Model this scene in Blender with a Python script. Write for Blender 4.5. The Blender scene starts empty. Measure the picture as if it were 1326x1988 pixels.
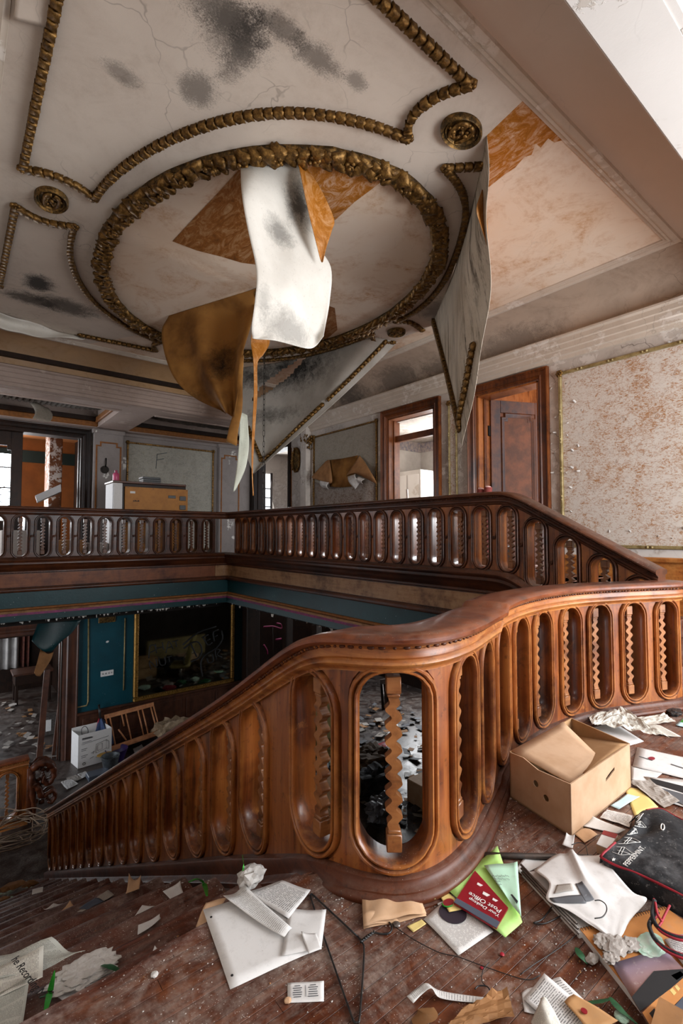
import bpy, bmesh, math, random
from mathutils import Vector, Matrix
from mathutils.geometry import tessellate_polygon
from mathutils import noise as mnoise

# ---------------------------------------------------------------- camera, world, lights, exposure
SC = bpy.context.scene
COL = SC.collection
cam_data = bpy.data.cameras.new('camera')
cam_data.sensor_fit = 'VERTICAL'
cam_data.sensor_height = 36.0
cam_data.lens = 953.0 / 1988.0 * 36.0
cam_data.clip_start = 0.02
cam = bpy.data.objects.new('camera', cam_data)
COL.objects.link(cam)
cam.location = (0, 0, 1.12)
cam.rotation_euler = (math.radians(90 + 2.523), 0, -math.atan2(.6232, .7821))
SC.camera = cam

W = bpy.data.worlds.new('overcast daylight')
SC.world = W
W.use_nodes = True
W.node_tree.nodes['Background'].inputs[0].default_value = (0.87, 0.92, 1.0, 1)
W.node_tree.nodes['Background'].inputs[1].default_value = 2.6

def area(name, loc, aim, sx, sy, watts, col=(.96, .98, 1.0)):
    l = bpy.data.lights.new(name, 'AREA')
    l.shape = 'RECTANGLE'; l.size = sx; l.size_y = sy; l.energy = watts; l.color = col
    o = bpy.data.objects.new(name, l); COL.objects.link(o)
    o.location = loc
    o.rotation_euler = (Vector(aim) - Vector(loc)).to_track_quat('-Z', 'Y').to_euler()
    return o

area('landing_window_light', (3.8, -2.3, 1.6), (2.5, 2.6, 3.0), 3.0, 2.2, 230)
area('landing_side_window_light', (5.4, -0.7, 1.7), (1.5, 1.6, 0.9), 1.6, 1.8, 60)
area('white_room_window_light', (7.2, 5.4, 2.2), (5.9, 5.0, 1.8), 1.0, 1.2, 90)
area('panelled_room_window_light', (8.3, 3.4, 2.0), (5.6, 3.4, 1.6), 1.0, 1.4, 110)
area('corner_room_window_light', (7.6, 12.2, 2.2), (5.8, 9.2, 1.6), 1.2, 1.6, 60)
area('orange_room_window_light', (0.5, 13.0, 2.1), (2.6, 1.5, 2.9), 1.2, 1.6, 90)
area('lower_front_room_window_light', (-0.5, 15.6, -1.4), (1.5, 12.5, -2.6), 1.8, 1.6, 40)
area('lower_hall_fill_light', (10.0, 8.6, -1.2), (5.4, 5.4, -3.0), 1.6, 1.6, 110)  # added lamp, turned to light the things the mirror reflects
area('lower_left_light', (-2.6, 7.2, -1.2), (2.2, 10.4, -2.4), 1.6, 1.6, 55)  # area lamp on the lower left, where no window is modelled

SC.view_settings.view_transform = 'Standard'
SC.view_settings.look = 'None'
SC.view_settings.exposure = 0.42
SC.view_settings.gamma = 1.0
SC.view_settings.use_curve_mapping = False
SC.cycles.use_denoising = True
SC.cycles.max_bounces = 7
SC.cycles.diffuse_bounces = 4
SC.cycles.glossy_bounces = 3
SC.cycles.transmission_bounces = 3
SC.cycles.caustics_reflective = False
SC.cycles.caustics_refractive = False
SC.cycles.sample_clamp_indirect = 6.0

R = random.Random(7)
PI = math.pi

# ---------------------------------------------------------------- materials
def srgb(h):
    if not isinstance(h, str):
        return tuple(h) + ((1.0,) if len(h) == 3 else ())
    v = [int(h[i:i + 2], 16) / 255 for i in (0, 2, 4)]
    return tuple(x / 12.92 if x <= .04045 else ((x + .055) / 1.055) ** 2.4 for x in v) + (1.0,)

class M:
    """a small builder for one node material"""
    def __init__(s, name, rough=.6, metal=0.0, spec=.4):
        s.m = bpy.data.materials.new(name); s.m.use_nodes = True
        s.t = s.m.node_tree; s.b = s.t.nodes['Principled BSDF']
        s.b.inputs['Roughness'].default_value = rough
        s.b.inputs['Metallic'].default_value = metal
        s.b.inputs['Specular IOR Level'].default_value = spec
        s._pos = None
    def put(s, sock, v):
        if hasattr(v, 'is_output') or hasattr(v, 'links'):
            s.t.links.new(v, sock)
        else:
            if sock.type == 'RGBA':
                v = srgb(v)
            sock.default_value = v
    def node(s, typ, outs=0, **ins):
        n = s.t.nodes.new('ShaderNode' + typ)
        for k, v in ins.items():
            if k.startswith('p_'):
                setattr(n, k[2:], v)
        for k, v in ins.items():
            if not k.startswith('p_'):
                key = int(k[1:]) if k[0] == 'i' and k[1:].isdigit() else k.replace('_', ' ')
                s.put(n.inputs[key], v)
        return n.outputs[outs]
    @property
    def pos(s):
        if s._pos is None:
            s._pos = s.node('NewGeometry', 'Position')
        return s._pos
    def obj(s):
        return s.node('TexCoord', 'Object')
    def uv(s):
        return s.node('TexCoord', 'UV')
    def normal(s):
        return s.node('NewGeometry', 'Normal')
    def sc(s, v, k):
        return s.node('VectorMath', 0, p_operation='MULTIPLY', i0=v, i1=k)
    def rot(s, v, rz=0, rx=0, ry=0, scale=(1, 1, 1)):
        n = s.t.nodes.new('ShaderNodeMapping'); s.put(n.inputs[0], v)
        n.inputs['Rotation'].default_value = (rx, ry, rz); n.inputs['Scale'].default_value = scale
        return n.outputs[0]
    def noise(s, v, scale=5, detail=5, rough=.6, dist=0.0):
        return s.node('TexNoise', 0, Vector=v, Scale=scale, Detail=detail, Roughness=rough, Distortion=dist)
    def voro(s, v, scale=5, feature='F1', out=0, rnd=1.0):
        return s.node('TexVoronoi', out, p_feature=feature, Vector=v, Scale=scale, Randomness=rnd)
    def ramp(s, f, stops, interp='LINEAR'):
        n = s.t.nodes.new('ShaderNodeValToRGB'); s.put(n.inputs[0], f)
        n.color_ramp.interpolation = interp
        e = n.color_ramp.elements
        while len(e) < len(stops):
            e.new(.5)
        for x, (p, c) in zip(e, stops):
            x.position = p
            x.color = srgb(c) if not isinstance(c, (int, float)) else (c, c, c, 1)
        return n.outputs[0]
    def mask(s, f, lo, hi):
        return s.node('MapRange', 0, p_clamp=True, i0=f, i1=lo, i2=hi, i3=0.0, i4=1.0)
    def mix(s, f, a, b, blend='MIX'):
        n = s.t.nodes.new('ShaderNodeMix'); n.data_type = 'RGBA'; n.blend_type = blend
        s.put(n.inputs[0], f); s.put(n.inputs[6], a); s.put(n.inputs[7], b)
        return n.outputs[2]
    def math(s, op, a, b=0.0):
        return s.node('Math', 0, p_operation=op, p_use_clamp=False, i0=a, i1=b)
    def mul(s, a, b): return s.math('MULTIPLY', a, b)
    def add(s, a, b): return s.math('ADD', a, b)
    def blob(s, v, c, r):
        """1 at a place c falling to 0 at radius r (per axis)"""
        d = s.node('VectorMath', 0, p_operation='SUBTRACT', i0=v, i1=c)
        d = s.node('VectorMath', 0, p_operation='DIVIDE', i0=d, i1=r)
        l = s.node('VectorMath', 'Value', p_operation='LENGTH', i0=d)
        return s.node('MapRange', 0, p_clamp=True, i0=l, i1=1.0, i2=0.0, i3=0.0, i4=1.0)
    def up(s, lo=.5, hi=.95):
        return s.mask(s.node('SeparateXYZ', 2, i0=s.normal()), lo, hi)
    def bump(s, h, strength=.3, dist=.01, prev=None):
        n = s.t.nodes.new('ShaderNodeBump')
        n.inputs['Strength'].default_value = strength; n.inputs['Distance'].default_value = dist
        s.put(n.inputs['Height'], h)
        if prev is not None: s.put(n.inputs['Normal'], prev)
        return n.outputs[0]
    def done(s, col=None, rough=None, bump=None, **kw):
        if col is not None: s.put(s.b.inputs['Base Color'], col)
        if rough is not None: s.put(s.b.inputs['Roughness'], rough)
        if bump is not None: s.put(s.b.inputs['Normal'], bump)
        for k, v in kw.items():
            s.put(s.b.inputs[k.replace('_', ' ')], v)
        return s.m

def wood(name, dark, mid, light, axis='z', rough=.38, coat=.25, dust=.5, wear=.5, scale=1.0, spec=.5):
    g = M(name, rough, 0, spec)
    st = {'z': (26, 26, 1.6), 'x': (1.6, 26, 26), 'y': (26, 1.6, 26), 'xy': (3, 3, 30)}[axis]
    v = g.pos
    grain = g.noise(g.sc(v, tuple(k * scale for k in st)), 1.0, 6, .65, .6)
    big = g.noise(v, 1.7 * scale, 4, .6, .4)
    mott = g.noise(v, 9 * scale, 5, .7)
    c = g.ramp(grain, [(.28, dark), (.47, mid), (.74, light)])
    c = g.mix(g.mul(g.mask(big, .40, .64), .6), c, g.mix(.45, mid, light))
    c = g.mix(g.mul(g.mask(big, .52, .34), .7), c, dark)
    c = g.mix(g.mul(g.mask(mott, .62, .72), wear), c, light)
    c = g.mix(g.mul(g.mask(g.noise(v, 33, 4, .7), .58, .68), .5), c, dark)
    c = g.mix(g.mul(g.mask(g.noise(g.sc(v, (1, 1, .35)), 7, 5, .7, .5), .56, .66), .45), c, dark)
    if dust:
        d = g.mul(g.up(.35, .95), g.mask(g.noise(v, 24, 6, .75), .35, .68))
        c = g.mix(g.mul(d, dust), c, '9b8f86')
        spk = g.mul(g.mask(g.voro(v, 95), .13, .07), g.mul(g.up(.3, .8), g.mask(g.noise(v, 6, 3), .48, .6)))
        c = g.mix(spk, c, 'd9d2ca')
    pt = g.node('NewGeometry', 'Pointiness')
    c = g.mix(g.mul(g.mul(g.mask(pt, .515, .56), g.mask(mott, .40, .62)), .55), c, light)
    ro = g.math('ADD', g.mul(mott, .3), rough - .14)
    b = g.bump(grain, .10, .004)
    b = g.bump(g.noise(v, 60, 3, .7), .08, .003, b)
    m = g.done(c, ro, b)
    g.b.inputs['Coat Weight'].default_value = coat
    g.b.inputs['Coat Roughness'].default_value = .18
    return m

def flat(name, col, rough=.6, metal=0.0, var=.0, col2=None, vs=8.0, bump=0.0, spec=.4, alpha=None):
    g = M(name, rough, metal, spec)
    c = col
    if col2 is not None:
        c = g.mix(g.mask(g.noise(g.pos, vs, 5, .65), .38, .64), col, col2)
    b = g.bump(g.noise(g.pos, vs * 4, 4, .7), bump, .004) if bump else None
    return g.done(c, None, b)

MAT = {}
MAT['wood_amber'] = wood('amber varnished wood', '2a0f05', '7f3d16', 'b8773a', 'z', .34, .30, .25, .5, spec=.4)
MAT['wood_rail'] = wood('reddish handrail wood', '220a04', '5f250e', '8f4f2b', 'xy', .32, .32, .22, .4, spec=.4)
MAT['wood_amber_flat'] = wood('amber fascia wood', '381506', '8f4a1a', 'c58747', 'xy', .40, .15, .2, .5, spec=.4)
MAT['wood_base'] = wood('dark base moulding wood', '1a0803', '451d0c', '683518', 'xy', .46, .06, .22, .3, spec=.3)
MAT['wood_gallery'] = wood('dark brown gallery wood', '180905', '3f1d0d', '5f3319', 'xy', .42, .1, .2, .3, spec=.3)
MAT['wood_fascia'] = wood('worn tan fascia wood', '4a2c1a', '8a6140', 'a98460', 'xy', .5, .05, .2, .3, spec=.3)
MAT['wood_fascia_red'] = wood('red brown fascia wood', '3a1a0e', '6b3a22', '875336', 'xy', .5, .05, .2, .3, spec=.3)
MAT['wood_baluster'] = wood('turned baluster wood', '3c1d0d', '7b4522', 'a8703f', 'xy', .36, .3, .25, .25)
MAT['wood_door'] = wood('dark door casing wood', '200d06', '56290f', '81481f', 'z', .4, .15, .1, .2, spec=.35)
MAT['wood_door_light'] = wood('orange door jamb wood', '4a210b', '8a4717', 'b06a2c', 'z', .38, .25, .05, .25)
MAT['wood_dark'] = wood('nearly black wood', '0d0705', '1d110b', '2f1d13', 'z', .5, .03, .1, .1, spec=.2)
MAT['wood_baluster_dark'] = wood('dark gallery baluster wood', '1f0e06', '4a2813', '6b4022', 'xy', .45, .08, .15, .2, spec=.25)
MAT['wood_wainscot'] = wood('brown wainscot wood', '1c0d08', '3a1d12', '56311e', 'z', .42, .15, .1, .2)
MAT['wood_rack'] = wood('light orange rack wood', '6a3a1c', 'a3623a', 'c98d5f', 'xy', .5, .05, .05, .2)

def board_mat(name, dark, mid, light, dusty, dirt=1.0):
    g = M(name, .45, 0, .4)
    v = g.pos
    oi = g.node('ObjectInfo', 'Random')
    grain = g.noise(g.sc(v, (2.2, 46, 46)), 1.0, 6, .65, .5)
    c = g.ramp(grain, [(.25, dark), (.5, mid), (.8, light)])
    c = g.mix(g.mul(oi, .45), c, dark)
    big = g.noise(v, 3.2, 5, .65, .5)
    c = g.mix(g.mul(g.mask(big, .50, .68), .55), c, light)
    fog = g.mul(g.mask(g.noise(v, 4.2, 6, .74, .8), .42, .64), g.mask(g.noise(v, 40, 4, .7), .30, .66))
    c = g.mix(g.mul(fog, .78 * dirt), c, dusty)
    scr = g.noise(g.sc(v, (9, 160, 1)), 1.0, 2, .5)
    c = g.mix(g.mul(g.mask(scr, .66, .74), .25), c, 'b89a86')
    spk = g.mul(g.mask(g.voro(v, 150), .20, .09), g.mask(g.noise(v, 7, 4), .44, .60))
    c = g.mix(g.mul(spk, .85 * dirt), c, 'd8d2cc')
    spk2 = g.mul(g.mask(g.voro(v, 60), .15, .06), g.mask(g.noise(v, 3.1, 4), .5, .62))
    c = g.mix(g.mul(spk2, .9 * dirt), c, 'e4e0da')
    ro = g.add(g.mul(fog, .4), .30)
    b = g.bump(grain, .15, .003)
    b = g.bump(g.noise(v, 90, 4, .7), .25, .003, b)
    return g.done(c, ro, b)
MAT['board'] = board_mat('dusty red brown floor boards', '2f1710', '5c301f', '8a5232', 'a09389')
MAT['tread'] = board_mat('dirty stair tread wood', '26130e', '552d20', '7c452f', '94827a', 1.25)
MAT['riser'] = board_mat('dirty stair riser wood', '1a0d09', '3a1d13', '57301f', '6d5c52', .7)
MAT['lower_floor'] = board_mat('littered dark lower floor', '17100e', '2f211c', '49342b', '7c736c', 1.1)

def plaster(name, base, shade, stain=None, spots=(), crack=.5, peel=0.0, peelcol='e6e2da', rough=.75, bumpk=.25, stain_k=.6):
    """spots: list of (centre, radii, strength, colour) marks of mould or damp"""
    g = M(name, rough, 0, .25)
    v = g.pos
    c = g.mix(g.mask(g.noise(v, 1.1, 4, .6), .35, .68), base, shade)
    if stain:
        s1 = g.mul(g.mask(g.noise(v, 2.4, 6, .7, .8), .46, .68), g.mask(g.noise(v, 17, 5, .75), .34, .66))
        c = g.mix(g.mul(s1, stain_k), c, stain)
    fine = g.noise(v, 105, 4, .85)
    cloud = g.noise(v, 7, 6, .75, .8)
    for ctr, rad, k, colr in spots:
        bl = g.blob(v, ctr, rad)
        f = g.mask(g.add(g.add(g.mul(bl, .85), g.mul(cloud, .8)), g.mul(fine, .9)), 1.16, 1.45)
        f = g.mul(f, g.mask(bl, 0.0, .25))
        c = g.mix(g.mul(f, k), c, colr)
    hb = g.noise(v, 38, 5, .7)
    b = g.bump(hb, bumpk * .5, .004)
    if peel:
        p = g.mask(g.noise(v, 11, 6, .7, .3), .5 - .02, .5 + .02)
        p = g.mul(p, g.mask(g.noise(v, 2.2, 3), .62 - peel * .3, .66 - peel * .3))
        c = g.mix(g.mul(p, .8), c, peelcol)
        b = g.bump(p, .5, .004, b)
    if crack:
        vv = g.node('VectorMath', 0, p_operation='ADD', i0=v, i1=g.sc(g.node('TexNoise', 1, Vector=v, Scale=4.0, Detail=3.0), (.22, .22, .22)))
        k = g.voro(vv, 2.6, 'DISTANCE_TO_EDGE')
        k = g.mul(g.mask(k, .010, .002), g.mask(g.noise(v, 1.7, 2), .48, .60))
        c = g.mix(g.mul(k, crack * .7), c, '4c4038')
        k2 = g.mask(g.voro(v, 26, 'DISTANCE_TO_EDGE'), .06, .0)
        b = g.bump(k2, .10 * crack, .002, b)
    return g.done(c, None, b)

BLK = '1d1b1a'
MAT['canvas'] = plaster('off white ceiling canvas', 'd6cabd', 'cabdb0', 'b3a394', [
    ((1.072, 2.228, 3.700), (.34, .34, .5), .55, BLK), ((1.146, 2.289, 3.700), (.18, .40, .5), .6, BLK),
    ((0.977, 2.176, 3.700), (.40, .22, .5), .6, BLK), ((1.234, 2.066, 3.700), (.30, .12, .5), .6, BLK),
    ((1.502, 2.078, 3.700), (.30, .14, .5), .6, BLK), ((1.734, 2.049, 3.700), (.16, .10, .5), .5, BLK),
    ((1.060, 2.668, 3.700), (.20, .22, .5), .6, BLK), ((0.693, 2.837, 3.700), (.20, .12, .5), .45, BLK),
    ((0.644, 5.823, 3.700), (.26, .36, .5), .95, BLK), ((0.969, 6.225, 3.700), (.60, .42, .5), .8, '2b2723'),
    ((0.625, 6.264, 3.700), (.50, .30, .5), .8, '2b2723'), ((4.317, 3.640, 3.700), (.42, .5, .5), .6, '2b2825')], .5, 0, rough=.7)
MAT['plaster_bare'] = plaster('bare tan ceiling plaster', 'dcc5ae', 'e0d0bf', 'b37c42', [], .15, 0, stain_k=.95)
MAT['cove'] = plaster('stained cove plaster', 'b9a491', 'a89685', '7d6c5d', [
    ((3.2, 7.8, 3.5), (.9, .6, .5), .6, '33302d'), ((5.3, 6.6, 3.5), (.6, 1.0, .5), .75, '33302d'), ((5.4, 5.4, 3.5), (.6, .9, .5), .6, '3a3632'),
    ((5.4, 3.4, 3.48), (.5, 1.1, .3), .5, '4a4038'), ((5.4, 4.5, 3.48), (.5, .8, .3), .55, '4a4038')], .8, 0, stain_k=.6)
MAT['cove_left'] = plaster('ochre stained cove plaster', 'b8946c', 'a88c72', '8d673a', [], .3, 0, stain_k=.7)
MAT['cove_near'] = plaster('plain taupe cove plaster', 'd8c8ba', 'd0bfb0', None, [], .1, 0)
MAT['cream'] = plaster('flaking cream paint', 'cabdae', 'bfb1a2', 'a39484', [], .35, .30, 'd9d0c6')
MAT['cream_left'] = plaster('grey pink beam paint', 'ab988d', '9b8a81', '86756a', [], .2, .1, 'b8a79b')
MAT['wall_white'] = plaster('cracked white wall paint', 'c6bcb2', 'b3a99f', '8d8278', [((5.5, 7.2, 2.5), (.5, .9, 1.2), .5, '4f4a45'), ((5.5, 4.5, 2.0), (.5, .5, 1.0), .4, '6b6259')], 1.0, .35, 'd3ccc4')
MAT['wall_grey'] = plaster('dull grey wall paint', '8f8681', '857c78', '6c645f', [], .2, .05)
MAT['soffit'] = plaster('bright white chipped soffit paint', 'd6d2cd', 'cdc9c4', None, [], .25, .25, 'b7aea3')
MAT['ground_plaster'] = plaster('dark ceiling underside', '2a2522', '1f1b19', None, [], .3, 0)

def wallpaper(name, ground, blot, blot2, k=1.0):
    g = M(name, .8, 0, .2)
    v = g.pos
    a = g.noise(v, 3.4, 6, .72, 1.2)
    f = g.noise(g.rot(v, 0, .5, 0, (1, 1.0, 1.9)), 22, 6, .78, 1.6)
    c = g.mix(g.mul(g.mask(g.add(g.mul(a, .45), g.mul(f, 1.0)), .70, .84), k), ground, blot)
    f2 = g.noise(v, 15, 6, .8, 1.4)
    c = g.mix(g.mul(g.mask(f2, .56, .68), .55 * k), c, blot2)
    c = g.mix(g.mul(g.mask(g.noise(v, 34, 4, .8), .60, .70), .5), c, 'cfc8c0')
    b = g.bump(f, .2, .004)
    return g.done(c, None, b)
MAT['paper_wall'] = wallpaper('mottled brown on white wallpaper', 'd3cac0', 'a87a52', '80604a', 1.0)
MAT['paper_panel'] = wallpaper('grey blue mottled panel paper', 'a09b8f', '77756e', '94845f', .8)
MAT['paper_grey'] = wallpaper('aged grey panel paper', '9c9386', '7b7468', 'a08a66', .7)
MAT['paper_stained'] = wallpaper('brown speckled wall under paper', '9a8f86', '6b5443', '4f4138', 1.0)

def teal_mat(name, a, b2):
    g = M(name, .45, 0, .4)
    v = g.pos
    c = g.mix(g.mask(g.noise(v, 2.5, 4, .6), .35, .7), a, b2)
    spk = g.mul(g.mask(g.voro(v, 22), .10, .05), g.mask(g.noise(v, 3.5, 4), .52, .62))
    c = g.mix(spk, c, 'b9c4c0')
    return g.done(c, None, g.bump(g.noise(v, 26, 5, .7), .3, .006))
MAT['teal'] = teal_mat('teal painted plaster', '02393e', '032b30')
MAT['teal_wall'] = teal_mat('teal wall paint', '064450', '073844')

def metal_gold(name, a, b2, rough=.42):
    g = M(name, rough, .65, .5)
    v = g.pos
    c = g.ramp(g.noise(v, 26, 5, .75), [(.30, a), (.48, b2), (.68, 'a37c42')])
    return g.done(c, None, g.bump(g.noise(v, 85, 4, .7), .45, .006))
MAT['bronze'] = metal_gold('aged bronze gilding', '2b1c0d', '684a20')
MAT['bronze_dark'] = metal_gold('dark bronze gilding', '1d150b', '4c3818', .5)
MAT['gold_frame'] = metal_gold('tarnished gold frame', '3d2b10', '8a6428', .45)
MAT['gold_pale'] = flat('pale cream gilt moulding', 'a59468', .5, .3, 0, '7d6a40', 14, .2)
MAT['ochre_line'] = flat('ochre painted band', '8a5522', .7, 0, 0, '70431b', 20)

def ochre(name, a, b2, c2, k=.8):
    g = M(name, .6, 0, .3)
    v = g.pos
    st = g.noise(g.rot(v, .75, 0, 0, (3.2, 1.3, 2.0)), 2.4, 8, .78, 2.2)
    c = g.ramp(st, [(.30, b2), (.48, a), (.64, c2)])
    c = g.mix(g.mul(g.mask(g.noise(v, 30, 4, .75), .58, .70), .35), c, c2)
    return g.done(c, None, g.bump(st, .12, .003))
MAT['ochre_dark'] = ochre('dark ochre glue coat', '86501a', '5a3410', 'ac865f')
MAT['ochre_bright'] = ochre('bright ochre glue coat', 'a8681a', '7d4a12', 'cfae92')

def sheet_mat(name, base, shade, spots, streak=0.0, speck=.5):
    g = M(name, .8, 0, .2)
    v = g.pos
    c = g.mix(g.mask(g.noise(v, 2.2, 4, .6), .4, .66), base, shade)
    fine = g.noise(v, 80, 4, .8); cloud = g.noise(v, 10, 6, .75, .6)
    for ctr, rad, k, colr in spots:
        bl = g.blob(v, ctr, rad)
        f = g.mask(g.add(g.add(g.mul(bl, .95), g.mul(cloud, .9)), g.mul(fine, .5)), .98, 1.45)
        c = g.mix(g.mul(g.mul(f, g.mask(bl, 0, .25)), k), c, colr)
    if streak:
        s1 = g.noise(g.sc(v, (14, 14, .9)), 1.0, 6, .75)
        c = g.mix(g.mul(g.mask(s1, .5, .68), streak), c, '5a4d42')
        s2 = g.mul(g.mask(g.noise(g.sc(v, (40, 40, 6)), 1.0, 4, .75), .58, .66), g.mask(s1, .46, .6))
        c = g.mix(g.mul(s2, streak), c, '2f2823')
    c = g.mix(g.mul(g.mask(g.noise(v, 60, 4, .75), .60, .68), speck), c, '5f564e')
    bw = g.bump(g.noise(v, 13, 4, .6), .25, .01)
    return g.done(c, None, bw)

# ---------------------------------------------------------------- geometry helpers
def link(name, me, mat=None, parent=None):
    o = bpy.data.objects.new(name, me); COL.objects.link(o)
    if mat is not None and me is not None and not len(me.materials):
        for m in (mat if isinstance(mat, (list, tuple)) else [mat]):
            me.materials.append(MAT[m] if isinstance(m, str) else m)
    if parent is not None:
        o.parent = parent
        o.matrix_parent_inverse = PINV(parent)
    return o

def PINV(p):
    m = Matrix.Identity(4); q = p
    while q is not None:
        m = (q.matrix_parent_inverse if q.parent else Matrix.Identity(4)) @ Matrix.LocRotScale(q.location, q.rotation_euler, q.scale) @ m
        q = q.parent
    return m.inverted()

def empty(name, loc):
    o = bpy.data.objects.new(name, None); COL.objects.link(o); o.location = loc; o.empty_display_size = .05
    return o

def tag(o, label, cat, group=None):
    o['label'] = label; o['category'] = cat
    if group: o['group'] = group
    return o

def struct(o):
    o['kind'] = 'structure'; return o

def stuff(o):
    o['kind'] = 'stuff'; return o

def meshof(name, verts, faces, smooth=False, mats=None, fix=True, uvs=None):
    me = bpy.data.meshes.new(name)
    me.from_pydata([tuple(v) for v in verts], [], faces)
    if mats is not None:
        me.polygons.foreach_set('material_index', mats)
    if uvs is not None:
        l = me.uv_layers.new(name='UVMap')
        for p in me.polygons:
            for li in p.loop_indices:
                l.data[li].uv = uvs[me.loops[li].vertex_index]
    if fix:
        bm = bmesh.new(); bm.from_mesh(me); bmesh.ops.recalc_face_normals(bm, faces=bm.faces); bm.to_mesh(me); bm.free()
    if smooth:
        me.polygons.foreach_set('use_smooth', [True] * len(me.polygons))
        if smooth != 'all':
            try: me.set_sharp_from_angle(angle=math.radians(42))
            except Exception: pass
    me.update()
    return me

class MB:
    """collects simple solids into one mesh"""
    def __init__(s): s.v = []; s.f = []; s.m = []
    def add(s, verts, faces, mi=0):
        k = len(s.v); s.v += [tuple(x) for x in verts]; s.f += [tuple(i + k for i in f) for f in faces]; s.m += [mi] * len(faces)
        return s
    def box(s, lo, hi, mi=0, ch=0.0, M4=None):
        (x0, y0, z0), (x1, y1, z1) = lo, hi
        if ch <= 0:
            v = [(x0, y0, z0), (x1, y0, z0), (x1, y1, z0), (x0, y1, z0), (x0, y0, z1), (x1, y0, z1), (x1, y1, z1), (x0, y1, z1)]
            f = [(0, 3, 2, 1), (4, 5, 6, 7), (0, 1, 5, 4), (1, 2, 6, 5), (2, 3, 7, 6), (3, 0, 4, 7)]
        else:
            c = min(ch, (x1 - x0) * .45, (y1 - y0) * .45, (z1 - z0) * .45)
            ring = lambda z: [(x0 + c, y0, z), (x1 - c, y0, z), (x1, y0 + c, z), (x1, y1 - c, z), (x1 - c, y1, z), (x0 + c, y1, z), (x0, y1 - c, z), (x0, y0 + c, z)]
            rect = lambda z: [(x0 + c, y0 + c, z), (x1 - c, y0 + c, z), (x1 - c, y1 - c, z), (x0 + c, y1 - c, z)]
            v = rect(z0) + ring(z0 + c) + ring(z1 - c) + rect(z1)
            f = [(3, 2, 1, 0), (20, 21, 22, 23)]
            f += [(4 + k, 4 + (k + 1) % 8, 12 + (k + 1) % 8, 12 + k) for k in range(8)]
            for k in range(4):
                k2 = (k + 1) % 4; a = 4 + 2 * k; d = 12 + 2 * k
                f += [(k, k2, a + 1, a), (20 + k2, 20 + k, d, d + 1)]
                f += [(k2, 4 + (2 * k + 2) % 8, a + 1), (20 + k2, d + 1, 12 + (2 * k + 2) % 8)]
        if M4 is not None: v = [M4 @ Vector(p) for p in v]
        return s.add(v, f, mi)
    def tube(s, pts, r, n=6, mi=0, cap=True, closed=False):
        v, f = tube_data(pts, r, n, cap, closed); return s.add(v, f, mi)
    def ico(s, c, r, mi=0, sq=(1, 1, 1), jit=0.0, M4=None):
        t = (1 + 5 ** .5) / 2
        b = [(-1, t, 0), (1, t, 0), (-1, -t, 0), (1, -t, 0), (0, -1, t), (0, 1, t), (0, -1, -t), (0, 1, -t), (t, 0, -1), (t, 0, 1), (-t, 0, -1), (-t, 0, 1)]
        f = [(0, 11, 5), (0, 5, 1), (0, 1, 7), (0, 7, 10), (0, 10, 11), (1, 5, 9), (5, 11, 4), (11, 10, 2), (10, 7, 6), (7, 1, 8), (3, 9, 4), (3, 4, 2), (3, 2, 6), (3, 6, 8), (3, 8, 9), (4, 9, 5), (2, 4, 11), (6, 2, 10), (8, 6, 7), (9, 8, 1)]
        vs = []
        for p in b:
            k = r / 1.902 * (1 + R.uniform(-jit, jit))
            q = Vector((p[0] * k * sq[0], p[1] * k * sq[1], p[2] * k * sq[2]))
            if M4 is not None: q = M4 @ q
            vs.append((c[0] + q[0], c[1] + q[1], c[2] + q[2]))
        return s.add(vs, f, mi)
    def mesh(s, name, smooth=False, fix=True):
        return meshof(name, s.v, s.f, smooth, s.m, fix)
    def build(s, name, mat, parent=None, smooth=False, fix=True):
        return link(name, s.mesh(name, smooth, fix), mat, parent)

def frames(pts, closed=False):
    pts = [Vector(p) for p in pts]; n = len(pts); out = []
    up = None
    for i, p in enumerate(pts):
        a = pts[(i - 1) % n] if closed else pts[max(i - 1, 0)]
        b = pts[(i + 1) % n] if closed else pts[min(i + 1, n - 1)]
        t = (b - a)
        if t.length < 1e-9: t = Vector((0, 0, 1))
        t.normalize()
        if up is None:
            up = Vector((0, 0, 1)) if abs(t.z) < .9 else Vector((1, 0, 0))
        x = up - t * up.dot(t)
        if x.length < 1e-6: x = t.orthogonal()
        x.normalize(); up = x
        out.append((p, x, t.cross(x)))
    return out

def tube_data(pts, r, n=6, cap=True, closed=False):
    fr = frames(pts, closed); v = []; f = []
    for i, (p, x, y) in enumerate(fr):
        rr = r[i] if isinstance(r, (list, tuple)) else r
        for k in range(n):
            a = 2 * PI * k / n
            v.append(p + x * math.cos(a) * rr + y * math.sin(a) * rr)
    m = len(fr)
    for i in range(m if closed else m - 1):
        for k in range(n):
            j = (i + 1) % m
            f.append((i * n + k, i * n + (k + 1) % n, j * n + (k + 1) % n, j * n + k))
    if cap and not closed:
        f.append(tuple(range(n))[::-1]); f.append(tuple((m - 1) * n + k for k in range(n)))
    return v, f

def tube(name, pts, r, mat, parent=None, n=6, closed=False):
    v, f = tube_data(pts, r, n, True, closed)
    return link(name, meshof(name, v, f, 'all'), mat, parent)

def smooth_pts(pts, k=6, closed=False):
    """Catmull-Rom through points"""
    P = [Vector(p) for p in pts]; n = len(P); out = []
    for i in range(n if closed else n - 1):
        a = P[(i - 1) % n] if closed or i > 0 else P[0] * 2 - P[1]
        b = P[i]; c = P[(i + 1) % n]
        d = P[(i + 2) % n] if closed or i + 2 < n else P[-1] * 2 - P[-2]
        for j in range(k):
            t = j / k
            out.append(.5 * ((2 * b) + (c - a) * t + (2 * a - 5 * b + 4 * c - d) * t * t + (3 * b - a - 3 * c + d) * t ** 3))
    if not closed: out.append(P[-1])
    return out

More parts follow.
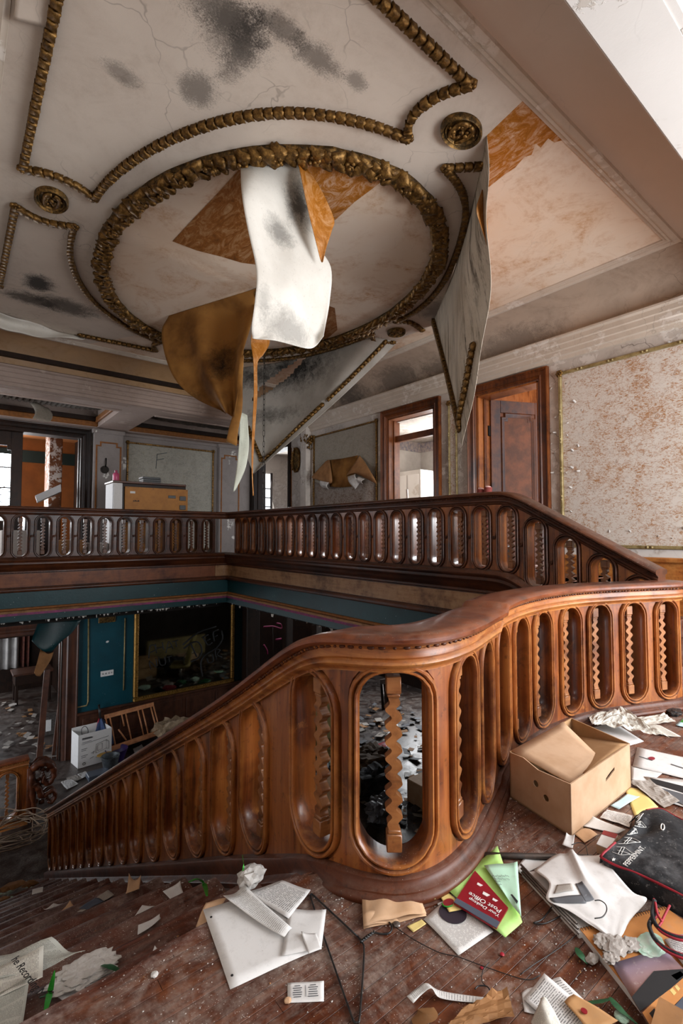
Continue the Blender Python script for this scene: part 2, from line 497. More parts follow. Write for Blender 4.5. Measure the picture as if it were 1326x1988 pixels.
def resample(pts, step, closed=False):
    P = [Vector(p) for p in pts]
    if closed: P = P + [P[0]]
    L = [0]
    for a, b in zip(P, P[1:]): L.append(L[-1] + (b - a).length)
    n = max(1, round(L[-1] / step)); out = []; k = 0
    for i in range(n + (0 if closed else 1)):
        s = L[-1] * i / n
        while k < len(L) - 2 and L[k + 1] < s: k += 1
        t = (s - L[k]) / max(L[k + 1] - L[k], 1e-9)
        out.append(P[k].lerp(P[k + 1], t))
    return out

def sweep(prof, path, closed_prof=True, closed_path=False, cap=True):
    """prof (n, z) pairs or a function of the index; path points (x, y, z); n runs to the left of travel, mitred"""
    P = [Vector(p) for p in path]; m = len(P); v = []; f = []
    for i in range(m):
        a = P[(i - 1) % m] if closed_path or i else None
        b = P[(i + 1) % m] if closed_path or i < m - 1 else None
        ds = []
        if a is not None: ds.append((P[i] - a).to_2d().normalized())
        if b is not None: ds.append((b - P[i]).to_2d().normalized())
        ns = [Vector((-d.y, d.x)) for d in ds]
        nn = ns[0] if len(ns) == 1 else (ns[0] + ns[1]).normalized()
        k = 1.0 / max(.4, nn.dot(ns[0]))
        pr = prof(i) if callable(prof) else prof
        for (q, z) in pr:
            v.append((P[i].x + nn.x * q * k, P[i].y + nn.y * q * k, P[i].z + z))
    c = len(pr)
    for i in range(m if closed_path else m - 1):
        j = (i + 1) % m
        for k in range(c if closed_prof else c - 1):
            k2 = (k + 1) % c
            f.append((i * c + k, i * c + k2, j * c + k2, j * c + k))
    if cap and closed_prof and not closed_path:
        f.append(tuple(range(c))[::-1]); f.append(tuple((m - 1) * c + k for k in range(c)))
    return v, f

def sweep_obj(name, prof, path, mat, parent=None, closed_prof=True, closed_path=False, smooth=True):
    v, f = sweep(prof, path, closed_prof, closed_path)
    return link(name, meshof(name, v, f, smooth), mat, parent)

def boxo(name, lo, hi, mat, parent=None, ch=0.004):
    return MB().box(lo, hi, 0, ch).build(name, mat, parent)

def polyplate(name, pts, th, mat, parent=None, holes=(), nrm=(0, 0, 1)):
    """flat plate from an outline of 3D points (holes allowed), thickened along -nrm"""
    loops = [[Vector(p) for p in pts]] + [[Vector(p) for p in h] for h in holes]
    tri = tessellate_polygon(loops)
    flatv = [p for l in loops for p in l]; n = len(flatv); d = Vector(nrm) * th
    v = flatv + [p - d for p in flatv]
    f = [tuple(t) for t in tri] + [tuple(i + n for i in t[::-1]) for t in tri]
    k = 0
    for l in loops:
        for i in range(len(l)):
            a, b = k + i, k + (i + 1) % len(l)
            f.append((a, b, b + n, a + n))
        k += len(l)
    return link(name, meshof(name, v, f), mat, parent)

def sheet(name, fn, nu, nv, mats, parent=None, th=.002, keep=None, smooth='all', uv=True, front=None):
    """a cloth or paper surface fn(u, v) with a front, a back and a rim"""
    P = [[Vector(fn(i / nu, j / nv)) for j in range(nv + 1)] for i in range(nu + 1)]
    N = [[None] * (nv + 1) for _ in range(nu + 1)]
    for i in range(nu + 1):
        for j in range(nv + 1):
            du = P[min(i + 1, nu)][j] - P[max(i - 1, 0)][j]; dv = P[i][min(j + 1, nv)] - P[i][max(j - 1, 0)]
            q = du.cross(dv)
            N[i][j] = q.normalized() if q.length > 1e-12 else Vector((0, 0, 1))
    if front is not None:
        t = sum(N[i][j].dot(Vector(front) - P[i][j]) for i in range(nu + 1) for j in range(nv + 1))
        if t < 0:
            P.reverse(); N.reverse(); N = [[-q for q in r] for r in N]
    rv = front is not None and t < 0
    idx = lambda i, j: i * (nv + 1) + j
    K = (nu + 1) * (nv + 1)
    v = [P[i][j] + N[i][j] * th * .5 for i in range(nu + 1) for j in range(nv + 1)] + [P[i][j] - N[i][j] * th * .5 for i in range(nu + 1) for j in range(nv + 1)]
    uvs = [((1 - i / nu) if rv else i / nu, j / nv) for i in range(nu + 1) for j in range(nv + 1)] * 2
    f = []; m = []; cnt = {}
    for i in range(nu):
        for j in range(nv):
            if keep and not keep(1 - (i + .5) / nu if rv else (i + .5) / nu, (j + .5) / nv): continue
            q = (idx(i, j), idx(i + 1, j), idx(i + 1, j + 1), idx(i, j + 1))
            f.append(q); m.append(0); f.append(tuple(a + K for a in q[::-1])); m.append(1 if isinstance(mats, (list, tuple)) and len(mats) > 1 else 0)
            for a, b in zip(q, q[1:] + q[:1]):
                cnt[(a, b)] = 1
    for (a, b) in list(cnt):
        if (b, a) not in cnt:
            f.append((b, a, a + K, b + K)); m.append(0)
    me = meshof(name, v, f, smooth, m, False, uvs if uv else None)
    return link(name, me, mats, parent)

_TXT = {}
def text_mesh(body, size, depth=.0004):
    k = (body, size)
    if k in _TXT: return _TXT[k]
    cu = bpy.data.curves.new('lettering', 'FONT'); cu.body = body; cu.size = size; cu.extrude = depth; cu.align_x = 'CENTER'; cu.align_y = 'CENTER'
    cu.resolution_u = 3
    o = bpy.data.objects.new('lettering', cu); COL.objects.link(o)
    bpy.context.view_layer.update()
    me = bpy.data.meshes.new_from_object(o.evaluated_get(bpy.context.evaluated_depsgraph_get()))
    bpy.data.objects.remove(o); me.name = 'lettering'
    me.materials.clear()
    _TXT[k] = me
    return me

def lettering(body, size, origin, xdir, ydir, mat, parent, lift=.0008, name='lettering'):
    me = text_mesh(body, size).copy()
    x = Vector(xdir).normalized(); z = x.cross(Vector(ydir)).normalized(); y = z.cross(x)
    M4 = Matrix((x, y, z)).transposed().to_4x4(); M4.translation = Vector(origin) + z * lift
    me.transform(M4)
    return link(name, me, mat, parent)

def strokes(name, lines, to3, r, mat, parent):
    """hand drawn strokes: 2D polylines lifted by to3(x, y)"""
    b = MB()
    for l in lines:
        b.tube([to3(*p) for p in l], r, 5)
    return b.build(name, mat, parent, 'all')

def dupe(o, loc=None, rot=None, scale=None, parent=None):
    c = o.copy(); COL.objects.link(c)
    if parent is not None: c.parent = parent
    return c

# ================================================================ the setting
ZC = 3.70
RX0, RX1, RY0, RY1 = -.52, 5.5, .845, 7.96          # walls of the tall stair hall
CX, CY, EA, EB = 2.49, 4.43, 1.557, 2.061          # ceiling oval

def side_trim(name, prof, side, mat, parent=None, smooth=True):
    """one side of a moulding that runs round the hall, mitred at both corners; q runs into the room"""
    c = [(RX0, RY0), (RX1, RY0), (RX1, RY1), (RX0, RY1)]
    d = [(1, 1), (-1, 1), (-1, -1), (1, -1)]
    v = []
    for k in (side, (side + 1) % 4):
        for q, z in prof:
            v.append((c[k][0] + d[k][0] * q, c[k][1] + d[k][1] * q , z))
    n = len(prof)
    f = [(k, (k + 1) % n, n + (k + 1) % n, n + k) for k in range(n)] + [tuple(range(n)), tuple(range(n, 2 * n))[::-1]]
    return struct(link(name, meshof(name, v, f, smooth), mat, parent))

# --- tall ceiling: bare plaster, the canvas on it, and the glue patches where canvas has come away
ceiling = struct(boxo('ceiling', (RX0 + .5, RY0 + .5, ZC), (RX1 - .5, RY1 - .5, ZC + .1), 'plaster_bare', ch=0))
ell = lambda a, b, n=96: [(CX + a * math.cos(2 * PI * k / n), CY + b * math.sin(2 * PI * k / n)) for k in range(n)]
zc1 = ZC - .004
hinge = [(2.648, 1.814, 3.700), (2.772, 1.925, 3.700), (2.986, 2.135, 3.700), (3.238, 2.388, 3.700), (3.533, 2.705, 3.700), (3.957, 3.183, 3.700), (4.604, 3.983, 3.700)]
tear = [(CX + 1.75 * math.cos(t), CY + 2.30 * math.sin(t)) for t in [math.radians(a) for a in range(40, 118, 6)]]
outl = [(.12, 1.47), (2.588, 1.498, 3.700)[:2]] + [p[:2] for p in hinge] + [(4.55, 5.35)] + tear + [(1.35, 7.36), (.12, 7.36)]
outl[1] = (outl[1][0], 1.47)
cv = polyplate('canvas', [(x, y, zc1) for x, y in outl], .003, 'canvas', ceiling, [[(x, y, zc1) for x, y in ell(EA - .09, EB - .09)[::-1]]], (0, 0, -1))
MAT['glue_patch'] = MAT['ochre_bright']
def patch(pts, mat, z=ZC - .0025, th=.002):
    return polyplate('glue_patch', [(p[0], p[1], z) for p in pts], th, mat, ceiling, (), (0, 0, -1))
patch([(1.533, 3.045, 3.700), (1.516, 3.433, 3.700), (1.490, 3.823, 3.700), (1.466, 4.232, 3.700), (1.689, 4.236, 3.700), (1.908, 4.189, 3.700), (2.107, 4.164, 3.700), (2.326, 4.059, 3.700), (2.316, 3.674, 3.700), (2.016, 3.201, 3.700), (1.721, 2.870, 3.700)], 'ochre_dark')
patch([(1.804, 2.768, 3.700), (2.003, 2.646, 3.700), (2.210, 2.556, 3.700), (2.403, 2.505, 3.700), (2.400, 2.658, 3.700), (2.391, 2.840, 3.700), (2.409, 3.099, 3.700), (2.376, 3.246, 3.700), (2.143, 3.100, 3.700)], 'ochre_bright')
rg = [p for p in [(2.635, 1.804, 3.700), (2.596, 1.509, 3.700), (2.822, 1.505, 3.700), (3.080, 1.512, 3.700), (3.047, 1.572, 3.700), (2.983, 1.579, 3.700), (3.018, 1.650, 3.700), (2.959, 1.652, 3.700), (3.028, 1.722, 3.700), (3.006, 1.763, 3.700), (3.046, 1.858, 3.700), (3.046, 1.940, 3.700), (3.057, 2.024, 3.700), (3.074, 2.135, 3.700), (3.038, 2.178, 3.700)]]
patch(rg, 'ochre_bright')
patch([(3.213, 4.357, 3.700), (3.374, 4.358, 3.700), (3.765, 4.809, 3.700), (3.846, 5.168, 3.700), (3.629, 5.123, 3.700)], 'ochre_dark')
# stepped moulding round the tall ceiling, then cove, then cornice
mould = [(.572, ZC), (.572, ZC - .03), (.60, ZC - .038), (.625, ZC - .028), (.632, ZC - .018), (.652, ZC - .02), (.662, ZC - .011), (.68, ZC - .011), (.684, ZC)]
cove = [(-.06, 3.40)] + [(.6 * (1 - math.cos(a)), 3.40 + .30 * math.sin(a)) for a in [PI / 2 * k / 10 for k in range(11)]] + [(.6, 3.76), (-.06, 3.76)]
corn = [(-.05, 3.41), (.06, 3.41), (.10, 3.40), (.115, 3.385), (.115, 3.365), (.085, 3.35), (.085, 3.30), (.07, 3.29), (.07, 3.235), (.055, 3.225), (.055, 3.175), (.035, 3.165), (.03, 3.125), (.0, 3.115), (-.05, 3.115)]
for k, (cm, wm) in enumerate((('cove_near', 'soffit'), ('cove', 'cream'), ('cove_left', 'cream_left'), ('cove', 'cream'))):
    side_trim('trim_%d' % (k + 1), mould, k, 'cream')
    side_trim('trim_%d' % (k + 5), cove, k, cm)
    side_trim('trim_%d' % (k + 9), corn if k else [(-.05, 3.41), (.008, 3.41), (.008, 3.12), (-.05, 3.12)], k, wm)

# --- low white soffit over the landing, with sunk panels
sof = struct(empty('ceiling', (2.5, -.5, 3.12)))
sx = (2.247, 0.786, 3.120)[0]
xb = [-.4, sx - 1.75, sx, sx + 1.75, 5.5]
MB().box((-.4, .62, 3.115), (5.5, .846, 3.30)).box((-.4, -2.4, 3.115), (5.5, -.75, 3.30)).build('soffit_border', 'soffit', sof)
for x in xb[1:4]:
    boxo('cross_bar', (x - .035, -.75, 3.117), (x + .035, .62, 3.30), 'soffit', sof, .004)
for a, b in zip(xb, xb[1:]):
    x0, x1 = a + .035, b - .035
    boxo('sunk_panel', (x0, -.75, 3.175), (x1, .62, 3.29), 'soffit', sof, 0)
    pr = [(0, 0), (.03, 0), (.045, .018), (.075, .022), (.085, .04), (.12, .045), (.13, .058), (0, .058)]
    v, f = sweep(pr, [(x0, -.75, 3.119), (x1, -.75, 3.119), (x1, .62, 3.119), (x0, .62, 3.119)], True, True)
    link('panel_moulding', meshof('panel_moulding', v, f, True), 'soffit', sof)

# --- wall of the upper gallery, with two panelled doorways
def wall_y(name, x0, x1, y0, y1, z0, z1, openings, mat):
    """a wall along Y at x0..x1; openings (ya, yb, ztop, zbottom)"""
    b = MB(); y = y0
    for ya, yb, zt, zb in sorted(openings):
        if ya > y: b.box((x0, y, z0), (x1, ya, z1))
        b.box((x0, ya, zt), (x1, yb, z1))
        if zb > z0: b.box((x0, ya, z0), (x1, yb, zb))
        y = yb
    if y < y1: b.box((x0, y, z0), (x1, y1, z1))
    return struct(b.build(name, mat))
def wall_x(name, y0, y1, x0, x1, z0, z1, openings, mat):
    b = MB(); x = x0
    for xa, xb_, zt, zb in sorted(openings):
        if xa > x: b.box((x, y0, z0), (xa, y1, z1))
        b.box((xa, y0, zt), (xb_, y1, z1))
        if zb > z0: b.box((xa, y0, z0), (xb_, y1, zb))
        x = xb_
    if x < x1: b.box((x, y0, z0), (x1, y1, z1))
    return struct(b.build(name, mat))
GF = .67                                             # gallery floor level
D1 = (3.09, 3.97, 2.965); D2 = (4.72, 5.69, 2.975); D3 = (8.68, 10.18, 2.97)
wall_right = wall_y('wall_right', 5.5, 5.68, -2.4, 10.5, -.2, 3.5, [D1 + (GF,), D2 + (GF,), D3 + (GF,)], 'wall_white')

def casing(parent, along, fix, a, b, z0, z1, w, t, mat, inward, rev=.2):
    """architrave round an opening plus the reveal lining; along 'x' or 'y'; fix = wall face; inward = direction out of the wall"""
    pr = [(0, 0), (0, .9), (.08, 1.0), (.16, .8), (.22, .8), (.30, .62), (.62, .62), (.70, .80), (.78, .55), (.86, .55), (.95, .3), (1, .25), (1, 0)]
    pts = [(a, z0), (a, z1), (b, z1), (b, z0)]
    def P(s, z, n): return (fix + inward * n, s, z) if along == 'y' else (s, fix + inward * n, z)
    v = []
    mit = [(-1, 0), (-1, 1), (1, 1), (1, 0)]
    for (s, z), (ms, mz) in zip(pts, mit):
        for q, h in pr:
            off = w * (1 - q)
            v.append(P(s + ms * off, z + mz * off, h * t))
    n = len(pr); f = []
    for i in range(3):
        for k in range(n):
            f.append((i * n + k, i * n + (k + 1) % n, (i + 1) * n + (k + 1) % n, (i + 1) * n + k))
    f += [tuple(range(n)), tuple(range(3 * n, 4 * n))]
    link('casing', meshof('casing', v, f, True), mat[0], parent)
    bb = MB()
    for lo, hi in (((a - .002, z0), (a + .025, z1)), ((b - .025, z0), (b + .002, z1)), ((a, z1 - .025), (b, z1 + .002))):
        p, q = P(lo[0], lo[1], .01), P(hi[0], hi[1], -rev)
        bb.box(tuple(min(u, w_) for u, w_ in zip(p, q)), tuple(max(u, w_) for u, w_ in zip(p, q)), 0, .003)
    bb.build('door_lining', mat[1], parent)
    bs = MB()
    for s in (a + .025, b - .045):
        p, q = P(s, z0, -.09), P(s + .02, z1 - .03, -.14)
        bs.box(tuple(min(u, w_) for u, w_ in zip(p, q)), tuple(max(u, w_) for u, w_ in zip(p, q)), 0, .003)
    bs.build('door_stop', mat[0], parent)

door1 = struct(empty('door_1', (5.5, 3.5, GF))); casing(door1, 'y', 5.5, D1[0], D1[1], GF, D1[2], .135, .06, ('wood_door', 'wood_door_light'), -1, .24)
door2 = struct(empty('door_2', (5.5, 5.2, GF))); casing(door2, 'y', 5.5, D2[0], D2[1], GF, D2[2], .13, .06, ('wood_door', 'wood_door'), -1, .24)
door3 = struct(empty('door_3', (5.5, 9.4, GF))); casing(door3, 'y', 5.5, D3[0], D3[1], GF, D3[2], .10, .05, ('wood_dark', 'wood_dark'), -1, .3)
# the open panelled leaf of door 1, hinged at its far jamb and swung into the room behind
def leaf(parent, name, M4, w, h, mat, panelmat, z0=GF):
    st = .15
    b = MB()
    b.box((0, -.02, 0), (st, .02, h), 0, .004, M4); b.box((w - st, -.02, 0), (w, .02, h), 0, .004, M4)
    b.box((st, -.02, h - .17), (w - st, .02, h), 0, .004, M4); b.box((st, -.02, 0), (w - st, .02, .25), 0, .004, M4)
    root = b.build(name, mat, parent)
    MB().box((st, -.008, .25), (w - st, .008, h - .17), 0, 0, M4).build('leaf_panel', panelmat, root)
    # moulding with stepped (eared) upper corners
    e = .055
    o = [(st, .25), (w - st, .25), (w - st, h - .17 - e), (w - st - e, h - .17 - e), (w - st - e, h - .17), (st + e, h - .17), (st + e, h - .17 - e), (st, h - .17 - e)]
    pr = [(0, -.022), (.012, -.034), (.03, -.03), (.045, -.016), (.06, -.014), (.06, 0), (0, 0)]
    for s in (1,):
        vv = []
        m = len(o)
        for i in range(m):
            p, a, c = Vector(o[i]), Vector(o[i - 1]), Vector(o[(i + 1) % m])
            d1 = (p - a).normalized(); d2 = (c - p).normalized()
            n1 = Vector((-d1.y, d1.x)); n2 = Vector((-d2.y, d2.x)); nn = n1 + n2; nn = nn / max(nn.dot(n1), .3)
            for q, y in pr:
                vv.append(M4 @ Vector((p.x + nn.x * q, y, p.y + nn.y * q)))
        n = len(pr); ff = [(i * n + k, i * n + (k + 1) % n, ((i + 1) % m) * n + (k + 1) % n, ((i + 1) % m) * n + k) for i in range(m) for k in range(n)]
        link('leaf_moulding', meshof('leaf_moulding', vv, ff, True), mat, root)
    return root
MAT['leather_panel'] = flat('brown leathery door panel', '8a4e26', .5, 0, 0, '653818', 6, .4)
hx, hy = 5.74, D1[1] - .03
ang = math.atan2(-.42, .90)
M4 = Matrix.Translation((hx, hy, GF + .02)) @ Matrix.Rotation(ang, 4, 'Z')
lf = leaf(door1, 'door_leaf', M4, .84, 2.26, 'wood_door', 'leather_panel')
for z in (1.35, 2.45):
    MB().box((5.69, D1[1] - .04, z), (5.745, D1[1] - .015, z + .14), 0, .003).build('hinge', flat('dark iron', '1a1613', .5, .6), door1)
# behind the doors: a panelled room and a papered white room
MAT['room_paper'] = flat('white striped room paper', 'c9c4be', .8, 0, 0, 'b5afa9', 3)
wall_x('wall_north', 6.67, 6.77, 5.68, 7.45, GF, 3.1, [], 'room_paper')
MAT['wood_panelling'] = wood('warm wall panelling', '3d1b0a', '7a3d15', '9a5a28', 'z', .4, .25, .0, .2)
wall_x('wall_partition', 4.22, 4.32, 5.68, 9.0, GF, 3.75, [], 'room_paper')
wall_y('wall_east', 7.35, 7.45, 4.32, 6.67, GF, 3.1, [(4.9, 5.6, 2.45, 1.4)], 'room_paper')
wall_y('wall_far_east', 8.4, 8.5, 1.0, 4.22, GF, 3.75, [(3.0, 3.8, 2.6, .9)], 'wood_panelling')
wall_x('wall_panelled', 4.16, 4.22, 5.68, 8.4, GF, 3.75, [], 'wood_panelling')
struct(boxo('floor', (5.6, 1.0, GF - .1), (9.0, 10.6, GF), 'tread', ch=0))
struct(boxo('ceiling', (5.68, 4.3, 2.94), (7.45, 6.75, 3.04), 'wall_white', ch=0)); struct(boxo('ceiling', (5.68, 1.0, 3.74), (9.0, 4.3, 3.84), 'wood_panelling', ch=0)); struct(boxo('ceiling', (5.68, 7.7, 3.4), (9.0, 12.5, 3.5), 'wall_white', ch=0))
# window frame strip seen through the first door, and the transom seen through the second
wn1 = struct(empty('window_1', (8.4, 3.4, .9)))
MB().box((8.36, 2.95, .85), (8.46, 3.02, 2.65)).box((8.36, 3.78, .85), (8.46, 3.85, 2.65)).box((8.36, 3.02, 2.58), (8.46, 3.78, 2.65)).box((8.36, 3.02, 1.7), (8.46, 3.78, 1.74)).build('window_frame', 'room_paper', wn1)
MAT['sky_pane'] = flat('bright frosted pane', 'd8dfe6', .3)
_g = MAT['sky_pane'].node_tree.nodes['Principled BSDF']; _g.inputs['Emission Color'].default_value = (.9, .95, 1, 1); _g.inputs['Emission Strength'].default_value = 1.6
boxo('pane', (8.45, 3.02, .9), (8.47, 3.78, 2.58), 'sky_pane', wn1, 0)
wn2 = struct(empty('window_2', (7.4, 5.4, 1.4)))
MB().box((7.33, 4.86, 1.36), (7.47, 4.92, 2.5)).box((7.33, 5.58, 1.36), (7.47, 5.64, 2.5)).box((7.33, 4.92, 2.44), (7.47, 5.58, 2.5)).box((7.33, 4.92, 1.36), (7.47, 5.58, 1.42)).build('window_frame', 'room_paper', wn2)
boxo('pane', (7.44, 4.92, 1.42), (7.46, 5.58, 2.44), 'sky_pane', wn2, 0)
boxo('transom', (5.62, D2[0], 2.60), (5.70, D2[1], 2.70), 'wood_door', door2)
MAT['border'] = flat('floral paper border', 'b3a49b', .8, 0, 0, '7d7a86', 18)
boxo('paper_border', (7.335, 4.32, 2.74), (7.35, 6.67, 2.93), 'border', bpy.data.objects['wall_east'], 0); boxo('paper_border', (5.68, 6.655, 2.74), (7.34, 6.67, 2.93), 'border', bpy.data.objects['wall_north'], 0)

# --- decorated panels on wall_right
def framed(parent, along, fix, inward, a, b, z0, z1, paper, frame, w=.035, t=.03, skip=(), knot=True):
    def P(s, z, n): return (fix + inward * n, s, z) if along == 'y' else (s, fix + inward * n, z)
    def bx(name, lo, hi, n0, n1, mat, ch=.006):
        p, q = P(lo[0], lo[1], n0), P(hi[0], hi[1], n1)
        return boxo(name, tuple(min(u, v) for u, v in zip(p, q)), tuple(max(u, v) for u, v in zip(p, q)), mat, parent, ch)
    bx('panel_paper', (a, z0), (b, z1), -.002, .004, paper, 0)
    for nm, lo, hi in (('top', (a - w, z1), (b + w, z1 + w)), ('bottom', (a - w, z0 - w), (b + w, z0)), ('l', (a - w, z0), (a, z1)), ('r', (b, z0), (b + w, z1))):
        if nm in skip: continue
        ln = max(hi[0] - lo[0], hi[1] - lo[1])
        s = bx('frame_strip', lo, hi, -.002, t, frame)
        k = MB()
        for i in range(int(ln / .33)):
            q = (i + .6) * .33
            c = P(lo[0] + q, (lo[1] + hi[1]) / 2, t) if nm in ('top', 'bottom') else P((lo[0] + hi[0]) / 2, lo[1] + q, t)
            for d in (-.02, .02):
                k.ico((c[0] + (d if along == 'x' and nm in ('top', 'bottom') else 0), c[1] + (d if along == 'y' and nm in ('top', 'bottom') else 0), c[2] + (d if nm in 'lr' else 0)), .016)
        if k.v: k.build('ribbon_tie', frame, parent, 'all')
    if knot:
        for s, z in ((a - w / 2, z1 + w / 2), (b + w / 2, z1 + w / 2)):
            k = MB()
            for i in range(7):
                an = i * 2 * PI / 6; r = .026 if i < 6 else 0
                k.ico(P(s + r * math.cos(an), z + r * math.sin(an), t * .8), .02)
            k.build('corner_rosette', 'bronze', parent, 'all')
framed(wall_right, 'y', 5.5, -1, -2.2, 2.80, 1.0, 2.955, 'paper_wall', 'gold_pale', .034, .035)
framed(wall_right, 'y', 5.5, -1, 4.325, 4.43, 1.0, 2.955, 'paper_wall', 'gold_pale', .022, .03)
framed(wall_right, 'y', 5.5, -1, 5.97, 7.73, 1.0, 2.975, 'paper_grey', 'bronze', .03, .03)
# white dado band, chair rail, wainscot beside the short upper flight
boxo('dado_band', (5.485, -2.3, .885), (5.5, 2.96, .962), 'soffit', wall_right, 0)
boxo('chair_rail', (5.44, -2.3, .835), (5.5, 2.96, .885), 'wood_amber_flat', wall_right, .01)
boxo('wainscot', (5.475, -2.3, -.1), (5.5, 2.96, .835), 'wood_amber_flat', wall_right, 0)
# curls of loose paint along the papered panel
for i in range(46):
    y = R.choice([R.uniform(2.55, 2.79), R.uniform(2.84, 2.94), R.uniform(1.5, 2.7)]); z = R.uniform(1.05, 2.9) if y > 2.5 else R.choice([R.uniform(1.02, 1.2), R.uniform(2.96, 3.05)])
    s = R.uniform(.012, .035); a = R.uniform(0, 6.28); ca, sa = math.cos(a), math.sin(a); cu = R.uniform(.4, 1.0)
    sheet('paint_curl', lambda u, v: (5.494 - s * cu * (u ** 1.5), y + s * (ca * (u - .5) - sa * (v - .5) * .8), z + s * (sa * (u - .5) + ca * (v - .5) * (1 - .5 * u) * .8)), 4, 2, 'soffit', wall_right, .0012)

# pilaster at the corner where the gallery beam lands, with its cartouche bay
struct(boxo('wall_pier', (5.38, 7.86, GF), (5.5, 8.06, 3.2), 'wall_white', ch=.01))
for y in (8.14, 8.55):
    boxo('gilt_line', (5.494, y, GF), (5.5, y + .025, 2.9), 'ochre_line', wall_right, 0)

# --- upper gallery, far side: beam soffit, coffers with gathered cloth, back wall
struct(MB().box((-.6, 7.98, 3.12), (5.5, 8.42, 3.5)).box((-.6, 8.42, 3.12), (.05, 10.3, 3.5)).box((2.12, 8.42, 3.12), (2.66, 10.1, 3.5)).box((-.6, 10.05, 3.12), (5.5, 10.3, 3.5)).box((5.2, 8.42, 3.12), (5.5, 10.1, 3.5)).build('ceiling_gallery', 'cream_left'))
cg = bpy.data.objects['ceiling_gallery']
boxo('ceiling_light_lid', (-.9, 7.86, 3.5), (5.7, 10.6, 3.6), 'wood_dark', cg, 0)  # unseen lid added to keep sky light out of the coffers
for x0, x1 in ((.05, 2.12), (2.66, 5.2)):
    MB().box((x0, 8.40, 3.105), (x1, 8.46, 3.14), 0, .01).box((x0, 8.05, 3.108), (x1, 8.08, 3.13), 0, .005).build('coffer_moulding', 'cream_left', cg)
    MB().box((x0, 10.0, 3.13), (x1, 10.06, 3.22), 0, .01).box((x0 + .0, 8.46, 3.2), (x0 + .05, 10.0, 3.3), 0, .01).box((x1 - .05, 8.46, 3.2), (x1, 10.0, 3.3), 0, .01).build('coffer_moulding', 'ochre_line', cg)
    MB().box((x0, 9.95, 3.22), (x1, 10.06, 3.30)).build('coffer_band', 'wood_dark', cg)
MAT['gathered_cloth'] = flat('dusty gathered ceiling cloth', '43382d', .9, 0, 0, '30281f', 9, .3)
for x0, x1, nf in ((.05, 2.12, 26), (2.66, 5.2, 32)):
    def cl(u, v, x0=x0, x1=x1, nf=nf):
        w = abs(u - .5) * 2
        ph = u * nf * 2 * PI + math.sin(u * 9) * 1.2 + v * (1.5 - 3 * u)
        return (x0 + .03 + (x1 - x0 - .06) * u, 8.46 + 1.5 * v, 3.46 - .18 * math.sin(PI * v) ** .8 * (1 - .5 * w ** 3) + .020 * math.sin(ph) + .008 * math.sin(ph * 2.7 + v * 3))
    s = sheet('gathered_cloth', cl, nf * 9, 10, 'gathered_cloth', cg, .004)
def hang(u, v):
    return (.93 + .24 * u + .05 * math.sin(v * 3), 9.0 - .25 * v, 3.16 - .33 * v * (1 - .35 * abs(u - .4)) + .03 * math.sin(u * 5))
fl = sheet('torn_ceiling_flap', hang, 8, 8, 'paper_grey', cg, .003)

YB = 10.3
wall_back = wall_x('wall_back', YB, YB + .2, -.8, 5.68, GF - .3, 3.5, [(-.6, 1.92, 2.955, GF)], 'wall_grey')
door4 = struct(empty('door_4', (.7, YB, GF))); casing(door4, 'x', YB, -.6, 1.92, GF, 2.955, .14, .07, ('wood_dark', 'wood_dark'), -1, .3)
for x0, x1 in ((2.09, 2.62), (4.64, 5.16)):
    p = boxo('pilaster', (x0, YB - .13, GF), (x1, YB, 3.12), 'wall_grey', wall_back, .008)
    boxo('pilaster_cap', (x0 - .03, YB - .16, 3.04), (x1 + .03, YB, 3.12), 'wall_grey', wall_back, .012)
    a, b, y = x0 + .05, x1 - .05, YB - .136; w = .028
    o = [(a, .7), (a, 2.80), (a + .07, 2.80), (a + .07, 2.87), (b - .07, 2.87), (b - .07, 2.80), (b, 2.80), (b, .7)]
    mb = MB()
    for i, ((xa, za), (xb2, zb2)) in enumerate(zip(o, o[1:])):
        mb.box((min(xa, xb2) - w / 2, y - .0006 * i, min(za, zb2) - w / 2), (max(xa, xb2) + w / 2, y + .008, max(za, zb2) + w / 2))
    mb.build('ochre_band', 'ochre_line', wall_back)
framed(wall_back, 'x', YB, -1, 2.75, 4.52, .8, 2.925, 'paper_panel', 'bronze', .035, .035)
boxo('picture_rail', (2.62, YB - .04, 3.06), (4.64, YB, 3.12), 'wall_grey', wall_back, .008)
# scrawled letter on the panel
_p0 = (3.314, 10.294, 2.763)
strokes('graffiti', [[(0, 0), (-.02, -.30)], [(0, 0), (.12, .03), (.20, .05)], [(-.01, -.12), (.14, -.08)]], lambda x, z: (_p0[0] + x, _p0[1], _p0[2] + z), .007, flat('grey chalk scrawl', '4a4e52', .8), wall_back)
# orange room beyond the far doorway
_w0, _w1 = (0.413, 13.200, 2.637)[0], (1.093, 13.200, 2.697)[0]
MAT['orange_wall'] = flat('orange brown room wall', '8a4f1c', .8, 0, 0, '7a4518', 3)
wall_x('wall_orange', 13.2, 13.3, -1.8, 2.6, GF, 3.4, [(_w0, _w1, 3.0, 1.2)], 'orange_wall')
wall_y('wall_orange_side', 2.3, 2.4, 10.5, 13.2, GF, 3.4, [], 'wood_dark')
struct(boxo('floor', (-2.0, 10.3, GF - .1), (2.6, 13.3, GF), 'tread', ch=0))
struct(boxo('ceiling', (-2.0, 10.5, 3.3), (2.6, 13.3, 3.4), 'orange_wall', ch=0))
boxo('frieze_band', (-1.8, 13.17, 2.75), (2.3, 13.2, 3.02), flat('dark green frieze paint', '14251f', .6), bpy.data.objects['wall_orange'], 0)
MAT['flaking_column'] = plaster('flaking brown and white column', '7a4a2c', '6b4228', '3d2416', [], .3, .55, 'cfc6be')
_ca, _cb = (1.547, 11.500, 2.547), (1.778, 11.500, 2.568)
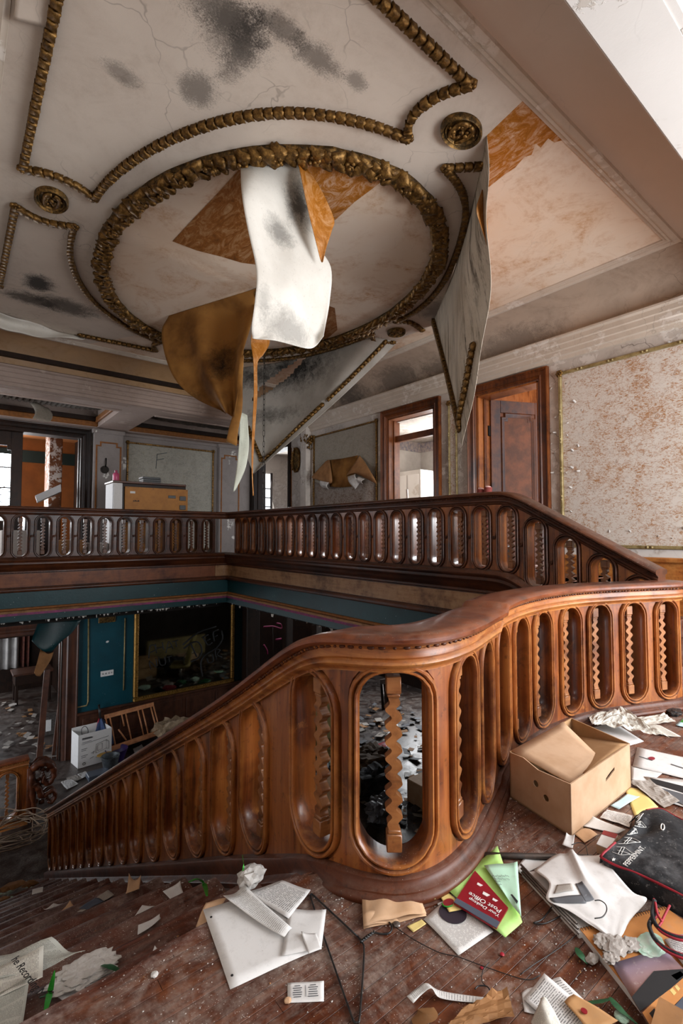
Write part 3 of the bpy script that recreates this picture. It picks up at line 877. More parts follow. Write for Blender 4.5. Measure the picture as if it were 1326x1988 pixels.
boxo('chimney_breast', (_ca[0], 11.5, GF), (_cb[0], 12.1, 3.3), 'flaking_column', bpy.data.objects['wall_orange_side'], .01)
# leaf of the far double door with a leaded glass pane, half drawn across the opening
dl = MB()
x0, x1, y = .42, .98, YB + .12
for lo, hi in (((x0, y, GF), (x0 + .1, y + .04, 2.93)), ((x1 - .17, y, GF), (x1, y + .04, 2.93)), ((x0 + .1, y, 2.68), (x1 - .17, y + .04, 2.93)), ((x0 + .1, y, GF), (x1 - .17, y + .04, 1.35)), ((x0 + .1, y, 2.28), (x1 - .17, y + .04, 2.30)), ((x0 + .1, y, 1.92), (x1 - .17, y + .04, 1.94)), ((x1 - .23, y, 2.60), (x1 - .17, y + .04, 2.68))):
    dl.box(lo, hi, 0, .004)
dlf = dl.build('door_leaf', 'wood_dark', door4)
g = M('old window glass', .05); g.b.inputs['Transmission Weight'].default_value = 1.0; g.b.inputs['IOR'].default_value = 1.02
MAT['glass'] = g.done('dfe6ea')
boxo('pane', (x0 + .1, y + .018, 1.35), (x1 - .17, y + .024, 2.68), 'glass', dlf, 0)
ld = MB()
for k in range(5):
    ld.tube([(x0 + .1, y + .03, 1.38 + k * .12), (x1 - .17, y + .03, 1.50 + k * .12)], .006, 4); ld.tube([(x0 + .1, y + .03, 1.50 + k * .12), (x1 - .17, y + .03, 1.38 + k * .12)], .006, 4)
ld.build('lead_lattice', 'wood_dark', dlf)
wn3 = struct(empty('window_3', (.1, 13.2, 1.2)))
MB().box((_w0 - .06, 13.18, 1.15), (_w0, 13.3, 3.05)).box((_w1, 13.18, 1.15), (_w1 + .06, 13.3, 3.05)).box((_w0, 13.18, 2.1), (_w1, 13.28, 2.14)).box((_w0, 13.18, 2.55), (_w1, 13.28, 2.58)).box((_w0, 13.18, 2.98), (_w1, 13.28, 3.05)).build('window_frame', 'wood_dark', wn3)
boxo('pane', (_w0, 13.27, 1.2), (_w1, 13.29, 3.0), 'sky_pane', wn3, 0)

# room behind the corner doorway, with its small-paned window
wall_y('wall_corner_room', 8.6, 8.7, 7.7, 12.5, GF, 3.4, [], 'wall_grey')
wall_x('wall_corner_back', 12.4, 12.5, 5.68, 8.7, GF, 3.4, [], 'wall_white')
wa, wb = (6.806, 12.380, 2.791), (7.200, 12.380, 1.804)
wn4 = struct(empty('window_4', (wa[0], 12.38, 1.2)))
bw = MB()
for x in (wa[0] - .1, (wa[0] + wb[0]) / 2 - .015, wb[0] + .02): bw.box((x, 12.33, 1.0), (x + .05, 12.38, wa[2] + .08))
for k in range(6): bw.box((wa[0] - .08, 12.335, 1.1 + k * .26), (wb[0] + .06, 12.375, 1.125 + k * .26))
bw.build('window_frame', 'wood_dark', wn4)
boxo('pane', (wa[0] - .1, 12.378, 1.0), (wb[0] + .06, 12.388, wa[2] + .05), 'sky_pane', wn4, 0)

# --- gallery floors, and the painted beams that carry them round the stair well
struct(MB().box((3.74, 2.3, .50), (5.6, 10.4, GF)).box((-.8, 7.78, .50), (3.75, 10.4, GF)).build('floor_gallery', 'board'))
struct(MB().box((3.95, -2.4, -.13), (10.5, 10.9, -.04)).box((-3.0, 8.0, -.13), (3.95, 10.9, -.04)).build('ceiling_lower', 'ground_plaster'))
WELLX, WELLY = 3.69, 7.70
beam_path = [(WELLX, 1.62, 0), (WELLX, WELLY, 0), (-1.2, WELLY, 0)]
prof = [(-.03, .36), (.015, .36), (.015, .145), (-.03, .145), (-.26, .145), (-.26, .36)]
v, f = sweep(prof, beam_path); struct(link('trim_13', meshof('trim_13', v, f, True), 'teal'))
for nm, pr, mt in (('trim_14', [(.015, .15), (.035, .145), (.045, .125), (.03, .112), (-.1, .112), (-.1, .15)], 'ochre_line'),
                   ('trim_15', [(.03, .115), (.042, .108), (.05, .085), (-.1, .085), (-.1, .115)], 'wood_fascia'),
                   ('trim_16', [(.048, .088), (.055, .07), (.055, .055), (-.1, .055), (-.1, .088)], flat('faded magenta moulding', '8a2f66', .6, 0, 0, '5c2c48', 12)),
                   ('trim_17', [(.05, .056), (.05, -.02), (.03, -.03), (-.26, -.03), (-.26, .056)], 'teal')):
    v, f = sweep(pr, beam_path); struct(link(nm, meshof(nm, v, f, True), mt))
# ragged flakes hanging from the lower edge of the beams
fk = MB()
for i in range(150):
    t = R.random(); s = R.uniform(.006, .022)
    p = Vector((WELLX - .03 + R.uniform(-.02, .1), R.uniform(3.5, 7.6), -.03)) if i % 3 == 0 else Vector((R.uniform(.2, 3.5), WELLY - .02 + R.uniform(-.02, .1), -.03))
    a = R.uniform(0, 6.28); d = Vector((math.cos(a), math.sin(a), 0)) * s
    fk.add([p - d, p + d, p + d * .4 + Vector((.003, .002, -s * R.uniform(1, 2.6))), p - d * .5 + Vector((-.003, .004, -s * R.uniform(.8, 2)))], [(0, 1, 2, 3)])
stuff(fk.build('paint_flakes', 'soffit', bpy.data.objects['trim_17'], fix=False))

struct(boxo('wall_block_behind', (-.75, -2.55, -.1), (1.7, -2.4, 3.2), 'wall_white', ch=0)); struct(boxo('wall_block_behind_left', (-.75, -2.4, -.1), (-.6, .5, 3.2), 'wall_white', ch=0))  # unseen walls added to cut daylight from behind and darken the stair side
# --- stair's left wall and a wall under the landing, both added to block daylight
wall_left = struct(boxo('wall_left', (-.72, .5, -3.3), (-.52, 8.0, 3.5), 'wall_white', ch=0))
struct(boxo('wall_block_under_landing', (-.7, .95, -3.3), (10.4, 1.05, -.14), 'wood_dark', ch=0))
# --- lower hall
FL = -3.2
struct(boxo('floor_lower', (-4.0, 1.0, FL - .1), (10.5, 17.0, FL), 'lower_floor', ch=0))
wall_low = wall_x('wall_lower', 10.8, 10.95, 2.02, 5.55, FL, -.0, [], 'teal_wall')
door5 = struct(empty('door_5', (1.0, 10.8, FL))); casing(door5, 'x', 10.8, -.8, 1.76, FL, -.75, .26, .08, ('wood_wainscot', 'wood_dark'), -1, .3)
struct(boxo('wall_lower_header', (-3.0, 10.82, -.49), (2.02, 10.95, 0), 'wood_dark', ch=0))
# wainscot of the lower hall with raised panels
ws = struct(empty('trim_18', (3.7, 10.8, FL)))
boxo('wainscot_back', (2.02, 10.765, FL), (5.55, 10.8, -2.41), 'wood_wainscot', ws, 0)
boxo('wainscot_cap', (2.0, 10.73, -2.42), (5.55, 10.8, -2.365), 'wood_wainscot', ws, .012)
boxo('wainscot_base', (2.02, 10.74, FL), (5.55, 10.8, FL + .2), 'wood_wainscot', ws, .01)
for k in range(5):
    a = 2.12 + k * .69
    v, f = sweep([(0, 0), (.012, -.012), (.03, -.012), (.045, .0)], [(0, 0, 0)] * 2) if False else (None, None)
    boxo('wainscot_panel', (a, 10.752, FL + .28), (a + .58, 10.77, -2.50), 'wood_wainscot', ws, .014)
# gilt mouldings on the teal wall
def gilt(p):
    tube('gilt_moulding', p, .014, 'gold_pale', wall_low, 6)
gilt([(2.192, 10.790, -0.501), (2.217, 10.790, -2.183), (2.191, 10.790, -2.257), (1.992, 10.790, -2.254)]); gilt([(2.880, 10.790, -0.624), (2.877, 10.790, -2.092)])
# right of the mirror: dark timber doorway posts under the far gallery
struct(MB().box((5.55, 10.55, FL), (5.9, 10.95, 0), 0, .02).box((6.55, 10.4, FL), (6.75, 10.6, 0), 0, .02).box((7.3, 10.2, FL), (7.5, 10.4, 0), 0, .02).build('wall_lower_posts', 'wood_dark'))
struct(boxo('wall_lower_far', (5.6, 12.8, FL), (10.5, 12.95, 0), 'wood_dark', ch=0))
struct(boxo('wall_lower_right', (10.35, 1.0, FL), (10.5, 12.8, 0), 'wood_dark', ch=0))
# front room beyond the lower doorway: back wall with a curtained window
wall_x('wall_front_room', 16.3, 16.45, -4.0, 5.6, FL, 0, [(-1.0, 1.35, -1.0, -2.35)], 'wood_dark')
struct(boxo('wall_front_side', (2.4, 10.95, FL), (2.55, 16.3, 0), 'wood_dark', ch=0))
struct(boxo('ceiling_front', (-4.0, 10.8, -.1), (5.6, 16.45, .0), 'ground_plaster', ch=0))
wn5 = struct(empty('window_5', (.2, 16.3, -2.35)))
boxo('pane', (-1.0, 16.42, -2.35), (1.35, 16.44, -1.0), 'sky_pane', wn5, 0)
boxo('window_frame', (-1.05, 16.25, -1.02), (1.4, 16.32, -.9), 'wood_dark', wn5, .01)

# --- landing floor: boards one by one over a slab
def rail_face_y(x):
    P = [(.9, 1.40), (.95, 1.30), (1.05, 1.17), (1.25, 1.08), (1.45, 1.08), (1.6, 1.12), (1.8, 1.2), (2.0, 1.30), (2.3, 1.40), (2.55, 1.43), (2.85, 1.42), (3.1, 1.36), (3.35, 1.26), (3.6, 1.16), (5.5, 1.25)]
    if x <= .9: return 9
    for a, b in zip(P, P[1:]):
        if a[0] <= x <= b[0]: return a[1] + (b[1] - a[1]) * (x - a[0]) / (b[0] - a[0])
    return 1.25
nose = lambda x: 1.385 + .03 * (x - .946) if x < .93 else rail_face_y(x) + .11
land = struct(boxo('floor', (-.6, -2.4, -.16), (5.5, .10, 0), 'board', ch=0))
slab = MB(); N = 60
xs = [-.6 + (5.5 + .6) * k / N for k in range(N + 1)]
vv = []; ff = []
for k, x in enumerate(xs):
    y = min(nose(x), 1.6) - .004
    vv += [(x, .09, -.0035), (x, y, -.0035), (x, y, -.16), (x, .09, -.16)]
for k in range(N):
    for j in range(4): ff.append((4 * k + j, 4 * k + (j + 1) % 4, 4 * k + 4 + (j + 1) % 4, 4 * k + 4 + j))
link('sub_floor', meshof('sub_floor', vv, ff), flat('dust packed between the boards', 'a2948a', .9), land)
def plank(x0, x1, y0, y1):
    # ends follow the stair edge or the rail: clip by sampling
    n = max(2, int((x1 - x0) / .05)); run = []
    for k in range(n + 1):
        x = x0 + (x1 - x0) * k / n
        t = min(y1, nose(x))
        if t > y0 + .004: run.append((x, t))
        elif run:
            emit(run, y0); run = []
    if len(run) > 1: emit(run, y0)
def emit(run, y0):
    if len(run) < 2: return
    h = R.uniform(-.0006, .0006); g = .0008; c = .0003
    v = []
    for x, t in run:
        x = x + (g if x == run[0][0] else -g if x == run[-1][0] else 0)
        v += [(x, y0 + g, -.018), (x, y0 + g, h - c), (x, y0 + g + c, h), (x, t - g - c, h), (x, t - g, h - c), (x, t - g, -.018)]
    f = []
    m = len(run)
    for i in range(m - 1):
        for k in range(5): f.append((i * 6 + k, i * 6 + k + 1, i * 6 + 7 + k, i * 6 + 6 + k))
    f += [tuple(range(6)), tuple((m - 1) * 6 + k for k in range(6))[::-1]]
    link('floor_plank', meshof('floor_plank', v, f), 'board', land)
y = .10; row = 0
while y < 1.62:
    w = .0385
    cuts = [-.6] + sorted(R.uniform(-.2, 4.6) for _ in range(2 if y > .35 else 1)) + [5.5]
    for a, b in zip(cuts, cuts[1:]):
        if b - a > .08: plank(a, b, y, y + w)
    y += w; row += 1
# rounded nosing board at the head of the stairs
v, f = sweep([(0, 0), (.02, -.004), (.03, -.018), (.022, -.034), (-.02, -.04), (-.035, -.02), (-.03, -.001)], [(.93, nose(.92), 0.001), (-.515, nose(-.515), 0.001)][::-1])
link('nosing', meshof('nosing', v, f, True), 'tread', land)

# ================================================================ balustrades
class Path:
    """plan path with arc length; z(s) is the rake"""
    def __init__(s, pts, rake):
        P = [Vector((p[0], p[1])) for p in pts]
        s.P = P; s.L = [0]
        for a, b in zip(P, P[1:]): s.L.append(s.L[-1] + (b - a).length)
        s.n = len(P); s.rake = rake
        s.T = []
        for i in range(s.n):
            s.T.append((P[min(i + 1, s.n - 1)] - P[max(i - 1, 0)]).normalized())
    def at(s, q):
        q = min(max(q, 0), s.L[-1])
        import bisect
        k = min(max(bisect.bisect_right(s.L, q) - 1, 0), s.n - 2)
        t = (q - s.L[k]) / max(s.L[k + 1] - s.L[k], 1e-9)
        p = s.P[k].lerp(s.P[k + 1], t); d = s.T[k].lerp(s.T[k + 1], t).normalized()
        return p, d, Vector((-d.y, d.x))
    def w(s, q, n, z):
        p, d, nn = s.at(q)
        return Vector((p.x + nn.x * n, p.y + nn.y * n, z))
    def near(s, x, y):
        best = (9, 0)
        for i in range(s.n - 1):
            a, b = s.P[i], s.P[i + 1]; d = b - a; t = max(0, min(1, (Vector((x, y)) - a).dot(d) / max(d.length_squared, 1e-12)))
            e = (a + d * t - Vector((x, y))).length
            if e < best[0]: best = (e, s.L[i] + d.length * t)
        return best[1]
    def z(s, q):
        p, d, nn = s.at(q); return s.rake(p.x, p.y)

def balustrade(name, label, path, cells, zb, zt, hgt, half, rail_prof, mats, face_z, cat='balustrade', base_prof=None, bead=None, scrolls=False, base_at=.0, loc=None):
    """cells: (s0, centre, s1, width); zb, zt panel bottom/top above the rake; hgt = (oval bottom, oval top)"""
    root = empty(name, loc)
    tag(root, label, cat)
    ob, ot = hgt
    NB, NS = 14, 20
    V = []; F = []
    def outline(sc, w, grow=0.0):
        r = w / 2 + grow; z0 = path.z(sc) + ob - grow; z1 = path.z(sc) + ot + grow
        pts = []
        a45 = r * math.sin(PI / 4)
        for k in range(NB):
            t = -3 * PI / 4 + (PI / 2) * k / NB; pts.append((sc + r * math.cos(t), z0 + r + r * math.sin(t)))
        lo, hi = z0 + r - a45, z1 - r + a45
        def side(z, sg):
            if z < z0 + r: return sg * math.sqrt(max(r * r - (z0 + r - z) ** 2, 0))
            if z > z1 - r: return sg * math.sqrt(max(r * r - (z - z1 + r) ** 2, 0))
            return sg * r
        for k in range(NS):
            z = lo + (hi - lo) * k / NS; pts.append((sc + side(z, 1), z))
        for k in range(NB):
            t = PI / 4 + (PI / 2) * k / NB; pts.append((sc + r * math.cos(t), z1 - r + r * math.sin(t)))
        for k in range(NS):
            z = hi + (lo - hi) * k / NS; pts.append((sc + side(z, -1), z))
        return pts
    for (s0, sc, s1, w) in cells:
        hole = w - .052
        o = outline(sc, hole, .0352); oi = outline(sc, hole)
        ncc = path.at(sc)[2]
        b = []
        for k in range(NB): s = s0 + (s1 - s0) * k / NB; b.append((s, path.z(s) + zb))
        for k in range(NS): b.append((s1, path.z(s1) + zb + (zt - zb) * k / NS))
        for k in range(NB): s = s1 + (s0 - s1) * k / NB; b.append((s, path.z(s) + zt))
        for k in range(NS): b.append((s0, path.z(s0) + zt + (zb - zt) * k / NS))
        m = len(o); rings = 3; k0 = len(V)
        for n in (half, -half):
            for r in range(rings):
                t = r / (rings - 1)
                for i, ((a, z), (c, y)) in enumerate(zip(o, b)):
                    P1 = path.w(a + (c - a) * t, n, z + (y - z) * t)
                    if n < 0 and t < .99:
                        a2, z2 = oi[i]; nl = path.at(a2)[2]; P2 = path.w(a2, half, z2) - Vector((ncc.x, ncc.y, 0)) * (2 * half / max(.55, nl.dot(ncc)))
                        P1 = P2.lerp(path.w(c, n, y), t)
                    V.append(P1)
        for sd in range(2):
            for r in range(rings - 1):
                for i in range(m):
                    j = (i + 1) % m; q = k0 + (sd * rings + r) * m
                    fq = (q + i, q + j, q + m + j, q + m + i)
                    F.append(fq if sd else fq[::-1])
        k1 = len(V)
        _, _, nc = path.at(sc)
        for n in (half, -half):
            for a, z in oi:
                P0 = path.w(a, half, z); nl = path.at(a)[2]
                if n < 0: P0 = P0 - Vector((nc.x, nc.y, 0)) * (2 * half / max(.55, nl.dot(nc)))
                V.append(P0)
        for i in range(m):
            j = (i + 1) % m; q2 = k1 + m
            F.append((k1 + i, k1 + j, q2 + j, q2 + i))
        # oval mouldings, both faces
        pr = [(.0, -.004), (.0, .009), (.003, .0145), (.007, .015), (.0103, .0105), (.0108, -.004), (.0138, -.004), (.0143, .0105), (.0178, .0165), (.0235, .017), (.028, .0115), (.029, .002), (.0295, -.010), (.0345, -.010), (.0352, .0)]
        for sg in ((1, -1) if scrolls else (1,)):
            vv = []; ff = []
            outs = [outline(sc, hole, d) for d, h in pr]
            for i in range(m):
                for kk, (d, h) in enumerate(pr):
                    a, z = outs[kk][i]; vv.append(path.w(a, sg * (half + h), z))
            n = len(pr)
            for i in range(m):
                for kk in range(n - 1):
                    j = (i + 1) % m; q = (i * n + kk, i * n + kk + 1, j * n + kk + 1, j * n + kk)
                    ff.append(q if sg < 0 else q[::-1])
            link('oval_moulding', meshof('oval_moulding', vv, ff, True, None, False), mats['oval'], root)
        # the wavy baluster on its two square blocks
        p, d, nn = path.at(sc); zc = path.z(sc)
        H = ot - ob - .052 + .01
        me = baluster_mesh(round(H, 3))
        q = bpy.data.objects.new('baluster', me); COL.objects.link(q)
        if not len(me.materials): me.materials.append(MAT['wood_baluster'])
        if mats.get('bal'):
            q.material_slots[0].link = 'OBJECT'; q.material_slots[0].material = MAT[mats['bal']]
        q.parent = root; q.matrix_parent_inverse = PINV(root)
        q.location = (p.x, p.y, zc + ob + .026 - .005); q.rotation_euler = (0, 0, math.atan2(d.y, d.x))
    me = meshof('panel', V, F, True, None, False)
    bm = bmesh.new(); bm.from_mesh(me); bmesh.ops.remove_doubles(bm, verts=bm.verts, dist=.0004); bm.to_mesh(me); bm.free()
    link('panel', me, mats['panel'], root)
    if scrolls:
        for (a, b) in zip(cells, cells[1:]):
            s = a[2]; zc = (path.z(s) + (ob + ot) / 2)
            for sg in (1, -1):
                k = MB(); n = half * sg
                pts = []
                for i in range(20):
                    t = i / 19; an = t * 3.4 * PI; rr = .0165 * (1 - .85 * t)
                    pts.append(path.w(s + rr * math.cos(an), n + sg * .008, zc + rr * math.sin(an)))
                k.tube(pts, .0048, 4)
                k.tube([path.w(s + .0165, n + sg * .008, zc), path.w(s + .021, n + sg * .008, zc - .03), path.w(s + .024, n + sg * .004, zc - .06)], .0045, 4)
                k.tube([path.w(s - .0165, n + sg * .008, zc), path.w(s - .021, n + sg * .008, zc + .03), path.w(s - .024, n + sg * .004, zc + .06)], .0045, 4)
                k.build('scroll', mats['oval'], root, 'all')
    # rail, base and beading
    S = [path.L[i] for i in range(path.n)]
    def path3(): return [(p.x, p.y, path.rake(p.x, p.y)) for p in path.P]
    v, f = sweep(rail_prof, path3()); link('handrail', meshof('handrail', v, f, True), mats['rail'], root)
    v, f = sweep(mats['frieze_prof'], path3()); link('rail_frieze', meshof('rail_frieze', v, f, True), mats['frieze'], root)
    if base_prof is not None:
        v, f = sweep(base_prof, path3()); link('base_moulding', meshof('base_moulding', v, f, True), mats['base'], root)
    if mats.get('band'):
        v, f = sweep([(half - .01, -.076), (half + .004, -.080), (half + .004, -.250), (half - .01, -.254)], path3()); link('fascia_band', meshof('fascia_band', v, f, True), mats['band'], root)
    if bead:
        bn, bz, step, rad = bead
        k = MB(); q = 0
        while q < path.L[-1]:
            p, d, nn = path.at(q); z = path.z(q); z2 = path.z(q + .01); sl = (z2 - z) / .01
            t = Vector((d.x, d.y, sl)).normalized()
            c = path.w(q, bn, z + bz); k.ico(c, rad, 0, (1, 1, 1)) if int(q / step) % 3 == 2 else k.tube([c - t * step * .42, c - t * step * .2, c + t * step * .2, c + t * step * .42], [rad * .5, rad, rad, rad * .5], 5)
            q += step
        stuff(k.build('bead_and_reel', mats['base'], root, 'all'))
    return root

_BAL = {}
def baluster_mesh(H):
    if H in _BAL: return _BAL[H]
    b = MB(); s = .0240
    for z in (0, H - .055):
        b.box((-s, -s, z), (s, s, z + .055), 0, .003)
        zz = z + .055 if z == 0 else z - .012
        b.box((-s * .86, -s * .86, zz), (s * .86, s * .86, zz + .012), 0, .003)
    z0, z1 = .067, H - .067; n = 112; v = []; f = []; w = .0170
    waves = 8
    for i in range(n + 1):
        t = i / n; z = z0 + (z1 - z0) * t
        env = min(1, t * 12, (1 - t) * 12)
        a = .0105 * math.sin(t * waves * 2 * PI) * env
        for (x, y) in ((-w, -w), (w, -w), (w, w), (-w, w)):
            v.append((x + a, y, z))
    for i in range(n):
        for k in range(4): f.append((i * 4 + k, i * 4 + (k + 1) % 4, i * 4 + 4 + (k + 1) % 4, i * 4 + 4 + k))
    f += [(3, 2, 1, 0), tuple(n * 4 + k for k in range(4))]
    b.add(v, f)
    _BAL[H] = b.mesh('baluster', True)
    return _BAL[H]

def softplus(x, w=.07):
    if x > 20 * w: return x
    return w * math.log1p(math.exp(max(min(x / w, 40), -40)))
SLOPE = .535

# --- near balustrade: S-curve round the landing edge, bulging at the stair head, then straight down the flight
faces = [(3.60, 1.185), (3.35, 1.285), (3.09, 1.375), (2.84, 1.43), (2.545, 1.44), (2.285, 1.41), (2.005, 1.335), (1.70, 1.205), (1.44, 1.118), (1.107, 1.122), (1.016, 1.44), (1.075, 1.944), (1.085, 2.287)]
faces += [(1.085, 2.287 + .3575 * k * .972) for k in range(1, 15)]
end_y = faces[-1][1] + .16
ctl = [(3.745, 1.15), (3.68, 1.158), (3.60, 1.185), (3.35, 1.285), (3.09, 1.375), (2.84, 1.43), (2.56, 1.44), (2.285, 1.41), (2.005, 1.335), (1.70, 1.205), (1.50, 1.125), (1.34, 1.082), (1.21, 1.078), (1.112, 1.118), (1.05, 1.195), (1.02, 1.29), (1.012, 1.40), (1.02, 1.53), (1.035, 1.67), (1.055, 1.84), (1.074, 2.05), (1.085, 2.35), (1.085, 3.2), (1.085, 4.4), (1.085, 5.6), (1.085, end_y)]
fp = resample(smooth_pts([(x, y, 0) for x, y in ctl], 10), .03)
fpath = Path([(p.x, p.y) for p in fp], lambda x, y: 0)
HALF = .044
cpts = [fpath.w(q, -HALF, 0) for q in fpath.L]
rake1 = lambda x, y: -SLOPE * softplus(y - 1.35, .07) if x < 1.9 else 0.0
near = Path([(p.x, p.y) for p in cpts], rake1)
sc = [near.near(*fpath.w(fpath.near(x, y), -HALF, 0)[:2]) for x, y in faces]
cells = []
for i, s in enumerate(sc):
    a = (sc[i - 1] + s) / 2 if i else max(0.02, s - (sc[1] - s) / 2)
    b = (s + sc[i + 1]) / 2 if i < len(sc) - 1 else s + .17
    cells.append((a, s, b, .79 * min(b - a, 2 * min(s - a, b - s) * 1.1) * (1.06 if i == 10 else 1)))
ns_w = lambda i: max(0.0, min(1.0, (near.P[i].y - 1.2) / .55)) if near.P[i].x < 1.15 else 0.0
def base1(i):
    t = ns_w(i); m = lambda a, b: a + (b - a) * t
    h = HALF
    Lp = [(a, z * .68) for a, z in ((-.02, .098), (.012, .096), (.018, .09), (.020, .078), (.030, .062), (.040, .056), (.041, .050), (.050, .046), (.057, .034), (.058, .020), (.054, .010), (.063, .008), (.064, .0), (.064, -.04))]
    Sp = [(-.02, .055), (.02, .052), (.040, .048), (.045, .040), (.045, .01), (.045, -.018), (.060, -.026), (.090, -.030), (.096, -.036), (.096, -.056), (.118, -.064), (.136, -.070), (.139, -.078), (.139, -.42)]
    return [(h + m(p[0], q[0]), m(p[1], q[1])) for p, q in zip(Lp, Sp)] + [(-h, m(-.04, -.42)), (-h - .03, m(.02, .0)), (-h - .02, m(.09, .05)), (-h + .02, m(.065, .055))]
railp = [(-.098, .775), (-.104, .785), (-.104, .797), (-.094, .808), (-.05, .8135), (.05, .8135), (.092, .808), (.103, .797), (.103, .785), (.094, .776), (.078, .772), (-.078, .772)]
friezep = [(-.075, .773), (.075, .773), (.072, .766), (.066, .764), (.064, .758), (.069, .745), (.070, .735), (.064, .728), (.072, .722), (.075, .714), (.070, .706), (.062, .702), (.058, .694), (.058, .688), (-.058, .688), (-.055, .70), (-.072, .71), (-.072, .73), (-.064, .75), (-.066, .766)]
nb = balustrade('stair_balustrade', 'curved amber wooden balustrade with oval openings sweeping from the landing down the stairs', near, cells, .03, .70, (.098, .686), HALF, railp,
                {'panel': 'wood_amber', 'oval': 'wood_amber', 'rail': 'wood_rail', 'frieze': 'wood_amber_flat', 'base': 'wood_base', 'frieze_prof': friezep}, None, base_prof=base1, bead=(.0735, .7675, .026, .0066), loc=(1.2, 1.2, 0))
# closing pieces at both ends of the panel
for q0, q1 in ((0, cells[0][0]), (cells[-1][2], near.L[-1])):
    vv = []; n = 6
    for i in range(n + 1):
        q = q0 + (q1 - q0) * i / n; z = near.z(q)
        vv += [near.w(q, HALF, z + .04), near.w(q, HALF, z + .70), near.w(q, -HALF, z + .70), near.w(q, -HALF, z + .04)]
    ff = [(4 * i + k, 4 * i + (k + 1) % 4, 4 * i + 4 + (k + 1) % 4, 4 * i + 4 + k) for i in range(n) for k in range(4)] + [(0, 1, 2, 3), (4 * n + 3, 4 * n + 2, 4 * n + 1, 4 * n)]
    link('end_panel', meshof('end_panel', vv, ff, True), 'wood_amber', nb)

# --- gallery balustrade: up the short flight, along the gallery, round the far corner and away
GX, GY = 3.715, 7.745
rake2 = lambda x, y: .67 - .55 * (softplus(2.33 - y, .05) - softplus(1.11 - y, .05)) if x > 3.5 and y < 3 else .67
arc = [(GX - .13 + .13 * math.cos(a), GY - .13 + .13 * math.sin(a)) for a in [PI / 2 * k / 8 for k in range(9)]]
def densify(P, st): return [(p.x, p.y) for p in resample([(x, y, 0) for x, y in P], st)]
pa = densify([(GX, 1.24), (GX, 2.9)], .05) + densify([(GX, 2.9), (GX, GY - .13)], .26)[1:] + arc[1:] + [(3.452, GY)]
gal1 = Path(pa, rake2)
ys = [1.352, 1.60, 1.853, 2.105] + [2.357 + .2592 * k for k in range(20)]
sc = [gal1.near(GX, y) for y in ys]
cells = []
for i, s in enumerate(sc):
    a = (sc[i - 1] + s) / 2 if i else s - .1
    b = (s + sc[i + 1]) / 2 if i < len(sc) - 1 else s + .13
    cells.append((a, s, b, .205))
h = .055
gbase = [(-.05, .13), (h, .14), (h + .02, .135), (h + .075, .120), (h + .09, .108), (h + .088, .095), (h + .07, .075), (h + .075, .06), (h + .075, .05), (h + .055, .035), (h + .045, .01), (h + .03, -.02), (h + .012, -.04), (h + .018, -.05), (h + .018, -.06), (h + .004, -.068), (h + .0, -.07), (h + .0, -.255), (h + .012, -.262), (h + .03, -.275), (h + .035, -.295), (h + .025, -.315), (h + .0, -.322), (-.05, -.322)]
grail = [(-.095, .775), (-.102, .787), (-.1, .803), (-.06, .8135), (.06, .8135), (.09, .806), (.101, .793), (.101, .783), (.085, .773), (-.08, .773)]
gfr = [(-.07, .774), (.078, .774), (.074, .766), (.066, .762), (.064, .752), (.07, .742), (.068, .728), (.060, .722), (.068, .714), (.066, .706), (.058, .70), (-.058, .70), (-.066, .72)]
gm = {'panel': 'wood_amber', 'oval': 'wood_gallery', 'rail': 'wood_gallery', 'frieze': 'wood_gallery', 'base': 'wood_gallery', 'band': 'wood_fascia', 'frieze_prof': gfr}
balustrade('gallery_balustrade', 'wooden gallery balustrade that runs along the upper gallery and slopes down to the landing', gal1, cells, .12, .715, (.15, .68), h, grail, gm, None, base_prof=gbase, bead=(.080, .768, .022, .005), scrolls=True, loc=(GX, 4.5, .67))
gal2 = Path(densify([(3.448, GY), (-.75, GY)], .25), lambda x, y: .67)
xs_ = [3.40 - .2592 * k for k in range(16)]
sc = [gal2.near(x, GY) for x in xs_]
cells = [(s - .1296 if i else 0.0, s if i else .062, s + .1296, .205 if i else .1) for i, s in enumerate(sc)]
sc2 = [.13 + .2592 * k for k in range(16)]
cells = [(s - .13 if i == 0 else s - .1296, s, s + .1296, .205) for i, s in enumerate(sc2)]
gm2 = dict(gm, panel='wood_gallery', band='wood_fascia_red', bal='wood_baluster_dark')  # far panel takes a darker wood copy, painting in the gallery's weaker light
balustrade('gallery_balustrade', 'dark wooden balustrade across the far gallery above the teal beam', gal2, cells, .12, .715, (.15, .68), h, grail, gm2, None, base_prof=gbase, bead=(h + .013, -.062, .026, .0055), scrolls=True, loc=(1.5, GY, .67))

# --- lower balustrade at the foot of the stairs, with its carved scroll bracket
low = Path(densify([(1.02, 8.86), (-.6, 8.86)], .2), lambda x, y: FL)
sc3 = [.24, .24 + .40, .24 + .80, 1.44]
cells = [(s - .2, s, s + .2, .29) for s in sc3]; cells[0] = (.0, .26, .44, .29)
lm = {'panel': 'wood_amber', 'oval': 'wood_amber', 'rail': 'wood_rail', 'frieze': 'wood_amber_flat', 'base': 'wood_amber_flat', 'frieze_prof': [(a, z + .16) for a, z in friezep]}
lb = balustrade('lower_balustrade', 'short amber balustrade with a carved scroll end at the foot of the stairs', low, cells, .05, .86, (.14, .80), HALF, [(a, z + .16) for a, z in railp], lm, None,
                base_prof=[(-.06, .0), (-.06, .07), (HALF, .07), (HALF + .02, .06), (HALF + .03, .03), (HALF + .04, .0)], bead=(.08, .925, .03, .007), scrolls=True, loc=(.3, 8.86, FL))
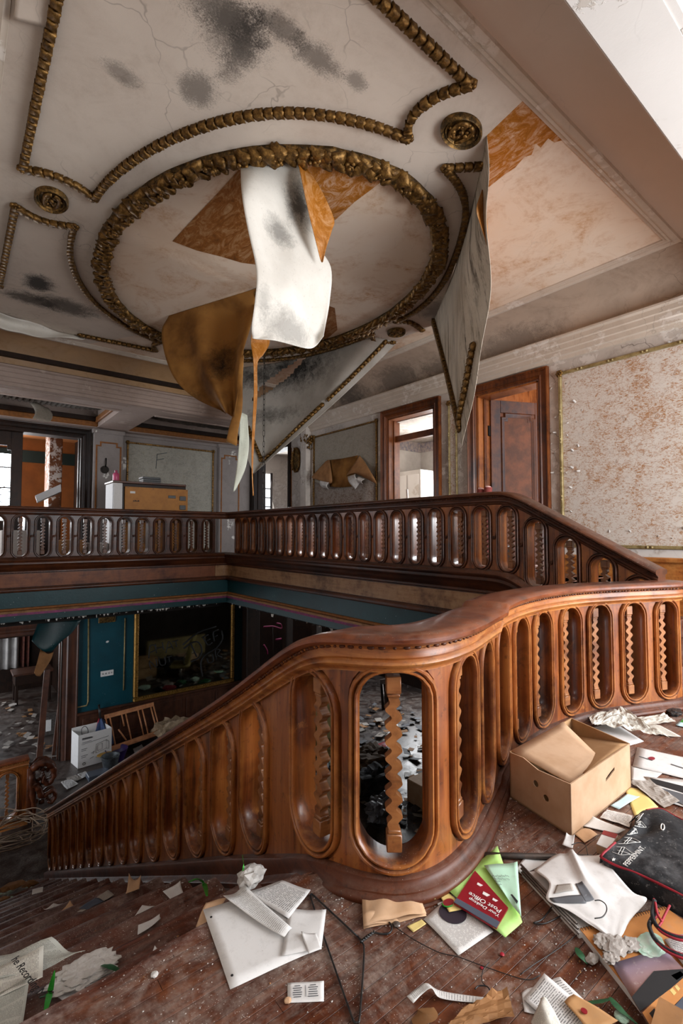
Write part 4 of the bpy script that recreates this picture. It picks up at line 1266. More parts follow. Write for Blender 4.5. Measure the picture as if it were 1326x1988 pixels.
def acanthus(parent):
    cx, y0 = 1.06, 8.86
    b = MB()
    for dy in (-.05, 0, .05):
        for (pts, r0) in ((([0, -2.42], [.16, -2.36], [.30, -2.46], [.33, -2.60], [.25, -2.70], [.17, -2.64], [.19, -2.56]), .06),
                          (([0, -2.62], [.10, -2.72], [.16, -2.86], [.30, -2.82], [.36, -2.92], [.30, -3.0], [.24, -2.96]), .05),
                          (([0, -2.5], [.02, -2.8], [.05, -3.05], [.02, -3.2]), .055)):
            P = smooth_pts([(cx + a * .9, y0 + dy * (1 + .5 * math.sin(a * 9)), z) for a, z in pts], 5)
            n = len(P)
            b.tube(P, [r0 * (1.0 - .75 * i / n) * (1 + .18 * math.sin(i * 1.9 + dy * 40)) for i in range(n)], 7)
    for i in range(16):
        a = R.uniform(0, .28); b.ico((cx + a, y0 + R.uniform(-.06, .06), -2.55 - R.uniform(-.08, .42)), R.uniform(.025, .045), 0, (1, .7, 1.2), .2)
    b.box((cx - .06, y0 - .06, FL), (cx + .02, y0 + .06, -2.40), 0, .01)
    b.build('acanthus_scroll', 'wood_base', parent, 'all')
acanthus(lb)

# ================================================================ staircases
st = tag(empty('staircase', (-.2, 3.8, -1.6)), 'worn dark wooden staircase descending beside the curved balustrade', 'staircase')
RISE, GO = .19, .357
X1 = .952
for k in range(1, 17):
    z = -RISE * k; yn = 1.385 + .35 + GO * (k - 1); yb = yn - GO - .03
    def yy(x, y): return y + .03 * (x - .946)
    n = 8; v = []; jit = R.uniform(-.003, .003)
    prof = [(yb, z), (yn - .030, z), (yn - .012, z - .003), (yn + .002, z - .011), (yn + .009, z - .022), (yn + .006, z - .036), (yn - .006, z - .045), (yn - .03, z - .047), (yb, z - .047)]
    for i in range(n + 1):
        x = -.515 + (X1 + .515) * i / n
        for a, b in prof: v.append((x, yy(x, a) + (R.uniform(-.002, .002) if 0 < i < n else 0), b + jit))
    m = len(prof)
    f = [(i * m + j, i * m + (j + 1) % m, (i + 1) * m + (j + 1) % m, (i + 1) * m + j) for i in range(n) for j in range(m)] + [tuple(range(m)), tuple(n * m + j for j in range(m))[::-1]]
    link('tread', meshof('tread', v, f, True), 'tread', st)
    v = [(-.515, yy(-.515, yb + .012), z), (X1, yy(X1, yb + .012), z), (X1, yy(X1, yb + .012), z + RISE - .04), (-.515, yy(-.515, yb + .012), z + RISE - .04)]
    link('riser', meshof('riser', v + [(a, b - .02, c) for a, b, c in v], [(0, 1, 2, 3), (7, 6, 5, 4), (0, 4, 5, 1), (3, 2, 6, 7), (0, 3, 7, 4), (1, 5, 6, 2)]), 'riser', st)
us = tag(empty('staircase', (4.6, 1.8, 0)), 'short flight of steps behind the sloping rail up to the gallery', 'staircase')
for k in range(4):
    boxo('tread', (3.79, 1.25 + .35 * k, .1675 * k), (5.47, 1.25 + .35 * k + (.39 if k < 3 else .2), .1675 * (k + 1)), 'tread', us, .01)

# ================================================================ gilded ceiling ornament
def bud_mesh():
    v = []; f = []; n = 8
    for x, r in ((-.034, .006), (-.022, .021), (-.006, .0305), (.012, .027), (.030, .0315), (.026, .010)):
        for k in range(n):
            a = 2 * PI * k / n; q = r * (1 + (.20 if k % 2 else -.16) * (1 if x > -.03 else .3))
            xx = x + (.008 if k % 2 and x > .01 else 0)
            v.append((xx, q * math.cos(a), q * math.sin(a) * .85))
    for i in range(5):
        for k in range(n): f.append((i * n + k, i * n + (k + 1) % n, i * n + n + (k + 1) % n, i * n + n + k))
    f += [tuple(range(n))[::-1], tuple(5 * n + k for k in range(n))]
    return meshof('bud', v, f, 'all')
def rosette_mesh():
    b = MB()
    for i in range(6):
        a = i * PI / 3; b.ico((.024 * math.cos(a), .024 * math.sin(a), .004), .021, 0, (1, 1, .8))
    b.ico((0, 0, .016), .016)
    return b.mesh('rosette', 'all')
BUD = bud_mesh(); ROS = rosette_mesh()
BUD.materials.append(MAT['bronze']); ROS.materials.append(MAT['bronze'])

def place(me, name, p, x, nrm, parent, scale=1.0):
    x = Vector(x).normalized(); z = Vector(nrm); z = (z - x * z.dot(x)).normalized(); y = z.cross(x)
    o = bpy.data.objects.new(name, me); COL.objects.link(o); o.parent = parent; o.matrix_parent_inverse = PINV(parent)
    m = Matrix((x * scale, y * scale, z * scale)).transposed().to_4x4(); m.translation = Vector(p)
    o.matrix_basis = m
    return o

def garland(label, runs, parent=None, normal=(0, 0, -1), step=.0635, lift=.016, flip=False):
    """runs: polylines; a husk bud at every step and a rosette at each run's ends"""
    root = tag(empty('ceiling_garland', runs[0][0]), label, 'ceiling moulding', 'gilded bud garlands of the ceiling')
    done = []
    for run in runs:
        P = resample(run, step); n = len(P)
        for i in range(n - 1):
            c = (P[i] + P[i + 1]) / 2; nn = normal(c) if callable(normal) else Vector(normal)
            d = P[i + 1] - P[i]
            place(BUD, 'bud', c + nn * lift, d if not flip else -d, nn, root, R.uniform(.94, 1.06) * step / .0635)
        for p in (P[0], P[-1]):
            if all((p - q).length > .04 for q in done):
                nn = normal(p) if callable(normal) else Vector(normal)
                place(ROS, 'rosette', p + nn * .012, P[1] - P[0], nn, root); done.append(p)
    return root
Zg = ZC - .006
def sm(pts, k=6): return [Vector((x, y, Zg)) for x, y, _ in smooth_pts([(x, y, 0) for x, y in pts], k)]
arcL = [(.79, 4.03), (.83, 3.75), (.92, 3.42), (1.06, 3.08), (1.25, 2.76), (1.47, 2.51), (1.72, 2.33), (1.98, 2.21), (2.25, 2.135)]
garland('gilded bud garland framing the large mouldy panel at the top of the ceiling',
        [sm([(.33, 4.01), (.33, 1.63)], 1), sm([(.33, 4.01), (.45, 3.955), (.58, 3.945), (.70, 3.975), (.79, 4.03)]), sm(arcL), sm([(2.25, 2.135), (2.165, 2.04), (2.14, 1.93), (2.165, 1.80), (2.25, 1.645)]), sm([(2.25, 1.645), (.33, 1.63)], 1)])
garland('gilded bud garland around the black stained panel by the far gallery',
        [sm([(.33, 6.1), (.33, 4.51)], 1), sm([(.33, 4.51), (.44, 4.57), (.57, 4.58), (.74, 4.51)]), sm([(.74, 4.51), (.76, 4.78), (.81, 5.06), (.93, 5.42), (1.13, 5.80), (1.38, 6.10), (1.70, 6.36), (2.13, 6.58)]), sm([(2.13, 6.58), (2.09, 6.72), (2.18, 6.92)]), sm([(2.18, 6.92), (1.25, 6.97)], 1)])
garland('gilded bud garland beside the exposed orange plaster, broken off by the fallen canvas',
        [sm([(2.84, 1.97), (2.65, 2.15)], 1), sm([(2.65, 2.15), (2.82, 2.19), (2.98, 2.25), (3.16, 2.37), (3.36, 2.56), (3.6, 2.83), (3.86, 3.18), (4.05, 3.55), (4.14, 3.88), (4.15, 4.15)]), sm([(4.15, 4.15), (4.26, 4.06), (4.42, 4.07), (4.58, 4.12)])])
garland('gilded bud arc between the oval wreath and the hanging mouldy canvas',
        [sm([(4.17, 4.60), (4.12, 5.05), (4.0, 5.55), (3.82, 5.98), (3.5, 6.38), (3.1, 6.66)]), sm([(4.17, 4.60), (4.30, 4.72), (4.42, 4.72), (4.58, 4.63)])])

# the big oval wreath: base roll, bunched leaves, berries
wr = tag(empty('oval_wreath', (CX, CY, ZC)), 'large gilded oval wreath of leaves in the middle of the ceiling', 'ceiling moulding')
pr = [(.062, 0), (.058, -.022), (.035, -.045), (0, -.052), (-.035, -.045), (-.058, -.022), (-.062, 0)]
el = [(CX + (EA - .062) * math.cos(2 * PI * k / 120), CY + (EB - .062) * math.sin(2 * PI * k / 120), ZC - .003) for k in range(120)]
v, f = sweep(pr, el, True, True)
v = [Vector(p) + Vector((R.uniform(-.006, .006), R.uniform(-.006, .006), R.uniform(-.008, .004) if p[2] < ZC - .02 else 0)) for p in v]
link('wreath_roll', meshof('wreath_roll', v, f, 'all'), 'bronze_dark', wr)
def leaf_mesh(seed):
    r = random.Random(seed); v = []; f = []; n = 6
    for i in range(n + 1):
        t = i / n; w = .048 * math.sin(PI * min(.12 + t * .95, 1)) ** .7 * (1 + .25 * (i % 2)) + .004
        x = -.055 + .12 * t; z = .030 * math.sin(PI * t * .9) + (.018 * (t - .6) / .4 if t > .6 else 0)
        for k, q in enumerate((-1, -.5, 0, .5, 1)):
            v.append((x + r.uniform(-.004, .004), q * w, z - .018 * q * q + (.008 if q == 0 else 0) + r.uniform(-.004, .004)))
    for i in range(n):
        for k in range(4): f.append((i * 5 + k, (i + 1) * 5 + k, (i + 1) * 5 + k + 1, i * 5 + k + 1))
    m = len(v); v += [(x, y, z - .012) for x, y, z in v]; f += [tuple(a + m for a in q[::-1]) for q in f]
    rim = [i * 5 for i in range(n + 1)] + [n * 5 + k for k in range(1, 5)] + [i * 5 + 4 for i in range(n - 1, -1, -1)] + [3, 2, 1]
    for a, b in zip(rim, rim[1:] + rim[:1]): f.append((a, b, b + m, a + m))
    me = meshof('leaf', v, f, 'all'); me.materials.append(MAT['bronze']); return me
LV = [leaf_mesh(k) for k in range(4)]
def berry_mesh():
    b = MB()
    for i in range(5): b.ico((R.uniform(-.03, .03), R.uniform(-.03, .03), R.uniform(0, .02)), R.uniform(.012, .021))
    me = b.mesh('berries', 'all'); me.materials.append(MAT['bronze']); return me
BR = [berry_mesh() for _ in range(3)]
P = resample([(CX + (EA - .062) * math.cos(2 * PI * k / 200), CY + (EB - .062) * math.sin(2 * PI * k / 200), ZC) for k in range(200)], .082, True)
n = len(P)
for i in range(n):
    d = P[(i + 1) % n] - P[i]; c = P[i]; rad = (c - Vector((CX, CY, ZC))).normalized()
    for sg in (-1, 1):
        q = c + rad * sg * R.uniform(.018, .04) + Vector((0, 0, -.046 + R.uniform(-.006, .006)))
        x = d.normalized() * R.choice([1, 1, 1, -1]) + rad * sg * R.uniform(.1, 1.0) + Vector((0, 0, R.uniform(-.25, .1)))
        place(LV[R.randrange(4)], 'leaf', q, x, Vector((0, 0, -1)) + rad * sg * .4, wr, R.uniform(.75, 1.1))
    if i % 3 == 0:
        place(BR[R.randrange(3)], 'berries', c + Vector((0, 0, -.062)) + rad * R.uniform(-.02, .02), d, (0, 0, -1), wr, R.uniform(.8, 1.2))

def medallion(label, cx, cy, ax, ay):
    root = tag(empty('ceiling_medallion', (cx, cy, ZC)), label, 'medallion', 'oval bronze medallions of the ceiling')
    b = MB(); n = 40; v = []; f = []
    pr = [(1.0, 0), (1.0, -.030), (.93, -.040), (.86, -.030), (.83, -.018), (.78, -.026), (.72, -.018), (.70, -.012), (.0, -.018)]
    for r, z in pr[:-1]:
        for k in range(n): a = 2 * PI * k / n; v.append((cx + ax * r * math.cos(a), cy + ay * r * math.sin(a), ZC - .004 + z))
    m = len(pr) - 1
    for i in range(m - 1):
        for k in range(n): f.append((i * n + k, i * n + (k + 1) % n, (i + 1) * n + (k + 1) % n, (i + 1) * n + k))
    f.append(tuple((m - 1) * n + k for k in range(n)))
    link('medallion_disc', meshof('medallion_disc', v, f, True), 'bronze_dark', root)
    k = MB()
    for sg in (-1, 1):
        pts = [(cx + sg * ax * (.08 + .42 * math.sin(t * 2.6) * (1 - .3 * t)), cy + ay * (-.5 + 1.0 * t - .2 * math.sin(t * 5)), ZC - .022) for t in [i / 12 for i in range(13)]]
        k.tube(pts, [.016 * (1 - .6 * i / 12) + .004 for i in range(13)], 6)
        for i in range(16):
            a = R.uniform(0, 6.28); rr = R.uniform(.25, .6); k.ico((cx + ax * rr * math.cos(a), cy + ay * rr * math.sin(a), ZC - .022), R.uniform(.008, .018), 0, (1, 1, .8), .2)
    k.ico((cx, cy, ZC - .024), .02)
    k.build('relief', 'bronze', root, 'all')
medallion('oval bronze medallion next to the exposed orange plaster', 2.48, 1.885, .15, .115)
medallion('oval bronze medallion near the left ceiling edge between two garlands', .54, 4.255, .115, .15)
medallion('oval bronze medallion above the hanging mouldy canvas corner', 4.375, 4.37, .115, .12)

# hook and chain of the lost chandelier
hk = tag(empty('ceiling_hook', (2.55, 4.51, ZC)), 'dark bronze chandelier boss behind the white hanging canvas', 'hook')
b = MB()
for i in range(9):
    a = i * 2 * PI / 9; b.tube(smooth_pts([(2.55 + r * math.cos(a), 4.51 + r * math.sin(a), z) for r, z in ((.02, 3.60), (.07, 3.63), (.10, 3.67), (.085, 3.695))], 3), .018, 6)
b.ico((2.55, 4.51, 3.60), .04)
b.build('boss', 'bronze_dark', hk, 'all')
ch = tag(empty('chandelier_chain', (2.55, 4.51, 3.58)), 'long iron chain hanging from the ceiling boss over the stair well', 'chain')
MAT['iron'] = flat('rusty black iron', '1c1917', .55, .7, 0, '2e2620', 40)
lp = [(.0105 * math.cos(a) , 0, .022 * math.sin(a) + (.010 if math.sin(a) > 0 else -.010)) for a in [2 * PI * k / 12 for k in range(12)]]
v, f = tube_data(lp, .0028, 5, True, True)
LK = meshof('chain_link', v, f, 'all'); LK.materials.append(MAT['iron'])
zz = 3.56; i = 0
while zz > 1.36:
    o = bpy.data.objects.new('chain_link', LK); COL.objects.link(o); o.parent = ch; o.matrix_parent_inverse = PINV(ch)
    o.location = (2.55, 4.51, zz); o.rotation_euler = (0, 0, (PI / 2 if i % 2 else 0) + R.uniform(-.25, .25) + .5); zz -= .0555; i += 1

# ================================================================ fallen canvas
EYE = (1.0, .5, 1.2)      # the good side of each sheet is the one turned to the landing
def rows_fn(rows, k=4):
    """rows of 3D points from top to bottom -> fn(u, v) with smooth interpolation"""
    cols = []
    rr = [[Vector(p) for p in r] for r in rows]
    def cr(a, b, c, d, t): return .5 * ((2 * b) + (c - a) * t + (2 * a - 5 * b + 4 * c - d) * t * t + (3 * b - a - 3 * c + d) * t ** 3)
    def interp(L, t):
        n = len(L) - 1; x = min(max(t, 0), 1) * n; i = min(int(x), n - 1); f_ = x - i
        return cr(L[i - 1] if i else L[0] * 2 - L[1], L[i], L[i + 1], L[i + 2] if i + 2 <= n else L[n] * 2 - L[n - 1], f_)
    return lambda u, v: interp([interp(r, u) for r in rr], v)
MAT['canvas_white'] = sheet_mat('white hanging canvas', 'd9d5cc', 'cbc5bb', [((1.858, 2.750, 3.427), (.20, .5, .30), .8, '1f1d1b'), ((1.672, 2.750, 3.134), (.20, .5, .20), .6, '2b2927'), ((1.737, 2.750, 2.486), (.40, .5, .22), .5, '4a4744'), ((1.521, 2.750, 2.598), (.1, .5, .2), .35, '4a4744')], 0, .25)
MAT['canvas_mould'] = sheet_mat('black mouldy canvas', 'b9b3aa', 'a49d93', [((4.058, 6.200, 3.518), (.9, 1.5, .55), .95, '141312'), ((3.543, 5.800, 2.877), (.5, 1.5, .28), .85, '1b1a18'), ((4.647, 5.500, 3.770), (.55, 1.3, .3), .85, '1b1a18'), ((3.388, 6.500, 3.536), (.6, 1.5, .35), .8, '1b1a18')], 0, .3)
MAT['canvas_dirty'] = sheet_mat('dirt streaked canvas', 'cdc1b0', 'b5a794', [((4.4, 3.9, 3.2), (.5, .6, .6), .8, '2b2825')], .9, .4)
MAT['canvas_ochre'] = sheet_mat('brown glue side of the canvas', '9a6c36', '643f18', [((2.35, 5.1, 2.95), (.30, .5, .40), .95, '15110d'), ((2.15, 5.5, 2.6), (.35, .5, .25), .8, '1d1710'), ((2.5, 4.9, 2.7), (.2, .4, .4), .7, '201910')], 0, .55)
MAT['canvas_orange'] = ochre('orange glue side of the canvas', '9f6113', '7b4710', 'b98a5c')
MAT['canvas_pale'] = sheet_mat('pale greenish canvas', 'c3c6b6', 'b3b3a4', [], .25, .3)

w0 = tag(empty('torn_canvas', (1.665, 2.880, 3.690)), 'long white canvas strip hanging from the oval with an orange folded edge', 'canvas sheet')
ff = rows_fn([[(1.510, 3.022, 3.690), (1.593, 2.932, 3.690), (1.700, 2.835, 3.690), (1.808, 2.742, 3.690)], [(1.406, 2.780, 3.281), (1.551, 2.780, 3.352), (1.730, 2.780, 3.438), (1.908, 2.780, 3.473)], [(1.441, 2.760, 3.048), (1.599, 2.760, 3.128), (1.780, 2.760, 3.192), (1.966, 2.760, 3.210)], [(1.495, 2.740, 2.782), (1.648, 2.740, 2.857), (1.853, 2.740, 2.938), (2.084, 2.740, 3.055)], [(1.490, 2.740, 2.578), (1.650, 2.740, 2.632), (1.854, 2.740, 2.711), (2.075, 2.740, 2.826)], [(1.473, 2.760, 2.420), (1.643, 2.760, 2.447), (1.868, 2.760, 2.495), (2.045, 2.760, 2.600)], [(1.475, 2.770, 2.373), (1.611, 2.770, 2.370), (1.897, 2.770, 2.418), (2.043, 2.770, 2.528)]])
def wf(u, v):
    p = ff(u, v); k = min(1, v * 3)
    d = .055 * math.sin(u * PI * 1.6 + .5) * k + .03 * math.sin(u * 9 + v * 4) * k + .02 * math.sin(v * 11 + u * 3) * k
    return p - Vector((.62, .78, 0)) * d
sheet('canvas_strip', wf, 28, 44, ['canvas_white', 'canvas_orange'], w0, .003, front=EYE)
ff2 = rows_fn([[(1.785, 2.720, 3.658), (1.819, 2.720, 3.663), (1.836, 2.720, 3.664)], [(1.775, 2.660, 3.502), (1.860, 2.660, 3.516), (1.933, 2.660, 3.499)], [(1.791, 2.640, 3.374), (1.902, 2.640, 3.379), (2.035, 2.640, 3.318)], [(1.829, 2.640, 3.248), (1.911, 2.640, 3.209), (2.017, 2.640, 3.222)], [(1.886, 2.660, 3.138), (1.934, 2.660, 3.105), (1.987, 2.660, 3.103)], [(1.952, 2.690, 3.031), (1.965, 2.690, 3.014), (1.978, 2.690, 3.011)]])
sheet('folded_edge', lambda u, v: ff2(u, v) + Vector((.62, .78, 0)) * .02 * math.sin(u * PI), 10, 20, ['canvas_orange', 'canvas_white'], w0, .003, front=EYE)

w1 = tag(empty('torn_canvas', (2.252, 5.065, 3.690)), 'heavy brown glue-side canvas hanging from the oval over the far gallery', 'canvas sheet')
pt = lambda u_, v_, y: None
ff3 = rows_fn([[(2.441, 4.502, 3.690), (2.289, 4.882, 3.690), (2.129, 5.274, 3.690), (1.951, 5.718, 3.690)], [(2.509, 4.660, 3.547), (2.346, 5.000, 3.565), (2.121, 5.400, 3.571), (1.869, 5.750, 3.506)], [(2.474, 4.660, 3.311), (2.325, 4.950, 3.281), (2.115, 5.300, 3.280), (1.859, 5.600, 3.159)], [(2.391, 4.660, 3.011), (2.305, 4.900, 2.975), (2.168, 5.200, 2.940), (1.941, 5.450, 2.851)], [(2.348, 4.640, 2.677), (2.291, 4.800, 2.665), (2.205, 5.000, 2.656), (2.091, 5.250, 2.634)], [(2.277, 4.620, 2.313), (2.275, 4.700, 2.349), (2.264, 4.800, 2.394), (2.239, 4.900, 2.449)]])
def of(u, v):
    p = ff3(u, v); k = min(1, v * 2.5)
    return p - Vector((.62, .78, 0)) * (.06 * math.sin(u * 10.5 + .8 + v * 1.2) * k + .02 * math.sin(u * 23) * k)
sheet('canvas_strip', of, 40, 36, ['canvas_ochre', 'canvas_pale'], w1, .003, front=EYE)
def roll(u, v):
    c = ff4(v); r = .022 + .035 * v
    a = u * 5.2 + .6
    return c + Vector((.78 * math.cos(a) * r + .2 * math.sin(a) * r, -.62 * math.cos(a) * r + .3 * math.sin(a) * r, -.25 * v * math.cos(a) * .1))
_rl = smooth_pts([(2.337, 4.600, 2.981), (2.316, 4.600, 2.704), (2.307, 4.600, 2.432), (2.257, 4.600, 2.210), (2.230, 4.600, 2.036)], 8)
ff4 = lambda v: _rl[min(int(v * (len(_rl) - 1)), len(_rl) - 1)]
sheet('rolled_edge', roll, 16, 24, ['canvas_pale', 'canvas_ochre'], w1, .003, front=EYE)
ff5 = rows_fn([[(2.309, 4.580, 2.375), (2.350, 4.580, 2.370), (2.392, 4.580, 2.355)], [(2.300, 4.580, 2.105), (2.359, 4.580, 2.086), (2.418, 4.580, 2.077)], [(2.280, 4.580, 1.837), (2.349, 4.580, 1.854), (2.402, 4.580, 1.902)], [(2.259, 4.580, 1.650), (2.310, 4.580, 1.680), (2.362, 4.580, 1.764)], [(2.248, 4.580, 1.544), (2.254, 4.580, 1.555), (2.265, 4.580, 1.572)]])
sheet('hanging_tail', lambda u, v: ff5(u, v) + Vector((.6, .78, 0)) * .02 * math.sin(u * 3 + v * 5), 8, 20, ['canvas_pale', 'canvas_ochre'], w1, .003, front=EYE)

w2 = tag(empty('torn_canvas', (2.327, 4.200, 2.992)), 'thin twisted orange canvas ribbon dangling beside the chain', 'canvas sheet')
ff6 = rows_fn([[(2.547, 4.662, 3.690), (2.582, 4.634, 3.690), (2.617, 4.606, 3.690)], [(2.262, 4.250, 3.120), (2.353, 4.250, 3.144), (2.452, 4.250, 3.170)], [(2.252, 4.250, 2.989), (2.354, 4.250, 2.998), (2.459, 4.250, 3.024)], [(2.276, 4.250, 2.866), (2.321, 4.250, 2.856), (2.396, 4.250, 2.894)], [(2.282, 4.250, 2.786), (2.305, 4.250, 2.785), (2.327, 4.250, 2.795)], [(2.284, 4.250, 2.510), (2.301, 4.250, 2.513), (2.324, 4.250, 2.517)], [(2.276, 4.250, 2.204), (2.293, 4.250, 2.206), (2.310, 4.250, 2.208)], [(2.273, 4.250, 1.900), (2.284, 4.250, 1.901), (2.295, 4.250, 1.902)], [(2.275, 4.250, 1.674), (2.281, 4.250, 1.674), (2.286, 4.250, 1.675)], [(2.282, 4.250, 1.489), (2.288, 4.250, 1.489), (2.293, 4.250, 1.490)]])
sheet('canvas_strip', lambda u, v: ff6(u, v) + Vector((.62, .78, 0)) * .02 * math.sin(v * 14), 6, 50, ['canvas_orange', 'canvas_pale'], w2, .003, front=EYE)

# far corner of the ceiling: canvas folded down, its corner pointing at the floor
w3 = tag(empty('torn_canvas', (4.0, 5.8, ZC)), 'big black mouldy canvas corner folded down from the far ceiling with its gilded garland', 'canvas sheet')
hg = [(3.281, 7.253, 3.695), (3.520, 6.753, 3.695), (3.786, 6.279, 3.695), (3.991, 5.761, 3.695), (4.122, 5.207, 3.695), (4.226, 4.739, 3.695), (4.639, 4.610, 3.695)]
hgf = rows_fn([hg, hg]); AP = Vector((3.289, 6.100, 1.953))
def farf(u, v):
    a = hgf(u, 0); p = a.lerp(AP, v)
    k = math.sin(PI * min(v, 1)) ** .8
    bulge = .20 * math.sin(PI * u) * k + .05 * math.sin(u * 8 + v * 3) * k
    ed = .05 * math.sin(PI * v) * (1 if u > .5 else -.6) * abs(2 * u - 1)
    return p + Vector((.62, .78, 0)) * bulge + Vector((.78, -.62, 0)) * ed + Vector((0, 0, -.07 * k * math.sin(PI * u)))
def keep3(u, v):
    if v > .30: return True
    uc = .47 - .95 * v
    return abs(u - uc) > .055 * math.sin(PI * min(1, (v + .02) / .32)) + .004
sheet('canvas_strip', farf, 64, 56, ['canvas_mould', 'canvas_ochre'], w3, .003, keep3, front=EYE)
def nrm_of(fn, u, v):
    e = .01; a = fn(u, v); q = (fn(u + e, v) - a).cross(fn(u, v + e) - a); q.normalize()
    return q if q.dot(Vector((0, 0, 1.12)) - a) > 0 else -q
def on_sheet(label, fn, runs, step=.062):
    root = tag(empty('ceiling_garland', fn(*runs[0][0])), label, 'ceiling moulding', 'gilded bud garlands of the ceiling')
    for run in runs:
        pts = [fn(u, v) for u, v in run]; uvl = [Vector((u, v, 0)) for u, v in run]
        L = [0]
        for a, b in zip(pts, pts[1:]): L.append(L[-1] + (b - a).length)
        n = int(L[-1] / step); k = 0; prev = None
        for i in range(n + 1):
            s = i * step
            while k < len(L) - 2 and L[k + 1] < s: k += 1
            t = (s - L[k]) / max(L[k + 1] - L[k], 1e-9); q = uvl[k].lerp(uvl[k + 1], t)
            p = fn(q.x, q.y); nn = nrm_of(fn, q.x, q.y)
            if prev is not None and not (n // 2 == i and len(runs) > 1 and run is runs[0]):
                place(BUD, 'bud', (p + prev) / 2 + nn * .016, p - prev, nn, root)
            prev = p
        place(ROS, 'rosette', fn(*run[-1]) + nn * .014, pts[-1] - pts[-2], nn, root)
    return root
Wd = 3.1; d_ = .20
runR = [(max(.5, 1 - d_ / (Wd * (1 - t))), t) for t in [i / 40 * .86 for i in range(41)]]
runL = [(min(.5, d_ / (Wd * (1 - t))), t) for t in [.55 + i / 20 * .31 for i in range(21)]]
on_sheet('gilded bud garland still fixed to the folded-down mouldy canvas corner', farf, [runR, runL])

# canvas folded down beside the exposed orange plaster
w4 = tag(empty('torn_canvas', (3.6, 3.0, ZC)), 'dirty streaked canvas corner hanging beside the exposed orange plaster', 'canvas sheet')
hgr = rows_fn([hinge, hinge]); AP2 = Vector((3.615, 2.780, 1.914))
def rightf(u, v):
    u2 = .5 + (u - .5)
    a = hgr(u2, 0); p = a.lerp(AP2, v); p.z -= .004
    k = math.sin(PI * min(v * 1.02, 1))
    near_e = (1 - u) ** 1.5
    bul = .085 * k * near_e * 1.3 - .05 * k * math.sin(PI * u) + .03 * math.sin(v * 15 + 1.5) * near_e * (1 - v) * min(1, v * 6) + .02 * math.sin(u * 9) * k
    return p + Vector((.78, -.62, 0)) * bul + Vector((.62, .78, 0)) * (.06 * k * math.sin(PI * u))
sheet('canvas_strip', rightf, 40, 60, ['canvas_dirty', 'canvas_orange'], w4, .003, front=EYE)
ff7 = rows_fn([[(2.885, 2.020, 3.558), (2.909, 2.020, 3.554), (2.927, 2.020, 3.539)], [(2.830, 2.030, 3.401), (2.884, 2.030, 3.443), (2.940, 2.030, 3.467)], [(2.884, 2.040, 3.316), (2.927, 2.040, 3.353), (2.970, 2.040, 3.363)], [(2.951, 2.050, 3.246), (2.970, 2.050, 3.261), (2.989, 2.050, 3.276)], [(2.995, 2.060, 3.198), (3.002, 2.060, 3.201), (3.008, 2.060, 3.203)]])
sheet('folded_edge', lambda u, v: ff7(u, v), 6, 16, ['canvas_orange', 'canvas_dirty'], w4, .003, front=EYE)
runL2 = [(1 - min(.5, .05 / (3.0 * (1 - t)) + .012), t) for t in [i / 40 * .90 for i in range(41)]]
runR2 = [(min(.62, .22 / (1 - t) * .33 + .05), t) for t in [.56 + i / 20 * .34 for i in range(21)]]
on_sheet('gilded bud garland on the hanging dirty canvas beside the exposed orange plaster', rightf, [runR2])
on_sheet('gilded bud edging down the far side of the hanging dirty canvas', rightf, [runL2], .058)

# smaller loosened edges
w5 = tag(empty('torn_canvas', (0.243, 2.769, 3.680)), 'small loose canvas corner flap in the topmost left ceiling corner', 'canvas sheet')
q = [(0.174, 2.641, 3.672), (0.175, 2.823, 3.672), (0.329, 2.786, 3.672), (0.318, 2.526, 3.672)]
sheet('canvas_strip', lambda u, v: Vector(q[0]).lerp(Vector(q[3]), u).lerp(Vector(q[1]).lerp(Vector(q[2]), u), v) + Vector((0, 0, .02 * u - .012 * v)), 8, 8, ['canvas', 'canvas_ochre'], w5, .003, front=EYE)
w6 = tag(empty('torn_canvas', (0.715, 7.080, 3.680)), 'pale curled canvas edge drooping above the far gallery cove', 'canvas sheet')
ff8 = rows_fn([[(0.191, 6.835, 3.690), (0.486, 6.885, 3.690), (0.782, 6.960, 3.690), (1.107, 7.060, 3.690), (1.317, 7.063, 3.690)], [(0.197, 7.000, 3.692), (0.471, 7.000, 3.651), (0.734, 7.000, 3.626), (1.069, 7.000, 3.634), (1.306, 7.000, 3.660)], [(0.198, 6.950, 3.577), (0.419, 6.950, 3.545), (0.651, 6.950, 3.524), (0.910, 6.950, 3.558), (1.272, 6.980, 3.639)]])
sheet('canvas_strip', lambda u, v: ff8(u, v) + Vector((0, 0, .01 * math.sin(u * 17))), 30, 8, ['canvas_white', 'canvas_ochre'], w6, .003, front=EYE)

